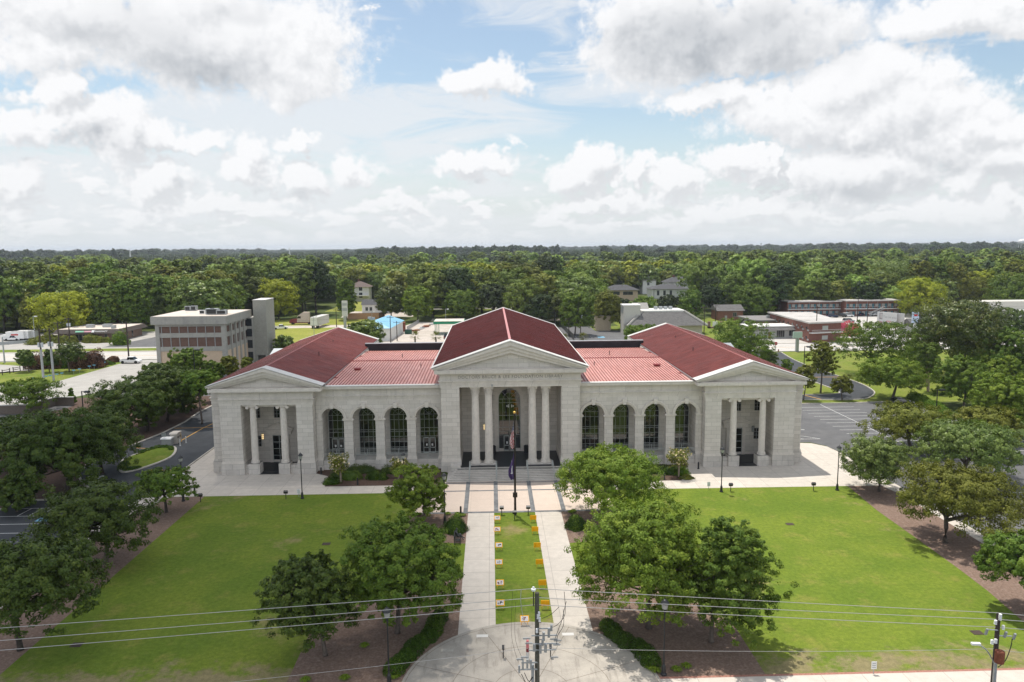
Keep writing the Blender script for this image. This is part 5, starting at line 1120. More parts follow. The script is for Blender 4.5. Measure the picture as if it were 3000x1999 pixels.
def hedge_run(label, pts, w, h, m, step, seed, dens=900, leaf=.1, name='hedge'):
    P = smooth([(a, b, 0) for a, b in pts], 8); V_ = []; T_ = []; r = np.random.default_rng(seed); acc = 0; last = Vector(P[0])
    C = [P[0]]
    for p in P[1:]:
        if (Vector(p)-Vector(C[-1])).length > step: C.append(p)
    for i, p in enumerate(C):
        n = dens; d = r.normal(size=(n,3)); d[:,2] = np.abs(d[:,2]); d /= np.linalg.norm(d, axis=1)[:,None]; k = r.uniform(.85,1.12)
        Q = d*np.array((w*k,w*k,h*k))*r.uniform(.8,1.04,n)[:,None]+np.array((p[0]+r.uniform(-.15,.15),p[1],0)); Q[:,2] = np.maximum(Q[:,2],.03)
        nr = d+r.normal(size=(n,3))*.45; nr /= np.linalg.norm(nr,axis=1)[:,None]; a = np.cross(nr, r.normal(size=(n,3))); a /= np.linalg.norm(a,axis=1)[:,None]; b = np.cross(nr,a); L = leaf*r.uniform(.7,1.4,n)[:,None]
        V_.append(np.stack([Q-a*L*.6,Q-b*L*.4,Q+a*L*.6,Q+b*L*.4],1).reshape(-1,3)); T_.append(np.clip(r.uniform(0,1,n)*.6+r.uniform(0,.4),0,1))
    o = bpy.data.objects.new(name, quad_mesh(name, np.vstack(V_), np.concatenate(T_), LM[m])); COL.objects.link(o); tag(o, label, 'hedge'); return o
hedge_run('dark clipped hedge curving along the left side of the circle', [g(1288,1815),g(1262,1868),g(1214,1905),g(1172,1955),g(1140,1985)], .85, 1.05, 'box', .9, 1, 1500)
hedge_run('dark clipped hedge curving along the right side of the circle', [g(1783,1843),g(1822,1880),g(1868,1905),g(1912,1945)], .85, 1.05, 'box', .9, 2, 1500)
hedge_run('low green hedge edging the back of the traffic island', [(-60.2,117.9),(-59,120.8),(-57,121.2),(-55.8,119.5)], .5, .55, 'box', .5, 3, 500)
hedge_run('low green hedge edging the near tip of the traffic island', [(-60.0,112.5),(-58.9,109.6),(-57.6,108.9),(-56.6,109.6)], .8, .55, 'box', .6, 4, 600)
R2 = lambda u, v: (2400+u*.255, 880+v*.255)
hedge_run('long bright green hedge at the right edge of the car park', [g(*R2(1090,1130)),g(*R2(1200,1190)),g(*R2(1300,1240)),g(*R2(1400,1300)),g(*R2(1430,1340))], 1.6, 1.6, 'hedge', 1.2, 5, 1500, .16)
hedge_run('bright green hedge beside the left pavilion roof and the office building', [(-64,178),(-60,184),(-57,192)], 2.2, 3.6, 'hedge', 1.6, 6, 1800, .26)
L_ = lambda u, v: (u*.2125, 920+v*.2125)
for i, (p, rx, h, m, lb) in enumerate([((1270,750),3.3,5.,'purple','large purple brown bush by the street corner'), ((1130,755),2.6,4.2,'purple','purple brown bush left of the largest one'), ((1040,755),2.4,4.2,'purple','dark purple bush under the rightmost street tree'), ((760,755),2.4,4.,'purple','dark purple bush between two street trees'),
        ((560,758),4,4.2,'purple','wide dark purple bush under the middle street tree'), ((450,760),2.6,3.8,'purple','dark purple bush under the leftmost street tree'), ((875,752),1.9,2.6,'box','round green bush between the purple bushes'), ((1525,672),1.6,1.6,'purple','low brown bush by the white pickup, left one'), ((1580,668),1.4,1.5,'purple','low brown bush by the white pickup, right one'), ((1450,705),2.0,.9,'box','low green shrub near the street corner')]):
    x, y = g(*L_(*p)); shrub(lb, x, y+rx*.5, rx, rx*.9, h, m, 1300, 50+i, group='bushes on the street corner grass', leaf=.36)
ORD2 = ['first','second','third','fourth','fifth','sixth','seventh','eighth','ninth','tenth','eleventh','twelfth','thirteenth']
for i, (u, v, rx, h) in enumerate(((490,418,3.4,2.2),(560,405,2.6,2.4),(670,375,2.2,3.),(740,390,2.6,2.6),(860,400,2.6,2.7),(990,400,2.,2.6),(1035,398,1.3,1.8),(1195,395,1.5,2.3),(1243,398,2.1,2.7),(1300,385,1.8,2.7),(1348,398,2.2,2.3),(1462,393,1.6,1.8),(1665,425,3.6,5.))):
    x, y = g(*L_(u, v)); shrub(f'clipped bush before the brick pharmacy, {ORD2[i]} from the left', x, y, rx, rx*.8, h, 'olive' if i != 12 else 'hedge', 700, 70+i, group='clipped bushes before the pharmacy', leaf=.42)
for i, (u, v, rx, h) in enumerate(((250,420,1.1,.5),(262,396,.8,.4),(505,455,.7,.5))): pass
for i, (u, v) in enumerate(((365,392),(342,385),(252,390),(510,1550),(527,1458),(838,1532))): pass
TF = ['below the bollard by the left walk','left of the bollard by the left walk','beside the post lamp left of the steps','under the bright small tree left of the steps','right of the near right post lamp','just left of the near right post lamp','farther left of the near right post lamp','at the bottom left of the near mulch','under the big round tree on the left','at the foot of the near left post lamp','behind the round bush by the right walk','left of the round bush by the right walk','right of two others in the near right mulch','at the bottom edge of the near left mulch','between the round bush and bollard on the left']
def tuft(label, x, y, r, seed):
    rr = np.random.default_rng(seed); n = 160; th = rr.uniform(0,6.28,n); L = r*rr.uniform(.7,1.3,n); d = np.stack([np.cos(th),np.sin(th),np.zeros(n)],1); s = np.stack([-np.sin(th),np.cos(th),np.zeros(n)],1)*.022
    b = d*.04; m_ = d*(L*.5)[:,None]+np.array((0,0,.32))*r*2; e = d*L[:,None]+np.array((0,0,.18))*r*2
    V = np.concatenate([np.stack([b-s,b+s,m_+s,m_-s],1), np.stack([m_-s,m_+s,e+s*.2,e-s*.2],1)]).reshape(-1,3)
    o = bpy.data.objects.new('grass_tuft', quad_mesh('grass_tuft', V, rr.uniform(0,1,2*n), LM['grassy'])); COL.objects.link(o); o.location = (x,y,.01); tag(o, label, 'grass tuft', 'strappy tufts in the mulch beds')
for i, (u, v) in enumerate(((1355,1512),(1340,1508),(1312,1508),(1228,1510),(1982,1965),(1920,1968),(1903,1960),(1010,1990),(1068,1895),(1155,1985),(1680,1500),(1672,1503),(2010,1955),(895,1996),(1340,1515))):
    tuft(f'small tuft of strappy leaves, {TF[i]}', *g(u, v), .42, i)
# palmettos in the pale lot
def palm(label, x, y, h, seed):
    r = random.Random(seed); t = thing('palmetto', label, 'palm', (x, y, 0), 'palmettos at the edge of the pale lot'); V = []
    for k in range(60):
        a = r.uniform(0, 6.28); e = r.uniform(-.5, 1.3); d = Vector((math.cos(a)*math.cos(e), math.sin(a)*math.cos(e), math.sin(e))); L = r.uniform(1.5, 2.1)
        c = d*L*.55; s = d.cross(Vector((0,0,1))).normalized()
        for q in range(-3, 4):
            w = (d+s*q*.22).normalized(); tip = c+w*L*.55-Vector((0,0,.16*abs(q)*.5)); n_ = s*.07; V += [c-n_*.4, c+n_*.4, tip+n_*.5, tip-n_*.5]
    V = np.array([tuple(v) for v in V]); o = bpy.data.objects.new('fronds', quad_mesh('fronds', V, np.random.default_rng(seed).uniform(0,1,len(V)//4), LM['palm'])); COL.objects.link(o); o.parent = t; o.location = (0,0,h)
    MB().cyl(x, y, 0, h, .28, .24, 8).build('trunk', BARK, t)
M_ = lambda u, v: (800+u*.29749, 700+v*.29749)
palm('left palmetto behind the left wing roof', *g(*M_(1400,1045)), 3., 1); palm('right palmetto behind the left wing roof', *g(*M_(1605,1045)), 2.8, 2)
x, y = g(*(1500+700*.29749, 700+1010*.29749)); palm('palmetto behind the right wing roof beside the asphalt lot', x, y, 1.3, 3)
x, y = g(*(1500+510*.29749, 700+1010*.29749)); palm('palmetto behind the right wing roof by the dark fence', x, y, 1.0, 4)
# --- forest: the nearest trees as individuals, the rest as one woodland mass
print('NEAR', NTREE)
VAR = []
def variant(R, H, seed, n, leaf, nl, shape, jag=0.):
    V, tint, C = crown_data(R, H, seed, n, leaf, nl, shape, .34, 12, jag=jag); return V, tint, C
FK = [('round', 7.5, 14.), ('round', 7., 12.), ('spread', 8.5, 13.), ('tall', 7., 19.), ('round', 6.5, 15.)]
CR = {}; TRK = []
for i, (sh, R, H) in enumerate(FK):
    V, tint, C = variant(R, H, 200+i, 5600, .72, 15, sh, .1)
    for mk in ('forest', 'dark', 'mid', 'olive', 'yellow', 'silver'): CR[(i, mk)] = None
    TRK.append((trunk_mesh('forest_trunk', -7., C, R, .32, BARKD, 6, i, .1, H), V, tint))
def crown_of(i, mk):
    if CR[(i, mk)] is None: CR[(i, mk)] = quad_mesh('forest_crown', TRK[i][1], TRK[i][2], LM[mk])
    return CR[(i, mk)]
CLEAR = [(-300,-100,240,287),(-110,-42,240,341),(-44,4,240,322),(4,62,240,300),(60,300,240,332),(50,66,262,300),(-80,-44,340,384),(-92,-66,384,463),(75,135,455,495),(44,88,440,462)]
def clear(x, y, m=5):
    q = (x-CX)/y
    if .150 < q < .285 and y < 458: return True
    if -.192 < q < -.158 and y < 462: return True
    return any(a-m < x < b+m and c-m < y < d+m for a, b, c, d in CLEAR) or (392 < y < 402 and abs(x) < 60)
rf_ = random.Random(7); cand = []
for iy in range(200):
    y = 282+iy*10.6
    if y > 800: break
    xw = .76*y+40; nx = int(2*xw/12.)
    for ix in range(nx):
        x = -xw+CX+ix*12.+rf_.uniform(-4,4)+(iy % 2)*5; yy = y+rf_.uniform(-4,4)
        if x/yy < -.80 or x/yy > .80: continue
        if clear(x, yy): continue
        if yy < 330 and -300 < x < -100 and yy < 290: continue
        cand.append((x, yy))
KN = {'forest':('round leafy tree of mixed green in the near edge of the woodland','leafy tree'), 'dark':('dark green dense tree standing among the lighter woodland trees','dark tree'), 'mid':('mid green tree in the near woodland behind the library','green tree'), 'olive':('olive green tree in the near woodland behind the library','olive tree'), 'yellow':('yellow green tree glowing brighter than the woodland round it','yellow tree'), 'silver':('pale grey green tree in the near woodland behind the library','pale tree')}
special = [((104,272,856,968),'yellow',286,'big yellow green tree left of the office building beyond the street'), ((255,340,840,968),'mid',292,'tall green tree right of the big yellow one'), ((338,430,805,965),'mid',298,'tallest green tree left of the office building'), ((192,275,745,880),'olive',400,'tall tree rising above the woodland on the left'), ((60,110,870,960),'olive',292,'reddish olive tree left of the big yellow one'),
  ((760,868,812,930),'yellow',345,'yellow green tree behind the office tower'), ((1280,1420,802,900),'yellow',400,'yellow topped tree behind the left part of the centre roof'), ((1180,1265,835,940),'bright',330,'rounded light green tree behind the blue roof'), ((1300,1400,850,945),'mid',335,'mid green round tree behind the pale lot'), ((985,1042,805,935),'mid',340,'slender tree left of the big white house'),
  ((1100,1190,835,925),'magnolia',345,'grey brown magnolia behind the blue roof'), ((1460,1560,790,900),'mid',360,'yellowish tree behind the apex of the centre roof'), ((1550,1660,740,900),'dark',380,'tall dark tree right of the centre roof apex'), ((2150,2265,835,925),'mid',330,'large rounded green tree behind the motel wing'), ((2250,2350,755,900),'oak',360,'tall dark tree behind the brick motel'), ((2530,2700,755,882),'silver',375,'tall pale tree with open limbs behind the motel'), ((2900,3040,800,905),'mid',330,'green tree behind the white warehouse'), ((2770,2900,815,915),'olive',350,'olive tree behind the magnolia')]
for i, (bx, m_, Y, lb) in enumerate(special): ptree(lb, None, bx, m_, 300+i, 'round', Y=Y, n=15000, leaf=.62, nl=40, zlow=1.8, bark=BARKD, group='tall trees beyond the street', jag=.2)
for i, (bx, Y, lb) in enumerate((((1790,1850,872,925),330,'low tree under the grey roofed building'),((1850,1925,868,930),322,'low rounded tree before the white porch house'),((1925,1990,862,925),335,'low tree right of the white porch house'),((1985,2060,845,925),330,'rounded tree hiding the right white house'),((1600,1640,890,930),345,'small tree left of the round lot trees'),((2030,2130,800,905),400,'dark tree right of the white houses'))): ptree(lb, None, bx, 'mid' if i % 2 else 'dark', 330+i, 'round', Y=Y, n=4500, leaf=.75, nl=20, zlow=1., bark=BARKD, group='low trees before the far white houses')
# keep crowns clear of the special trees
SP = [(gy((b[0]+b[1])/2, 850, Y)[0], Y) for b, _, Y, _ in special]
cand = [c for c in cand if all((c[0]-a)**2+(c[1]-b)**2 > 90 for a, b in SP)]
cand.sort(key=lambda c: c[1])
NIND = 288-NTREE
def patch(x, y): return math.sin(x*.011+1.3)*math.cos(y*.013)+.5*math.sin(x*.031+y*.02)
def kind_of(x, y, q):
    p = patch(x, y)+rf_.uniform(-.7,.7)
    if y > 620: p -= (y-620)/210  # far trees turn dark: cloud shadow on the ridge put into leaf colour
    return 'dark' if p < -.75 else 'forest' if p < .15 else ('olive' if q % 3 else 'silver') if p < .7 else ('mid' if q % 5 else 'yellow')
ADJ = {'forest':'mixed green','dark':'dark green','mid':'mid green','olive':'olive green','yellow':'yellow green','silver':'pale grey green'}
LMK = [(-9e9,-190,'beyond the rental trucks'),(-190,-125,'behind the pharmacy'),(-125,-70,'behind the office building'),(-70,-30,'behind the blue roof'),(-30,25,'behind the centre roof'),(25,80,'behind the shingled building'),(80,128,'behind the low brick office'),(128,190,'behind the motel'),(190,9e9,'behind the warehouse')]
ORD = ['first','second','third','fourth','fifth','sixth','seventh','eighth','ninth','tenth','eleventh','twelfth','thirteenth','fourteenth','fifteenth','sixteenth','seventeenth','eighteenth','nineteenth','twentieth']
CNT = {}
def forest_label(mk, x, y):
    xs = x*280/y; lm = [n_ for a, b, n_ in LMK if a <= xs < b][0]; k_ = (mk, lm); CNT[k_] = CNT.get(k_, 0)+1; o_ = CNT[k_]
    w = ORD[o_-1] if o_ <= 20 else 'twenty-'+ORD[o_-21] if o_ <= 39 else 'forty-'+ORD[min(o_-41,8)] if o_ > 40 else 'fortieth'
    return f'{ADJ[mk]} woodland tree {lm}, {w} nearest of its colour'
for j, (x, y) in enumerate(cand[:NIND]):
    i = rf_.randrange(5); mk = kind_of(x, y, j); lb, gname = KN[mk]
    lb = forest_label(mk, x, y); t = thing('forest_tree', lb, 'tree', (x, y, 0), 'woodland: '+gname+'s'); s = rf_.uniform(.72, 1.3)*(.85 if mk == 'yellow' else 1)
    s *= 1.12; HH_ = FK[i][2]; sz_ = min(s*rf_.uniform(.85, 1.15), 20./HH_); t.scale = (s, s, sz_); t.rotation_euler = (0, 0, rf_.uniform(0, 6.28))
    zb = 5. if FK[i][0] != 'tall' else 6
    if y < 345: zb -= 2
    for nm, me in (('crown', crown_of(i, mk)), ('trunk', TRK[i][0])):
        o = bpy.data.objects.new(nm, me); COL.objects.link(o); o.parent = t; o.location = (0, 0, zb)
# woodland mass
pts = list(cand[NIND:])
y = 800.
while y < 6500:
    st = 12*(y/800)**.62; xw = .76*y+40; x = -xw+CX
    while x < xw: pts.append((x+rf_.uniform(-.45,.45)*st, y+rf_.uniform(-.45,.45)*st)); x += st
    y += st
print('WOOD', len(pts))
wc = bpy.data.collections.new('woodland_kinds')
lo = []
for i, (sh, R, H) in enumerate(FK[:5]):
    V, tint, C = crown_data(R, H, 400+i, 1300, 1.45, 10, sh, .42, 12); lo.append((V, tint))
kinds = [(0,'forest'),(1,'forest'),(2,'forest'),(3,'forest'),(4,'dark'),(1,'dark'),(3,'dark'),(2,'olive'),(0,'silver'),(1,'mid'),(4,'yellow')]
for k, (i, mk) in enumerate(kinds):
    o = bpy.data.objects.new('kind_%02d' % k, quad_mesh('woodland_crown', lo[i][0], lo[i][1], LM[mk])); wc.objects.link(o)
kidx = {'forest':[0,1,2,3],'dark':[4,5,5],'olive':[7],'silver':[8],'mid':[9],'yellow':[10]}
me = bpy.data.meshes.new('woodland'); n = len(pts); me.vertices.add(n)
co = np.zeros((n,3), np.float32); ki = np.zeros(n, np.int32); sc = np.zeros(n, np.float32); ro = np.zeros(n, np.float32); ta = np.zeros(n, np.float32)
for q, (x, y) in enumerate(pts):
    far = max(1., (y/800)**.62) if y > 800 else 1.
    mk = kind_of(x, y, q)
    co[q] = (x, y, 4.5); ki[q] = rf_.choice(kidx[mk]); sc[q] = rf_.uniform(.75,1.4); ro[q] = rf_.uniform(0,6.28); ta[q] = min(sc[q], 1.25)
    if 1400 < y < 4500 and rf_.random() < .10*max(0, .4+math.sin(x*.006+y*.001)+.5*math.sin(x*.023)): ta[q] = rf_.uniform(1.8, 2.25)
    if y > 800: sc[q] *= min(far, 2.2)*(1+.22*max(0, math.sin(x*.004+y*.002)+.4*math.sin(x*.017)))*(rf_.uniform(1., 1.5) if rf_.random() < .12 else 1)
me.vertices.foreach_set('co', co.ravel())
for nm, ty, arr in (('kind','INT',ki),('size','FLOAT',sc),('turn','FLOAT',ro),('tall','FLOAT',ta)): me.attributes.new(nm, ty, 'POINT').data.foreach_set('value', arr)
wo = bpy.data.objects.new('woodland', me); COL.objects.link(wo); wo['kind'] = 'stuff'; wo['label'] = 'dense green woodland stretching to the horizon'
ng = bpy.data.node_groups.new('woodland', 'GeometryNodeTree'); ng.interface.new_socket('Geometry', in_out='INPUT', socket_type='NodeSocketGeometry'); ng.interface.new_socket('Geometry', in_out='OUTPUT', socket_type='NodeSocketGeometry')
Q = NT(ng); gi = Q.n('NodeGroupInput'); go = Q.n('NodeGroupOutput')
ci = Q.n('GeometryNodeCollectionInfo'); ci.inputs['Collection'].default_value = wc; ci.inputs['Separate Children'].default_value = True; ci.inputs['Reset Children'].default_value = True
ip = Q.n('GeometryNodeInstanceOnPoints'); ip.inputs['Pick Instance'].default_value = True
def nattr(nm, ty):
    a = Q.n('GeometryNodeInputNamedAttribute', data_type=ty); a.inputs['Name'].default_value = nm; return a.outputs['Attribute']
Q.put(ip.inputs['Points'], gi.outputs[0]); Q.put(ip.inputs['Instance'], ci.outputs[0]); Q.put(ip.inputs['Instance Index'], nattr('kind', 'INT'))
cx_ = Q.n('ShaderNodeCombineXYZ'); Q.put(cx_.inputs[2], nattr('turn', 'FLOAT')); er = Q.n('FunctionNodeEulerToRotation'); Q.put(er.inputs[0], cx_.outputs[0]); Q.put(ip.inputs['Rotation'], er.outputs[0])
sz = nattr('size', 'FLOAT'); cs = Q.n('ShaderNodeCombineXYZ'); Q.put(cs.inputs[0], sz); Q.put(cs.inputs[1], sz); Q.put(cs.inputs[2], nattr('tall', 'FLOAT')); Q.put(ip.inputs['Scale'], cs.outputs[0])
Q.put(go.inputs[0], ip.outputs[0])
md = wo.modifiers.new('woodland', 'NODES'); md.node_group = ng
# ------------------------------------------------------------------ street furniture, poles and wires
R_ = lambda u, v: (2100+u*.38249, 700+v*.38249); N_ = lambda u, v: (1500+u*.29749, 700+v*.29749); O_ = lambda u, v: (400+u*.19133, 850+v*.19133)
def pole_px(base, top):
    x, y = g(*base); return x, y, gy(top[0], top[1], y)[2]
def utility_pole(label, base, top, m=POLED, arms=1, tr=0, r=.16, lower=None):
    x, y, h = pole_px(base, top); t = thing('utility_pole', label, 'utility pole', (x, y, 0), 'utility poles beyond the library')
    MB().cyl(x, y, 0, h, r*1.2, r*.8, 10).build('pole', m, t)
    if lower: MB().cyl(x, y, 0, h*lower, r*1.45, r*1.3, 12).build('metal_sleeve', GALV, t)
    for k in range(arms):
        z = h-.5-k*1.3; MB().box(x-1.2, x+1.2, y-.07, y+.07, z-.07, z+.07).build('crossarm', m, t)
        for dx in (-1.1, 0, 1.1): MB().cyl(x+dx, y, z+.07, z+.35, .06, .04, 6).build('insulator', PORC, t)
    for k in range(tr): a = k*2.6; MB().cyl(x+.5*math.cos(a), y+.5*math.sin(a)-.2, h*.66, h*.66+1.1, .3, .3, 12).build('transformer', PORC, t)
    return x, y, h
Lp = [('left one of the two tall grey sleeved poles on the street corner grass',(605,955),(560,200),POLED,1,2,.62),('right one of the two tall grey sleeved poles on the street corner grass',(742,920),(710,200),POLED,1,2,.62),('short blue grey pole by the street at the left photo edge',(65,675),(38,320),GALV,0,0,None),
      ('dark pole with a white transformer before the pharmacy',(968,405),(942,50),POLED,1,2,None),('dark pole left of the transformer pole before the pharmacy',(820,460),(795,110),POLED,1,0,None),('dark guyed pole between the pharmacy and the office building',(1775,590),(1742,105),POLED,1,0,None)]
PT = {}
for i, (lb, b, tp, m, ar, tr, lw) in enumerate(Lp): PT['L%d' % i] = utility_pole(lb, L_(*b), L_(*tp), m, ar, tr, .2, lw)
for i, (f, b, tp, lb, tr) in enumerate(((N_,(675,960),(672,690),'pole with a transformer between the two round trees of the asphalt lot',1),(N_,(1890,960),(1895,665),'dark pole in front of the grey shingled roof',0),(N_,(2003,830),(2000,650),'dark pole before the small brick house with a lamp arm',0),(N_,(1183,882),(1183,690),'pole in front of the white tower of the shingled building',1),
        (N_,(1395,672),(1395,490),'pole in front of the white house with a porch',0),(N_,(1080,605),(1080,460),'pole in front of the low grey roofed building',1),(N_,(1812,790),(1814,675),'pole by the grass right of the shingled roof',0),(N_,(560,965),(556,780),'short pole left of the two round lot trees',0),
        (M_,(1160,1022),(1148,760),'dark pole at the near corner of the blue roofed building',0),(M_,(1222,1005),(1220,810),'thin dark pole beside the blue roofed building',0),(M_,(626,872),(627,690),'thin pole in the field behind the left pavilion',0),
        (R_,(758,785),(758,515),'dark tall pole at the street before the brick motel',0),(R_,(1148,690),(1150,505),'pole in the motel car park',0),(R_,(1075,632),(1075,450),'thin tall pole in the motel car park',0),(R_,(388,560),(386,465),'pole with a transformer behind the brick motel',1),(R_,(1552,650),(1555,565),'short pole right of the billboard',0))):
    PT['B%d' % i] = utility_pole(lb, f(*b), f(*tp), POLED, 1, tr, .15)
def area_lamp(label, base, top, both=False, white=False, group='tall box headed car park lamps'):
    x, y, h = pole_px(base, top); t = thing('car_park_lamp', label, 'lamp', (x, y, 0), group); m = GALV if white else BLKM
    MB().cyl(x, y, 0, h, .11, .09, 8).build('pole', m, t); MB().box(x, x+.6, y-.04, y+.04, h-.12, h-.04).build('arm', m, t); MB().box(x+.5, x+1.35, y-.32, y+.32, h-.28, h+.02).build('lamp_head', m if not white else WHITEP, t)
for b, tp, lb in (((250,1275),(249,1146),'dark box lamp among the big oaks of the left parking area'),((575,1160),(570,1024),'dark box lamp in front of the office building'),((776,1052),(771,969),'dark box lamp at the foot of the office tower'),((2352,1150),(2352,1015),'dark box lamp on the drive right of the library'),((2742,1216),(2745,1141),'grey box lamp at the right edge of the car park'),((2880,1440),(2880,1335),'dark lamp pole seen in the right car park')): area_lamp(lb, b, tp)
for b, tp, lb in ((L_(490,420),L_(450,30),'white globe headed lamp pole at the left photo edge'),(M_(405,955),M_(395,760),'pale lamp pole in front of the white trailer'),(M_(976,830),M_(975,715),'lamp pole before the wooden fence'),(M_(1702,835),M_(1702,690),'pale lamp pole in the pale lot'),(N_(427,838),N_(427,665),'white headed lamp pole left of the round lot trees'),(R_(320,100),R_(320,40),'thin lamp far away')):
    if lb.startswith('thin'): continue
    area_lamp(lb, b, tp, white=True, group='pale lamp poles beyond the library')
def wire(label, pts, sag, r=.02, m=WIREM, group=None, name='power_line'):
    mb = MB(); out = []
    for (a, b) in zip(pts[:-1], pts[1:]):
        a = Vector(a); b = Vector(b)
        for k in range(16): t = k/16; p = a.lerp(b, t); out.append((p.x, p.y, p.z-sag*4*t*(1-t)))
    out.append(tuple(pts[-1])); o = mb.tube(out, r, 5).build(name, m); tag(o, label, 'power line', group)
YP = 47.
def wp(u, v, dy=0): return gy(u, v, YP+dy)
ends = [((-300,1862),(0,1839),(1568,1724.5),(2925,1796),(3200,1818)), ((-300,1900),(0,1877),(1570,1751),(2925,1815),(3200,1830)), ((-300,1930),(0,1908),(1571,1772),(2925,1838),(3200,1856))]
nm_ = ('highest','middle','lowest')
for k, e in enumerate(ends):
    P = [wp(*e[0]), wp(*e[2]), wp(*e[3]), wp(*e[4])]
    wire(f'{nm_[k]} of the three bright power lines crossing the foreground', P, .05 if k else .03, .021, WIREM, 'foreground power lines')
wire('thin lower cable crossing the foreground just above the circle', [wp(-300,2090), wp(1568,1897), wp(2911,1901), wp(3200,1912)], .25, .013, WIREM)
# the near utility pole with its switches
hx, hy, hz = wp(1573, 1737); hz = 9.72
T = thing('utility_pole', 'near weathered utility pole crowded with switches and arresters at the circle', 'utility pole', (hx, hy, 0))
MB().lathe(hx, hy, [(.17,0),(.16,4),(.145,hz),(.02,hz+.01)], 16).build('pole', POLEW, T)
MB().box(hx-.42, hx-.22, hy-.2, hy+.0, 0, 4.6).build('cable_guard', GALV, T)
MB().cyl(hx-.24, hy-.12, hz-.9, hz+.25, .035, .035, 8).build('top_pin', BLKM, T)
MB().lathe(hx-.24, hy-.12, [(.05,hz+.18),(.16,hz+.22),(.17,hz+.34),(.08,hz+.4),(.07,hz+.48)], 14).build('top_insulator', WHITEP, T)
def insul(x, y, z, k=1., tilt=(0,0,1)):
    mb = MB()
    for q in range(4): mb.lathe(x, y, [(.045*k,z+q*.09),(.09*k,z+q*.09+.02),(.045*k,z+q*.09+.05)], 10)
    return mb
for dx, dz in ((.12,-1.55),(.05,-1.75),(.16,-1.95),(-.02,-2.75)): insul(hx+dx, hy-.25, hz+dz).build('insulator', WHITEP, T)
for z, l, r in ((hz-2.45,.0,1.0),(hz-2.95,-.4,1.35),(hz-3.55,-.15,1.45),(hz-4.0,-.6,1.3),(hz-4.9,-1.1,0),(hz-5.4,-1.3,-.0)): MB().box(hx+l, hx+r, hy-.28, hy-.22, z-.035, z+.035).build('mounting_arm', GALV, T)
for dx, dz, w, h in ((.95,-2.35,.15,.5),(.78,-2.7,.17,.75),(.42,-2.95,.17,.7),(.35,-3.4,.16,.5),(-.22,-3.75,.19,.6),(.2,-3.85,.17,.75),(.55,-3.8,.19,.7),(-1.0,-5.0,.14,.7),(-.7,-4.9,.14,.75),(-1.25,-5.3,.13,.6),(-.45,-5.0,.12,.8)): MB().cbox(hx+dx, hy-.35, hz+dz, w, .12, h, 0, .2).build('fuse_switch', GALV, T)
for dx, dz in ((-.75,-3.1),(-.6,-3.45),(1.1,-3.2),(1.35,-3.3),(1.3,-3.6),(1.15,-4.5),(-1.2,-4.6),(-.9,-4.45)):
    mb = MB(); x0 = hx+dx-.2
    for q in range(5): mb.box(x0+q*.09, x0+q*.09+.05, hy-.38, hy-.26, hz+dz-.055, hz+dz+.055)
    mb.box(x0-.05, x0+.5, hy-.34, hy-.30, hz+dz-.02, hz+dz+.02).build('arrester', GALV if dx < 0 else FRAME_D, T)
def jumper(pts, r=.016, m=WIRED): MB().tube(smooth([tuple(p) for p in pts], 6), r, 5).build('jumper_cable', m, T)
jumper([wp(1527,1727), (hx-1.1,hy-.1,hz-.6), (hx-.85,hy-.2,hz-2.), (hx-.35,hy-.25,hz-2.4)], .02, WIREM)
jumper([wp(1653,1734), (hx+1.9,hy-.1,hz-1.5), (hx+1.4,hy-.2,hz-2.2), (hx+.9,hy-.3,hz-2.4)], .018)
jumper([wp(1659,1762), (hx+1.7,hy-.1,hz-1.9), (hx+1.5,hy-.2,hz-2.4), (hx+1.2,hy-.3,hz-3.2)], .018)
jumper([wp(1650,1785), (hx+1.8,hy-.1,hz-2.3), (hx+1.4,hy-.2,hz-3.), (hx+1.3,hy-.3,hz-3.6)], .018)
jumper([(hx+.3,hy-.3,hz-1.7),(hx+.9,hy-.2,hz-1.5),(hx+1.5,hy-.1,hz-1.)], .018)
jumper([(hx-.9,hy-.3,hz-5.6),(hx-.6,hy-.35,hz-6.2),(hx-.3,hy-.2,hz-6.)], .025); jumper([(hx-1.1,hy-.3,hz-5.7),(hx-.7,hy-.35,hz-6.4),(hx-.32,hy-.15,hz-5.9)], .025)
jumper([wp(1502,1732),(hx-1.75,hy,hz-3),(hx-1.3,hy-.2,hz-4.9)], .009); jumper([wp(1511,1763),(hx-1.5,hy,hz-3.2),(hx-1.,hy-.2,hz-4.7)], .009)
for k in range(7): MB().box(hx+.14, hx+.30, hy-.03, hy+.0, hz-.3-k*.62, hz-.27-k*.62).build('step_bolt', BLKM, T)
# the right pole
hx, hy, hz = wp(2926, 1797)
T = thing('utility_pole', 'right utility pole with a rusty transformer and a street lamp arm', 'utility pole', (hx, hy, 0))
MB().cyl(hx, hy, 0, hz, .19, .14, 14).build('pole', POLED, T); MB().lathe(hx, hy-.42, [(.30,hz-3.4),(.31,hz-2.6),(.28,hz-2.55),(.1,hz-2.5)], 16).build('transformer', RUST, T); MB().box(hx-.16, hx+.02, hy-.24, hy-.1, 0, 3.9).build('cable_guard', GALV, T)
for dx, dz in ((-.02,-.05),(-.02,-.2),(-.32,-.5),(.25,-.9),(-.45,-1.95),(-.2,-1.9)): insul(hx+dx, hy-.2, hz+dz-.2, 1.2).build('insulator', WHITEP, T)
MB().tube([(hx,hy-.1,hz-1.2),(hx-.9,hy-.2,hz-1.05)], .04, 6).tube([(hx,hy-.1,hz-1.6),(hx+.9,hy-.2,hz-1.6)], .04, 6).build('mounting_arm', GALV, T)
for dx, dz in ((-.95,-1.2),(1.05,-1.6),(.4,-1.45)): MB().cbox(hx+dx, hy-.25, hz+dz, .14, .12, .5, 0, .3).build('fuse_switch', GALV, T)
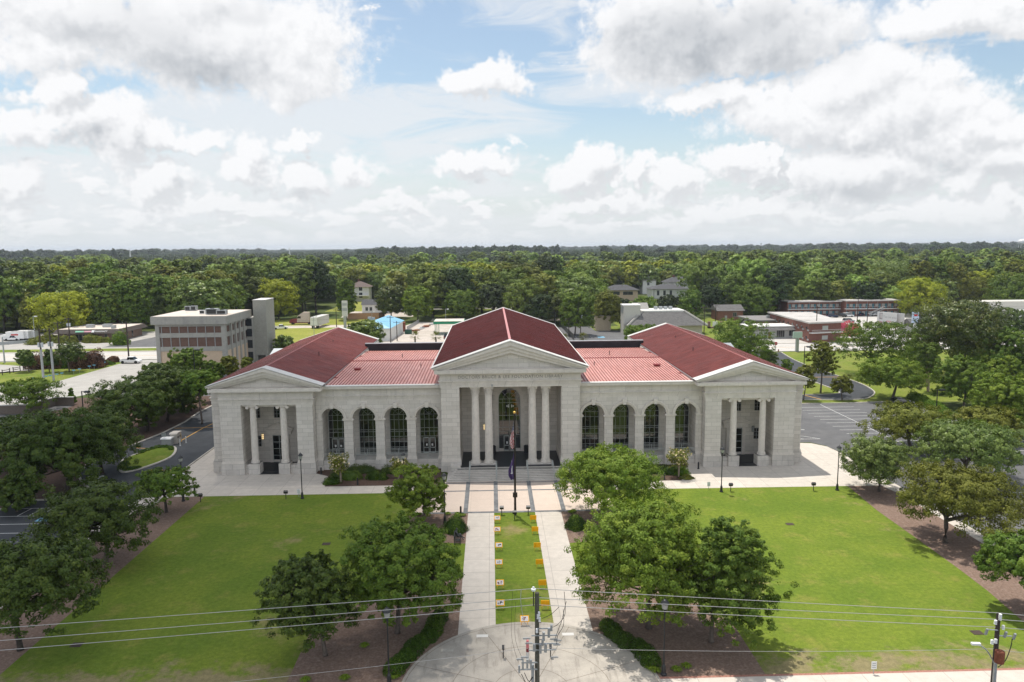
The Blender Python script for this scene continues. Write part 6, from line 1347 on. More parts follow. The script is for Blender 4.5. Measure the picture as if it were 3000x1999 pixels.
MB().tube(smooth([(hx-.1,hy-.1,hz-3.7),(hx-.5,hy-.15,hz-3.),(hx-.9,hy-.2,hz-2.5),(hx-1.35,hy-.2,hz-2.2)], 5), .045, 8).build('lamp_arm', GALV, T); MB().cbox(hx-1.6, hy-.2, hz-2.1, .6, .2, .14, -.1).build('lamp_head', WHITEP, T)
MB().tube(smooth([(hx+.1,hy-.2,hz-3.9),(hx+.6,hy-.2,hz-3.4),(hx+.9,hy-.2,hz-2.4),(hx+.95,hy-.2,hz-1.8)], 5), .03, 6).build('jumper_cable', WIRED, T)
# lines over the back street
def span(a, b, lb, k=0, sag=.8):
    (x0, y0, h0), (x1, y1, h1) = PT[a], PT[b]; wire(lb, [(x0, y0, h0-.2-k), (x1, y1, h1-.2-k)], sag, .02, WIRED, 'power lines over the back street')
span('L3', 'L5', 'dark power line between the pharmacy pole and the guyed pole'); span('L4', 'L3', 'dark power line before the pharmacy, left span')
span('L5', 'B8', 'long dark power line from the guyed pole to the blue roofed building'); span('B8', 'B0', 'dark power line crossing behind the centre roof', 0, 1.); span('B0', 'B3', 'dark power line from the lot trees to the shingled building'); span('B3', 'B1', 'dark power line over the shingled roof'); span('B1', 'B11', 'dark power line from the shingled roof to the motel pole'); span('B11', 'B12', 'dark power line over the motel car park')
span('L5', 'B8', 'lower dark cable from the guyed pole to the blue roofed building', 1.6, 1.); span('B8', 'B0', 'lower dark cable crossing behind the centre roof', 1.6, 1.2); span('B0', 'B3', 'lower dark cable from the lot trees to the shingled building', 1.6); span('L0', 'L4', 'dark power line from the left sleeved pole to the pharmacy'); span('L1', 'L3', 'dark power line from the right sleeved pole to the pharmacy')
wire('dark power line leaving the photo at the left edge', [(PT['L4'][0], PT['L4'][1], PT['L4'][2]-.2), (-260, 262, 10)], 1., .02, WIRED)
wire('dark power line leaving the photo at the right edge', [(PT['B12'][0], PT['B12'][1], PT['B12'][2]-.2), (290, 268, 10)], 1., .02, WIRED)
# ------------------------------------------------------------------ other buildings
def win(mb_parent, x0, x1, z0, z1, y, gm=GLASS2, fm=FRAME, mull=1, name='window', d=.06):
    w = MB().box(x0, x1, y-.02, y, z0, z1).build(name, gm, mb_parent); f = MB()
    for x in [x0+(x1-x0)*i/(mull+1) for i in range(mull+2)]: f.box(x-d/2, x+d/2, y-.06, y-.021, z0, z1)
    f.box(x0-d/2, x1+d/2, y-.065, y-.021, z1-d/2, z1+d/2); f.box(x0-d/2, x1+d/2, y-.065, y-.021, z0-d/2, z0+d/2); f.build('window_frame', fm, w); return w
def winx(par, x, y0, y1, z0, z1, gm, name='window', s=1):
    return MB().box(x, x+.04*s, y0, y1, z0, z1).build(name, gm, par)
# office building
B = thing('office_building', 'four storey concrete office building with brown window bands and a blank tower', 'building', (-81, 200, 0))
ox0, ox1, oy0, oy1 = -90.4, -72.3, 192.6, 211.6
MB().box(ox0+.3, ox1-.3, oy0+.35, oy1, 0, 14.2).build('wall', BRICKW, B)
MB().box(ox0-.8, ox1+.7, oy0-.6, oy1+.5, 13.6, 15.7).build('roof_parapet', CONCO, B); MB().box(ox0-.5, ox1+.4, oy0-.3, oy1+.2, 15.7, 15.76).build('roof', ROOFT, B)
f = MB()
for z0, z1 in ((10.1,11.3),(6.5,7.7),(13.0,13.6)): f.box(ox0, ox1, oy0+.05, oy1, z0, z1)
f.build('spandrel_band', CONCO, B)
MB().box(ox0-.02, ox0+1.0, oy0, oy0+1., 0, 13.6).box(ox1-1.1, ox1+.02, oy0, oy0+1.1, 0, 13.6).build('corner_pier', CONCO, B)
MB().box(ox0+1, ox1-1.1, oy0+.2, oy1, 0, 6.5).build('tan_ground_wall', TAN, B); MB().box(ox1-.6, ox1+.0, oy0+1.1, oy1, 0, 6.5).build('tan_side_wall', TAN, B)
for k in range(8):
    x = ox0+1.5+k*2.28
    for z0, z1 in ((11.3,13.0),(7.7,10.1)): MB().box(x-.09, x+.09, oy0+.22, oy0+.36, z0, z1).build('mullion', FRAME_D, B)
for k in range(6):
    y = oy0+1.1+k*3.4; MB().box(ox1-.35, ox1+.3, y+2.6, y+3.4, 0, 13.6).build('side_fin', CONCO, B)
a0 = gy(744, 950, 211.)[0]; a1 = gy(781, 950, 211.)[0]; tz = gy(760, 880, 211.)[2]
MB().box(ox1-.4, a0, oy1-2, oy1+3, 0, 13.6).build('link_wall', CONCO, B)
for z0, z1 in ((1.5,3.8),(4.9,7.2),(8.2,10.4),(11.2,13.3)): MB().box(a0-1.9, a0-.2, oy1-2.06, oy1-2.0, z0, z1).build('link_window', GLASS2, B)
MB().box(a0, a1, 210.8, 219, 2.6, tz).box(a0, a0+.6, 210.8, 219, 0, 2.6).box(a1-.7, a1, 210.8, 219, 0, 2.6).box(a0+.6, a1-.7, 213, 218.9, 0, 2.6).build('tower', CONCT, B); MB().box(a0-.1, a1+.1, 210.7, 219.1, tz, tz+.12).build('tower_cap', STONE_W, B)
for z, w in ((8.6,3.),(4.9,3.4),(4.3,2.6)):
    o = MB()
    for q in range(6):
        if q != 3: o.box(a1, a1+.05, 213+q*w/6, 213+q*w/6+w/8, z, z+.42)
    o.build('tower_lettering', FRAME_D, B)
for i, (u, v, w, d, h, lb) in enumerate(((1165,375,3.2,1.6,1.6,'largest grey air conditioner on the office roof'),(1310,375,2.6,1.4,1.2,'air conditioner right of the largest one on the office roof'),(1010,370,1.4,.7,1.1,'small white air conditioner with a round fan on the office roof'),(880,300,1.5,1.5,1.3,'left one of the two rear air conditioners on the office roof'),(985,295,1.5,1.5,1.4,'right one of the two rear air conditioners on the office roof'))):
    x, y = g(*O_(u, v), 15.76); y = min(max(y, oy0+1), oy1-2); t = thing('air_conditioner', lb, 'air conditioner', (x, y, 15.76)); MB().box(x-w/2, x+w/2, y-d/2, y+d/2, 15.86, 15.76+h).build('housing', WHITEP if i == 2 else GALV, t); MB().box(x-w*.4, x+w*.4, y-d/2-.03, y-d/2, 16., 15.6+h).build('grille', BLKM, t); MB().cyl(x, y, 15.76+h, 15.84+h, min(w, d)*.35, None, 14).build('fan', BLKM, t)
t = MB().box(-91.6, -87.2, 184.2, 184.5, 0, 2.4).build('low_wall', WHITEW); tag(t, 'low white wall at the near left foot of the office building', 'wall')
# pharmacy
B = thing('pharmacy_building', 'low brick pharmacy building with a brown sloped roof edge across the street', 'building', (-150, 275, 0)); px0, px1 = -161., -138.
MB().box(px0+1, px1-1, 269.5, 288, 0, 3.2).build('wall', BRICK, B)
mb = MB()
mb.add([(px0-.6,268,3.0),(px1+.6,268,3.0),(px1+.6,290,3.0),(px0-.6,290,3.0),(px0+.3,269.2,4.5),(px1-.3,269.2,4.5),(px1-.3,288.8,4.5),(px0+.3,288.8,4.5)], [(0,1,5,4),(1,2,6,5),(2,3,7,6),(3,0,4,7),(0,3,2,1)]); mb.build('sloped_roof_edge', mat('brown_shingle', (.085,.07,.062), .9, .2), B)
MB().box(px0+.4, px1-.4, 269.3, 288.7, 4.3, 4.42).build('roof', ROOFT, B)
for k, (a, b) in enumerate(((-158.5,-157.8),(-151.5,-149.6),(-149.4,-147.2),(-154.2,-151.8),(-143.6,-142.8),(-141,-140.2))): win(B, a, b, .3, 2.6, 269.5, GLASS2, FRAME_D)
for k in range(3): winx(B, px1-1, 272+k*4, 273+k*4, .3, 2.7, GLASS2)
mb = MB().cbox(-151.9, 268.25, 3.75, 3.0, .1, .6, 0, -.66); mb.build('green_sign_letters', mat('sign_green', (.25,.55,.38), .6), B); MB().cbox(-149., 268.25, 3.75, 2.6, .1, .55, 0, -.66).build('pink_sign_letters', mat('sign_pink', (.65,.35,.40), .6), B); MB().cbox(-147.1, 268.2, 3.8, .9, .12, .9, 0, -.66).build('round_sign_emblem', WHITEP, B)
text_mesh('sign_text', 'PHARMACY', .85, WHITEP, B, (-144.2, 268.15, 3.75), (math.pi/2-.66, 0, 0), .03)
for i, (x, y, w) in enumerate(((-152,276,2.6),(-146.3,277,3.),(-141.5,272,1.2))): t = MB().box(x-w/2, x+w/2, y-.8, y+.8, 4.42, 5.6).box(x-w/2+.15, x+w/2-.15, y-.85, y-.8, 4.6, 5.4).build('air_conditioner', GALV); tag(t, ('left','middle','small right')[i]+' rooftop unit on the pharmacy', 'air conditioner')
def gable_house(label, cat, x0, x1, y0, y1, h, rh, wm, rm, wins=(), ridge='x', hip=False, over=.5, name='house', chim=None, doors=()):
    B = thing(name, label, cat, ((x0+x1)/2, (y0+y1)/2, 0)); MB().box(x0, x1, y0, y1, 0, h).build('wall', wm, B); a, b, c, d = x0-over, x1+over, y0-over, y1+over; r = MB()
    if hip:
        k = min((b-a), (d-c))/2*(.999 if (b-a) != (d-c) else .999); xm = ((a+k, (c+d)/2, h+rh), (b-k, (c+d)/2, h+rh)) if (b-a) >= (d-c) else (((a+b)/2, c+k, h+rh), ((a+b)/2, d-k, h+rh))
        v = [(a,c,h),(b,c,h),(b,d,h),(a,d,h), *xm]
        fs = [(0,1,5,4),(1,2,5),(2,3,4,5),(3,0,4),(3,2,1,0)] if (b-a) >= (d-c) else [(0,1,4),(1,2,5,4),(2,3,5),(3,0,4,5),(3,2,1,0)]
        r.add(v, fs)
    elif ridge == 'x': r.extx([(c, h), (d, h), ((c+d)/2, h+rh)], a, b)
    else: r.ext([(a, h), (b, h), ((a+b)/2, h+rh)], c, d)
    ro = r.build('roof', rm, B)
    if chim: MB().box(chim[0]-.5, chim[0]+.5, chim[1]-.5, chim[1]+.5, h, h+rh+1.2).build('chimney', BRICKR, ro)
    for w in wins: win(B, *w, y0)
    for w in doors: MB().box(w[0], w[1], y0-.08, y0, 0, 2.1).build('door', FRAME_D, B)
    return B
# blue roofed building (ridge along its length, slightly turned)
B = thing('workshop_building', 'white workshop with a pale blue metal roof behind the left wing', 'building', (-45, 272, 0))
q0 = g(*M_(1110,1015)); A0 = Vector((-39.0, 260, 0)); dr_ = Vector((.06, 1, 0)).normalized(); sd = Vector((-1, .06, 0)).normalized(); Lb, Wb, hb = 27, 11., 4.6
c_ = [A0, A0+dr_*Lb, A0+dr_*Lb+sd*Wb, A0+sd*Wb]
MB().prism([(p.x, p.y) for p in (c_[0], c_[1], c_[2], c_[3])], 0, hb).build('wall', WHITEW, B)
e_ = [A0-dr_*.6-sd*.6, A0+dr_*(Lb+.6)-sd*.6, A0+dr_*(Lb+.6)+sd*(Wb+.6), A0-dr_*.6+sd*(Wb+.6)]; rg = [(e_[0]+e_[3])/2+dr_*4.5, (e_[1]+e_[2])/2-dr_*1]
MB().add([(p.x,p.y,hb) for p in e_]+[(p.x,p.y,hb+2.3) for p in rg], [(0,1,5,4),(1,2,5),(2,3,4,5),(3,0,4),(3,2,1,0)]).build('roof', BLUER, B)
o = MB().box(-47.5,-46.3,266,267.2,4.8,8.1).box(-46.1,-45.1,266.4,267.4,4.8,7.9).build('roof_vent', GALV, B); MB().box(-38.4,-36.9,289,292,0,3.6).build('red_container', RUST, B)
# filling station canopy
T = thing('canopy', 'green edged flat canopy in the pale lot left of the centre roof', 'canopy', (-20, 282, 0)); MB().box(-24.6,-13,276.5,287,4.1,5.1).build('fascia', GREENP, T); MB().box(-24.4,-13.2,276.7,286.8,5.1,5.16).build('canopy_top', ROOFT, T)
for x, y in ((-24,277.2),(-22.6,277.2),(-24,286),(-14,277.2)): MB().cyl(x, y, 0, 4.1, .12, .12, 8).build('post', GREENP, T)
T = thing('dumpster', 'dark green dumpster in the pale lot', 'dumpster', (-34.6, 281, 0)); MB().cbox(-34.6,281,.9,2.6,1.6,1.5).build('bin', mat('dumpster_green', (.03,.09,.06), .6), T); MB().cbox(-34.6,281,1.7,2.7,1.7,.1).build('lid', BLKM, T)
rnd = random.Random(5)
for i in range(8): x, y = -33.5+i*.8+rnd.uniform(-.4,.4), 289+i*4.+rnd.uniform(-1,1); w = rnd.uniform(1.5,3); o = MB().cbox(x, y, .25, w, 1.2, .45, rnd.uniform(0,3)).cbox(x, y, .53, w*.8, .9, .1, rnd.uniform(0,3)).build('pallet_stack', [RUST, WOOD, STONE_W, GALV][i % 4]); tag(o, f'low stack of boards along the fence of the pale lot, {ORD[i]} nearest the dumpster', 'stack', 'low stacks along the fence')
def fence_run(label, pts, h, m, name='fence', slat=.0):
    T = thing(name, label, 'fence', (*pts[0], 0)); mb = MB(); pm = MB()
    for a, b in zip(pts[:-1], pts[1:]):
        a = Vector((*a, 0)); b = Vector((*b, 0)); d = b-a; L = d.length; rz = math.atan2(d.y, d.x); c = (a+b)/2; mb.cbox(c.x, c.y, h/2+.05, L, .05, h-.1, rz); n = max(1, int(L/2.6))
        for i in range(n+1): p = a.lerp(b, i/n); pm.cbox(p.x, p.y, h/2, .12, .12, h+.06, rz)
    mb.build('fence_panel', m, T); pm.build('fence_posts', m, T)
fence_run('brown wooden board fence behind the field', [g(*M_(735,797)), g(*M_(1040,792)), g(*M_(1100,780))], 3., WOOD)
fence_run('dark mesh fence running back beside the asphalt lot', [g(*N_(610,1000)), g(*N_(465,850))], 2.0, BLKM)
fence_run('grey mesh fence beside the pale lot', [(-36.5,293),(-34.5,322)], 1.6, GALV)
MBf = thing('rail_fence', 'split rail fence along the pale drive at the left edge', 'fence', (-134,196,0)); fp = [g(*L_(35,845)), g(*L_(138,822)), g(*L_(185,808)), g(*L_(280,785)), g(*L_(322,773)), g(*L_(390,760))]
for i in (0, 2, 4):
    a, b = fp[i], fp[i+1]; MB().tube([(*a,0),(*a,1.5)], .12, 6).tube([(*b,0),(*b,1.5)], .12, 6).tube([(*a,1.2),(*b,1.1)], .09, 5).tube([(*a,.7),(*b,.6)], .09, 5).build('rail_section', POLED, MBf)
# houses
gable_house('small white house with a grey gabled roof beyond the wooden fence', 'house', -68, -54.5, 372, 382, 4.4, 2.4, WHITEW, SHING_D, [(-66.3,-65,1.4,3.2),(-64.2,-62.9,1.4,3.2),(-58,-56.6,1.4,3.2)])
BH = gable_house('big white two storey house with a brown hipped roof and brick chimney', 'house', -91, -78.5, 458, 469, 8.9, 3.3, WHITEW, mat('brown_roof', (.13,.10,.09), .9), [(-84.6,-82.6,2.2,5.4),(-84.6,-82.6,6.6,8.8),(-89,-87.5,6.6,8.8)], hip=True, chim=(-86, 466), over=1.2)
MB().box(-97, -84, 461, 469, 0, 6.4).build('side_wing', WHITEW, BH); MB().extx([(459.5,6.2),(470,6.2),(465,9.)], -98, -83.5).build('side_roof', SHING_D, BH); MB().box(-87,-78,455,458,3.4,3.9).box(-86.8,-86.5,455.2,455.5,0,3.4).box(-78.5,-78.2,455.2,455.5,0,3.4).build('porch', WHITEW, BH)
gable_house('low grey roofed building between trees left of the white porch house', 'house', 67, 86, 440, 452, 6.4, 3., TAN, SHING_D, [(69,75,3.5,5.5),(77,83,3.5,5.5)], hip=True, over=1.4)
gable_house('white house with a curved porch and slate roof far behind the right wing', 'house', 98, 121, 455, 470, 5.8, 2.8, WHITEW, SHING_D, [(101,102.5,2,5),(105,106.5,2,5),(109,110.5,2,5)], hip=True, over=1.)
gable_house('taller white house with two chimneys and a slate roof far behind the right wing', 'house', 112, 131, 476, 488, 9, 3.4, WHITEW, SHING_D, [(115,116.5,6,8),(121,122.5,6,8)], hip=True, over=1., chim=(118, 482))
gable_house('white gabled house peeking between dark trees', 'house', 101, 110, 498, 508, 9, 3.4, WHITEW, SHING_L, [(104,105.5,6,8)], ridge='y')
gable_house('small brick house at the wood edge left of the motel', 'house', 97, 108, 318, 328, 4.2, 2.4, BRICKR, SHING, [(103.6,105.2,1.6,3.4)], over=.7, doors=((100,101),))
HH = ((-180,330,14),(190,380,16),(150,372,22),(-70,560,16),(62,560,12),(-210,480,14),(240,470,18),(215,600,14))
for i, (x, y, w) in enumerate(HH): gable_house('house roof mostly hidden in the woodland, '+ORD[sorted(range(8), key=lambda q: HH[q][0]/HH[q][1]).index(i)]+' from the left', 'house', x-w/2, x+w/2, y, y+9, 5., 2.5, WHITEW if i % 2 else BRICKR, SHING, [(x-1,x+1,1.5,3.5)])['group'] = 'houses hidden in the woodland'
TOWERP = mat('cream_tower_paint', (.52,.50,.45), .8, .06)
# shingled bank with white tower
B = thing('shingled_building', 'building with a large grey shingled hip roof and a white block tower', 'building', (62, 280, 0))
sx0, sx1, sy0, sy1 = 47.5, 77.5, 268, 292
MB().box(sx0+1.5, sx1-1.5, sy0+1.5, sy1-1, 0, 3.6).build('wall', mat('cream_wall', (.50,.45,.36), .8), B)
k = 7.; z0_, z1_ = 3.4, 8.2
v = [(sx0,sy0,z0_),(sx1,sy0,z0_),(sx1,sy1,z0_),(sx0,sy1,z0_),(sx0+k,sy0+k,z1_),(sx1-k,sy0+k,z1_),(sx1-k,sy1-k,z1_),(sx0+k,sy1-k,z1_)]
MB().add(v, [(0,1,5,4),(1,2,6,5),(2,3,7,6),(3,0,4,7),(3,2,1,0)]).build('hip_roof', SHING, B)
MB().box(sx0+k-.2, sx1-k+.2, sy0+k-.2, sy1-k+.2, z1_-.3, z1_+.35).build('flat_roof', WHITEW, B); hr = MB()
for a, b in ((0,4),(1,5)): hr.tube([v[a], v[b]], .5, 6)
hr.build('hip_cap', SHING_L, B); MB().box(47.1, 53.4, 273, 279.5, 0, 10.6).build('white_tower', TOWERP, B); MB().box(46.9, 53.6, 272.8, 279.7, 10.6, 10.9).build('tower_cap', WHITEW, B); MB().box(47.0, 47.1, 274, 278.5, 7.8, 10.0).build('tower_sign', GALV, B)
MB().extx([(281,8.2),(289,8.2),(285,10.8)], 52.5, 58.5).build('rear_gable', SHING_L, B)
for i in range(4): x = 60+i*1.9; o = MB().box(x, x+1.3, 279, 280.4, 8.5, 9.7).box(x+.1, x+1.2, 278.97, 279, 8.7, 9.5).build('air_conditioner', GALV); tag(o, ('first','second','third','fourth')[i]+' grey unit from the left on the shingled building roof', 'air conditioner')
MB().box(38.6, 44.1, 284, 292, 0, 5.6).box(38.3, 44.2, 283.7, 292.2, 5.6, 5.8).build('side_annex', mat('cream_wall2', (.46,.38,.27), .8), B)
# brown low building with awnings
B = thing('brick_office', 'low brown brick building with three dark slanted awnings', 'building', (105, 283, 0)); b0 = g(*R_(20,640)); b1 = g(*R_(390,650))
MB().box(96.6, 113.2, 272, 290, 0, 4.2).build('wall', BRICK, B); MB().box(96.2, 113.6, 271.6, 290.4, 4.2, 4.7).build('roof', mat('grey_flat_roof', (.20,.19,.185), .9), B)
for k in range(3): y = 273.5+k*5.2; MB().ext([(94.8,2.2),(96.6,4.4),(96.6,2.2)], y, y+3.4).build('awning', SHING_D, B)
for k in range(4): o = MB().box(104+k*2.1,105.4+k*2.1,279,280.5,4.7,5.8).box(104.1+k*2.1,105.3+k*2.1,278.96,279,4.9,5.6).build('rooftop_unit', RUST if k % 2 else GALV, B)
x, y = g(*N_(2000,880)); T = thing('brick_sign', 'brick pillared sign with a white panel on the grass', 'sign', (x, y, 0)); MB().box(x-3,x-2,y-.4,y+.4,0,2.7).box(x+2,x+3,y-.4,y+.4,0,2.7).box(x-3,x+3,y-.4,y+.4,0,.6).build('brick_frame', BRICK, T); MB().box(x-1,x+1,y-.2,y+.2,.6,2.6).build('sign_panel', WHITEP, T)
# white shop
B = thing('shop_building', 'low white shop with dark windows beside the street right of the library', 'building', (99, 258, 0)); MB().box(88.5, 107, 254.6, 264, 0, 3.2).build('wall', mat('pale_grey_wall', (.46,.47,.46), .8), B); MB().add([(88,253.2,3.0),(107.8,253.2,3.0),(107.8,264.5,3.0),(88,264.5,3.0),(88.4,255,4.1),(107.2,255,4.1),(107.2,264,4.1),(88.4,264,4.1)], [(0,1,5,4),(1,2,6,5),(2,3,7,6),(3,0,4,7),(0,3,2,1),(4,5,6,7)]).build('sloped_roof', SHING, B); MB().box(88.2,107.4,254.8,264.2,4.1,4.3).build('flat_roof', WHITEW, B)
win(B, 98.2, 101, .4, 2.8, 254.6, GLASS2, FRAME, 3); win(B, 102.6, 106.2, .8, 2.8, 254.6, GLASS2, FRAME, 3); MB().box(95.2,96.2,254.5,254.6,0,2.3).build('door', BRICKR, B)
# motel
def motel_wing(label, x0, x1, y0, y1, h, n, seed):
    B = thing('motel_building', label, 'motel', ((x0+x1)/2, (y0+y1)/2, 0)); MB().box(x0, x1, y0, y1, 0, h).build('wall', BRICKR, B); MB().box(x0-.4, x1+.4, y0-2.0, y1+.3, h, h+.45).build('roof', ROOFG, B)
    MB().box(x0, x1, y0-1.7, y0, h/2-.18, h/2+.05).build('balcony_slab', WHITEW, B); rl = MB(); rl.box(x0, x1, y0-1.7, y0-1.64, h/2+.95, h/2+1.05)
    for i in range(int((x1-x0)/1.2)+1): rl.box(x0+i*1.2, x0+i*1.2+.07, y0-1.7, y0-1.63, 0 if i % 4 == 0 else h/2, h if i % 4 == 0 else h/2+1.)
    rl.build('balcony_railing', GALV, B)
    for lv in (0, h/2):
        for i in range(n):
            x = x0+.8+i*(x1-x0-1)/n
            MB().box(x, x+1., y0-.06, y0, lv+.05, lv+2.15).build('door', TEALP, B); win(B, x+1.5, x+2.8, lv+.9, lv+2.1, y0, mat('curtained_window', (.35,.34,.32), .3), FRAME)
    return B
motel_wing('long two storey brick motel wing with teal doors at the wood edge, left section', 134.5, 159, 335, 343, 6.4, 8, 1); motel_wing('long two storey brick motel wing with teal doors at the wood edge, right section', 159.6, 184.5, 331, 339, 6.9, 8, 2)
MB_ = thing('stairs', 'white outdoor staircase of the motel balcony', 'stairs', (173, 328, 0)); mb = MB()
for k in range(14): mb.box(169.5+k*.5, 170.+k*.5, 327.8, 329, .1+k*.24, .3+k*.24)
mb.build('treads', GALV, MB_); MB().tube([(169.5,327.8,1.1),(176.5,327.8,4.5)], .08, 5).tube([(169.5,329,1.1),(176.5,329,4.5)], .08, 5).build('handrail', WHITEW, MB_)
B = thing('motel_building', 'near two storey brick motel wing with a pale flat roof and blank side wall', 'motel', (118, 285, 0))
rz_ = 6.9; c = [g(*R_(712,645), rz_), g(*R_(905,637), rz_), g(*R_(868,566), rz_), g(*R_(700,556), rz_), g(*R_(388,562), rz_)]
c = [c[0], (c[0][0]+13, c[0][1]+3), (c[4][0]+16, c[4][1]-3), c[4]]
ins = [((p[0]*.93+sum(q[0] for q in c)/4*.07), (p[1]*.93+sum(q[1] for q in c)/4*.07)) for p in c]
MB().prism(ins, 0, rz_-.3).build('wall', BRICKR, B); MB().prism(c, rz_-.35, rz_+.15).build('roof', ROOFG, B)
a, b = Vector((*ins[3], 0)), Vector((*ins[0], 0)); d = (b-a).normalized(); nn = Vector((d.y, -d.x, 0)); nn = nn if nn.x < 0 else -nn; rz0 = math.atan2(d.y, d.x)
for k in range(9):
    p = a.lerp(b, (k+.5)/9)+nn*.05
    for z in (1.6, 4.8): MB().cbox(p.x, p.y, z, 1.0, .12, .9, rz0).build('window', GLASS2, B); MB().cbox(p.x+d.x*1.6, p.y+d.y*1.6, z-.6, .9, .5, .5, rz0).build('air_conditioner_unit', GALV, B)
p = Vector((*ins[0], 0)).lerp(Vector((*ins[1], 0)), .5); d2 = (Vector((*ins[1],0))-Vector((*ins[0],0))).normalized(); r2 = math.atan2(d2.y, d2.x); n2 = Vector((d2.y,-d2.x,0))
for z in (1.3, 4.6): q = p+n2*.05; MB().cbox(q.x, q.y, z+.3, 2.2, .12, 1.4, r2).build('window', FRAME, B)
q = p+n2*.8; MB().cbox(q.x, q.y, 3.4, 12.5, 1.6, .2, r2).cbox(q.x+n2.x*.75, q.y+n2.y*.75, 4.4, 12.5, .06, .08, r2).cbox(q.x+n2.x*.75, q.y+n2.y*.75, 3.9, 12.5, .06, .06, r2).build('balcony', WHITEW, B)
# warehouse at the right edge, billboard, motel office, signs
B = thing('warehouse', 'white warehouse with grey vertical panels at the right photo edge', 'building', (215, 290, 0)); x0 = 187.
MB().box(x0, 245, 276, 284, 0, 7.).build('wall', WHITEW, B); MB().box(x0-1.5, 247, 279, 287, 7, 10.2).build('upper_block', TOWERP, B)
for k in range(7): MB().box(x0+1.6+k*3.4, x0+3.2+k*3.4, 275.8, 276, 0, 6.4).build('grey_panel', SHING, B)
B = thing('billboard', 'large white billboard with a face and the words You be you', 'billboard', (158, 280, 0)); c0 = gy(*R_(1226,690), 272.); c1 = gy(*R_(1372,690), 264.); zt0 = gy(*R_(1226,556), 272.)[2]; zb0 = gy(*R_(1226,660), 272.)[2]; zt1 = gy(*R_(1372,574), 264.)[2]; zb1 = gy(*R_(1372,664), 264.)[2]
a = Vector((c0[0], 272., 0)); b = Vector((c1[0], 264., 0)); rzb = math.atan2(b.y-a.y, b.x-a.x); mid = (a+b)/2; Lw = (b-a).length; zc = (zt0+zb0+zt1+zb1)/4; hh = (zt0-zb0+zt1-zb1)/2
MB().cbox(mid.x, mid.y, zc, Lw, .35, hh, rzb).build('panel', mat('billboard_face', (.60,.60,.59), .6, .03), B); nb = Vector((math.sin(rzb), -math.cos(rzb), 0)); db = (b-a).normalized()
text_mesh('billboard_text', 'You be you.', hh*.26, FRAME_D, B, mid+nb*.19+db*Lw*.17+Vector((0,0,zc+hh*.16)), (math.pi/2, 0, rzb), .01)
q = mid+nb*.19+db*Lw*.12+Vector((0,0,zc-hh*.18)); MB().cbox(q.x, q.y, q.z, Lw*.26, .03, hh*.12, rzb).build('pink_caption_box', mat('billboard_pink', (.60,.36,.38), .6), B); q -= Vector((0,0,hh*.14)); MB().cbox(q.x, q.y, q.z, Lw*.15, .03, hh*.05, rzb).build('caption_line', FRAME_D, B)
fc = mid+nb*.19-db*Lw*.30+Vector((0,0,zc)); MB().cbox(fc.x, fc.y, fc.z+hh*.18, Lw*.17, .03, hh*.5, rzb).build('portrait_hair', mat('portrait_hair_grey', (.30,.28,.28), .7, .4, 2), B)
for nm2, dxx, dzz, w, h, cc in (('portrait_face', .02, .2, .10, .34, (.50,.47,.46)), ('portrait_shoulder', -.03, -.36, .24, .28, (.48,.30,.32))): q = fc+db*Lw*dxx+nb*.03+Vector((0,0,hh*dzz)); MB().cbox(q.x, q.y, q.z, Lw*w, .03, hh*h, rzb).build(nm2, mat('print_'+nm2, cc, .7, .15, 2), B)
nbk = mid-nb*1.4; MB().cbox(nbk.x+db.x*1.6, nbk.y+db.y*1.6, zc, Lw, .3, hh, rzb+.16).build('rear_panel', STONE_W, B)
for k in (-.3, .1, .42): q = mid-nb*.6+db*Lw*k; MB().cyl(q.x, q.y, 0, zc, .25, .25, 8).build('support_post', RUST, B)
MB().cbox(mid.x-nb.x*.6, mid.y-nb.y*.6, zc-hh*.56, Lw*.95, 1.2, .5, rzb).build('catwalk', RUST, B)
gable_house('dark roofed motel office with a white canopy edge below the billboard', 'building', 150, 163, 258, 268, 3., 2.6, mat('pale_grey_wall', (.46,.47,.46)), SHING, [(152,156,.6,2.4),(158,162,.6,2.4)], name='motel_office')
x, y = g(*R_(1512,745)); T = thing('sign', 'boxy motel road sign with a blue and red panel', 'sign', (x, y, 0)); MB().box(x-1.1,x+1.1,y-.4,y+.4,4.8,8.6).build('sign_cabinet', mat('sign_pale_blue', (.45,.55,.70), .5), T); MB().box(x-.9,x+.9,y-.45,y-.4,2.2,4.5).build('letter_board', WHITEP, T); MB().box(x-.9,x-.6,y-.3,y+.3,0,4.8).box(x+.6,x+.9,y-.3,y+.3,0,4.8).build('sign_posts', BLKM, T); MB().box(x-.7,x+.5,y-.43,y-.4,7.2,7.9).build('red_print', REDL, T)
x, y = g(*R_(613,865)); T = thing('sign', 'tall pole sign with a pale green cabinet on the street corner right of the library', 'sign', (x, y, 0)); MB().box(x-.45,x+.45,y-.35,y+.35,0,4.2).build('sign_pylon', GALV, T); MB().box(x-1.4,x+1.4,y-.3,y+.3,4.3,6.2).build('sign_cabinet', mat('sign_pale_green', (.42,.52,.46), .5), T); MB().cyl(x, y, 4.1, 4.4, .12, .12, 8).build('neck', BLKM, T)
x, y = g(*R_(450,862)); T = thing('stop_sign', 'red octagonal stop sign at the drive entrance', 'stop sign', (x, y, 0)); MB().cyl(x, y, 0, 2.1, .05, .05, 6).build('sign_post', GALV, T); p = MB().ext([(x+.55*math.cos(math.pi/8+k*math.pi/4), 2.45+.55*math.sin(math.pi/8+k*math.pi/4)) for k in range(8)], y-.08, y-.05).build('sign_face', REDL, T); text_mesh('sign_text', 'STOP', .34, WHITEP, p, (x, y-.09, 2.45), (math.pi/2,0,0), .005)
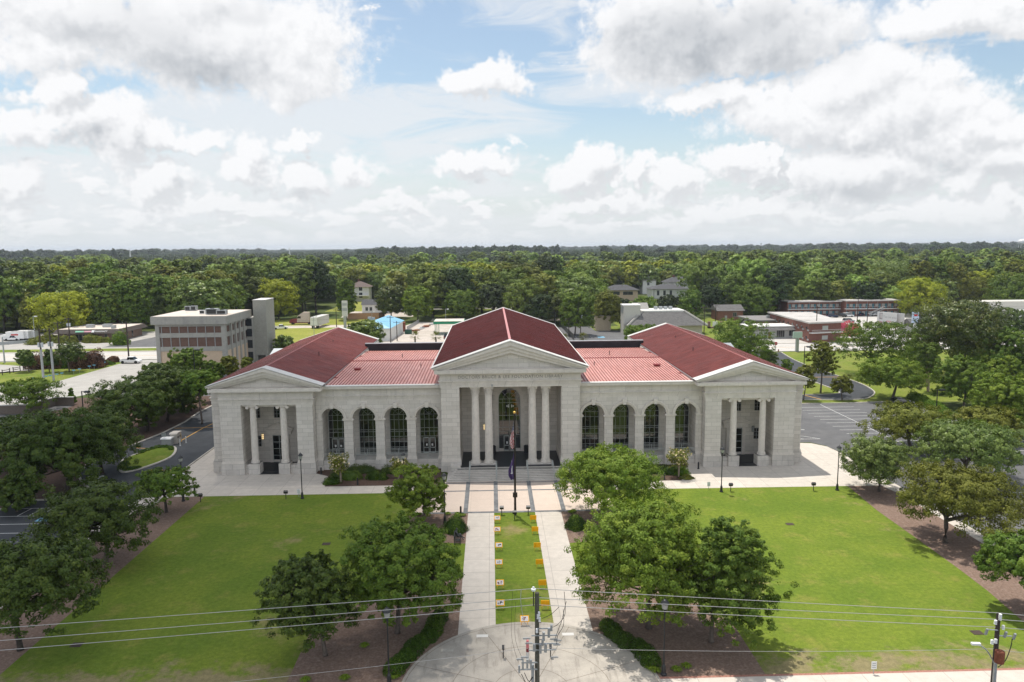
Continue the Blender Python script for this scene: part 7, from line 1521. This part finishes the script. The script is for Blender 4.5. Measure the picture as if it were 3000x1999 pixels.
x, y = g(*R_(797,790)); T = thing('crossing_sign', 'orange yellow diamond crossing sign by the street', 'sign', (x, y, 0)); MB().cyl(x, y, 0, 2, .05, .05, 6).build('sign_post', GALV, T); MB().ext([(x-.9,3.),(x,2.),(x+.9,3.),(x,4.1)], y-.08, y-.05).build('sign_face', ORANGE, T)
x, y = g(*R_(472,865)); T = thing('fire_hydrant', 'small red fire hydrant beside the stop sign', 'fire hydrant', (x, y, 0)); MB().lathe(x, y, [(.2,0),(.2,.1),(.14,.12),(.14,.6),(.17,.62),(.1,.8)], 10).build('hydrant_barrel', REDP, T); MB().box(x-.26,x+.26,y-.07,y+.07,.38,.52).build('nozzle', REDP, T)
x, y = g(*M_(712,880)); T = thing('sign', 'tall grey weathered pole sign at the left field', 'sign', (x, y, 0)); MB().box(x-.6,x+.5,y-.3,y+.3,0,5).build('sign_pylon', GALV, T); MB().box(x-1.1,x+1.2,y-.3,y+.3,5,11.4).build('sign_cabinets', STONE_W, T); MB().box(x-.9,x+1.,y-.35,y-.3,7.2,8.4).box(x-.9,x+1.,y-.35,y-.3,9.4,10.4).build('faded_panels', FRAME_D, T)
YS = ((1237,790),(1302,775),(1100,830),(1020,850),(858,890),(790,905),(695,925),(468,960),(1440,735),(1370,745),(640,935))
for i, (u, v) in enumerate(YS):
    x, y = g(*L_(u, v)); T = thing('yard_sign', 'small blue sign on a thin stake on the corner grass, '+ORD[sorted(range(11), key=lambda q: YS[q][0]).index(i)]+' from the left', 'sign', (x, y, 0), 'small blue yard signs'); MB().cyl(x, y, 0, 1.3, .035, .035, 5).build('stake', GALV, T); MB().box(x-.4,x+.4,y-.03,y+.03,1.25,1.55).build('sign_panel', PAINTB, T)
# ------------------------------------------------------------------ vehicles
def vehicle(kind, label, x, y, rz, m, group=None):
    T = thing({'sedan':'parked_car','suv':'parked_suv','pickup':'pickup_truck'}[kind], label, {'sedan':'car','suv':'car','pickup':'pickup truck'}[kind], (0,0,0), group)
    L, Wd = {'sedan':(4.8,1.85),'suv':(4.8,1.95),'pickup':(5.8,2.0)}[kind]; h = {'sedan':.92,'suv':1.1,'pickup':1.15}[kind]; ht = {'sedan':1.45,'suv':1.78,'pickup':1.9}[kind]
    a = -L/2; b = L/2
    low = [(a+.05,.35),(b-.05,.35),(b,.55),(b-.08,h-.22),(b-1.15,h-.02),(a+.15,h),(a,h-.15)]
    def slab(poly, w0, w1, zmid):
        mb = MB(); n = len(poly); V = []
        for s in (-1, 1):
            for px_, pz in poly: ww = w0 if pz <= zmid else w1; V.append((px_, s*ww/2, pz))
        mb.add(V, [tuple(range(n)), tuple(range(2*n-1, n-1, -1))]+[(i, n+i, n+(i+1)%n, (i+1)%n) for i in range(n)]); return mb
    bo = slab(low, Wd, Wd, 9).build('body', m, T); bv = bo.modifiers.new('bevel', 'BEVEL'); bv.width = .09; bv.segments = 2
    cab = {'sedan':[(a+.55,h-.02),(b-1.35,h-.02),(b-2.15,ht),(a+1.35,ht)], 'suv':[(a+.1,h-.02),(b-1.2,h-.02),(b-1.85,ht),(a+.4,ht)], 'pickup':[(-.75,h-.02),(b-1.35,h-.02),(b-2.05,ht),(-.55,ht)]}[kind]
    slab(cab, Wd*.95, Wd*.76, h+.1).build('glasshouse', GLASS, T); (x0, z0), (x3, z3) = cab[3], cab[2]
    rf = MB(); rf.box(x0-.05, x3+.05, -Wd*.39, Wd*.39, ht-.03, ht+.05)
    for xx in ([(cab[0][0]+cab[3][0])/2, (cab[3][0]+cab[2][0])/2]):
        pass
    rf.build('roof', m, T)
    for s in (-1, 1): MB().box((x0+x3)/2-.05, (x0+x3)/2+.05, s*Wd*.475-.012, s*Wd*.475+.012, h-.05, h+.25).build('door_pillar', m, T)
    if kind == 'pickup': MB().box(a+.15, -.85, -Wd*.42, Wd*.42, h-.45, h+.012).build('bed', BLKM, T)
    for xx in (a+.95, b-1.0):
        for s in (-1, 1):
            w = MB(); r = .36 if kind != 'pickup' else .42
            pts = [(xx+r*math.cos(t*math.pi/9), r+r*math.sin(t*math.pi/9)) for t in range(18)]; w.ext(pts, s*Wd/2-.13, s*Wd/2+.03); wo_ = w.build('wheel', TYRE, T)
            pts = [(xx+r*.6*math.cos(t*math.pi/6), r+r*.6*math.sin(t*math.pi/6)) for t in range(12)]; MB().ext(pts, s*Wd/2+.0, s*Wd/2+.045).build('rim', RIM, wo_)
    for s in (-1, 1): MB().box(b-.06, b+.02, s*.68-.2, s*.68+.2, .58, .76).build('headlight', WHITEP, T); MB().box(a-.02, a+.06, s*.72-.14, s*.72+.14, .62, .85).build('tail_light', REDL, T)
    T.location = (x, y, .012); T.rotation_euler = (0, 0, rz); return T
x, y = g(*(2150+1930*.255, 1000+740*.255)); vehicle('sedan', 'black sedan parked in the shade at the top of the right car park', x, y+.6, 0., BLACKP)
x, y = g(*L_(1790,686)); vehicle('pickup', 'white pickup truck turning at the corner by the office building', x, y+.8, -.04, WHITEP)
x, y = g(*L_(1165,612)); vehicle('suv', 'grey car on the street half hidden behind a corner tree', x, y+1, 0, GREYP)
x, y = g(*L_(160,372)); vehicle('pickup', 'white pickup parked behind the mesh fence at the left edge', x, y+1, 0, WHITEP)
CP = [((882,603),'suv',BLUEP,.0,'navy car parked before the motel, leftmost'), ((945,600),'pickup',BLACKP,.1,'black pickup parked before the motel'), ((1003,598),'suv',WHITEP,.0,'white suv parked before the motel'), ((1110,590),'sedan',BLUEP,.6,'dark blue sedan parked under the motel balcony'), ((1205,590),'suv',WHITEP,.0,'white suv parked left of the billboard'), ((1010,640),'suv',GREYP,.05,'silver suv in the middle of the motel car park'), ((955,715),'suv',BLUEP,.2,'dark suv behind the pink flowering bushes'), ((1530,715),'pickup',WHITEP,0,'white pickup behind the motel road sign'), ((1470,700),'suv',WHITEP,0,'white van behind the motel office')]
for (p, k_, m, r, lb) in CP: x, y = g(*R_(*p)); vehicle(k_, lb, x, y, r, m)
x, y = g(*M_(1712,985)); vehicle('suv', 'dark suv under the green canopy', x, y+1, 1.5, BLACKP)
x, y = g(*M_(75,890)); T = vehicle('pickup', 'white flatbed truck at the left edge of the field', x, y, .3, WHITEP)
# tractor unit and trailer
x, y = g(*M_(285,842)); T = thing('semi_truck', 'dark red and beige semi truck cab parked on the field track', 'truck', (x, y, 0)); bg_ = mat('beige_cab_paint', (.50,.42,.36), .4)
MB().box(x-5,x+6.,y-1.1,y+1.1,.6,1.2).build('chassis', REDP, T); MB().ext([(x-5.2,.7),(x-1.5,.7),(x-1.5,2.6),(x-4.6,2.2),(x-5.2,1.6)], y-1.05, y+1.05).build('hood', REDP, T); MB().ext([(x-1.8,1.),(x+3.4,1.),(x+3.4,5.3),(x+.9,5.4),(x-1.6,3.7)], y-1.25, y+1.25).build('cab', bg_, T)
MB().ext([(x-1.66,2.7),(x-1.4,3.7),(x-.1,3.7),(x-.1,2.7)], y-1.3, y+1.3).build('cab_window', GLASS, T)
for xx in (x-3.8, x+3.4, x+4.8): MB().ext([(xx+.52*math.cos(t*.5236), .52+.52*math.sin(t*.5236)) for t in range(12)], y-1.25, y+1.25).build('wheel', TYRE, T)
x, y = g(*M_(402,885)); T = thing('box_trailer', 'white box trailer standing on the grass field', 'trailer', (x, y, 0)); rt = -.12
MB().cbox(x+1., y+7, 2.9, 3.1, 14, 3.6, rt).build('box', STONE_W, T); MB().cbox(x-.0, y-.02, 2.9, 2.9, .06, 3.3, rt).build('rear_door', WHITEW, T)
for s in (-1, 1): MB().cbox(x+s*.9+.2, y+2, .5, .5, 2.2, 1., rt).build('wheel', TYRE, T)
for i, (u, v) in enumerate(((300,330),(390,318),(235,335))):
    x, y = g(*L_(u, v+30)); T = thing('box_truck', ('white rental box truck with red letters, left one','white rental box truck with red letters, right one','white van beside the rental trucks at the left edge')[i], 'truck', (x, y, 0)); MB().cbox(x, y, 2., 6.5, 2.3, 2.6).build('cargo_box', WHITEP, T); MB().cbox(x-4.2, y, 1.3, 1.9, 2.1, 1.8).build('cab', WHITEP, T); MB().cbox(x, y-1.17, 2.2, 2.6, .03, .5).build('red_lettering', REDL, T)
    for xx in (-3.8, 2.): MB().ext([(x+xx+.45*math.cos(t*.5236), .45+.45*math.sin(t*.5236)) for t in range(12)], y-1.1, y+1.1).build('wheel', TYRE, T)
fence_run('thin mesh fence before the rental trucks', [(-186,252),(-150,284)], 1.2, GALV)
# spires, masts and the water tower on the horizon
for u, v0, lb in ((380,727,'thin white church spire above the far woodland, left one'), (847.5,722,'thin white church spire above the far woodland, right one')):
    Y = 1150; x, _, zt = gy(u, v0, Y); T = thing('church_spire', lb, 'spire', (x, Y, 0)); MB().box(x-2,x+2,Y-2,Y+2,0,zt-22).build('steeple_base', WHITEW, T); MB().lathe(x, Y, [(2.2,zt-22),(.9,zt-9),(.08,zt)], 8).build('spire', WHITEW, T)
for u, v0, lb in ((1449,714,'lattice radio mast on the horizon near the middle'), (2230,711,'lattice radio mast on the horizon behind the motel'), (2807,709,'lattice radio mast near the right end of the horizon'), (605,731,'faint radio mast on the left horizon'), (1101,722,'faint radio mast on the horizon above the left pavilion')):
    Y = 2400; x, _, zt = gy(u, v0, Y); T = thing('radio_mast', lb, 'radio mast', (x, Y, 0)); mb = MB()
    for dx, dy in ((-1.2,-1),(1.2,-1),(0,1.2)): mb.tube([(x+dx,Y+dy,0),(x+dx*.5,Y+dy*.5,zt)], .35, 4)
    mb.build('lattice_legs', GALV, T); MB().cyl(x, Y, zt-6, zt-3, 2.4, 2.4, 8).build('antenna_ring', GALV, T)
Y = 1500; x, _, zt = gy(2996, 700, Y); T = thing('water_tower', 'white water tower cut by the right photo edge on the horizon', 'water tower', (x, Y, 0)); zt2 = gy(2996, 701, Y)[2]; zb2 = gy(2996, 716, Y)[2]
MB().lathe(x, Y, [(.5,zt2),(6,zt2-1.2),(8.,zt2-4),(7.6,zb2+1),(5,zb2),(.5,zb2-1)], 20).build('tank', WHITEP, T, smooth=True)
for k in range(5): a = k*1.2566; MB().tube([(x+6*math.cos(a),Y+6*math.sin(a),0),(x+6*math.cos(a),Y+6*math.sin(a),zb2+1)], .5, 6).build('leg', WHITEW, T)
# parking deck edge wall at the left
pts = [g(*L4(-20,360)), g(*L4(280,350)), g(*L4(510,278)), g(*L4(680,278))]
sheet('pavement', [(pts[0][0]-6,pts[0][1]-9),(pts[1][0],pts[1][1]-9),(pts[2][0],pts[2][1]-9),(pts[3][0],pts[3][1]-3),pts[3],pts[2],pts[1],pts[0]], ASPH2, .012)
T = thing('parapet_wall', 'low brown wall with a pale coping behind the left oaks', 'wall', (*pts[1], 0))
for a, b in zip(pts[:-1], pts[1:]):
    a = Vector((*a,0)); b = Vector((*b,0)); d = b-a; c = (a+b)/2; MB().cbox(c.x, c.y, .9, d.length, .3, 1.8, math.atan2(d.y,d.x)).build('wall_face', mat('brown_wall', (.16,.13,.11), .9), T); MB().cbox(c.x, c.y, 1.86, d.length+.2, .5, .14, math.atan2(d.y,d.x)).build('coping', STONE_W, T)
# pink flowering bushes before the motel
for i, (u, v, rx) in enumerate(((745,745,3.),(830,745,3.2),(900,740,3.),(965,740,4.6),(1020,735,3.4),(1060,730,3.))):
    x, y = g(*R_(u, v)); shrub(f'bush in the flowering row before the motel, {ORD[i]} from the left', x, y, rx, rx*.8, rx*1.15, 'pink' if i in (0,3,4) else 'olive', 900, 90+i, group='pink bushes before the motel', leaf=.5)
# ------------------------------------------------------------------ air and the cloud over the left lawn
def haze():
    o = MB().box(-7000, 7000, -400, 12000, -1, 75).build('haze', None); o['kind'] = 'stuff'; o['label'] = 'thin summer haze'
    m = bpy.data.materials.new('haze'); m.use_nodes = True; t = m.node_tree; t.nodes.clear(); N = NT(t); v = N.n('ShaderNodeVolumePrincipled'); v.inputs['Color'].default_value = (.80,.88,1,1); v.inputs['Density'].default_value = HAZE_D; v.inputs['Anisotropy'].default_value = .2
    ou = N.n('ShaderNodeOutputMaterial'); N.put(ou.inputs['Volume'], v.outputs[0]); o.data.materials.append(m)
HAZE_D = .00009
if HAZE_D: haze()

def cloud():
    r = np.random.default_rng(3); bm = bmesh.new(); bmesh.ops.create_icosphere(bm, subdivisions=5, radius=1)
    for v in bm.verts:
        p = v.co; k = 1+.10*math.sin(p.x*5+1)*math.cos(p.y*4)+.06*math.sin(p.x*11+p.y*7)+.05*math.cos(p.y*13-p.x*3)
        rr = min(1, math.hypot(p.x, p.y)); v.co = (p.x*78*k, p.y*98*k, math.copysign(75*(1-rr*rr)**1.4, p.z)*k)
    me = bpy.data.meshes.new('cloud'); bm.to_mesh(me); bm.free(); o = bpy.data.objects.new('cloud', me); COL.objects.link(o)
    h = 1000; o.location = (-62-.14*h, 52+.32*h, h); o['kind'] = 'stuff'; o['label'] = 'soft white cloud drifting over the left lawn'
    m = bpy.data.materials.new('cloud'); m.use_nodes = True; t = m.node_tree; t.nodes.clear(); N = NT(t); v = N.n('ShaderNodeVolumePrincipled'); v.inputs['Color'].default_value = (.96,.97,1,1); v.inputs['Density'].default_value = .030; v.inputs['Anisotropy'].default_value = .3
    ou = N.n('ShaderNodeOutputMaterial'); N.put(ou.inputs['Volume'], v.outputs[0]); me.materials.append(m)
cloud()
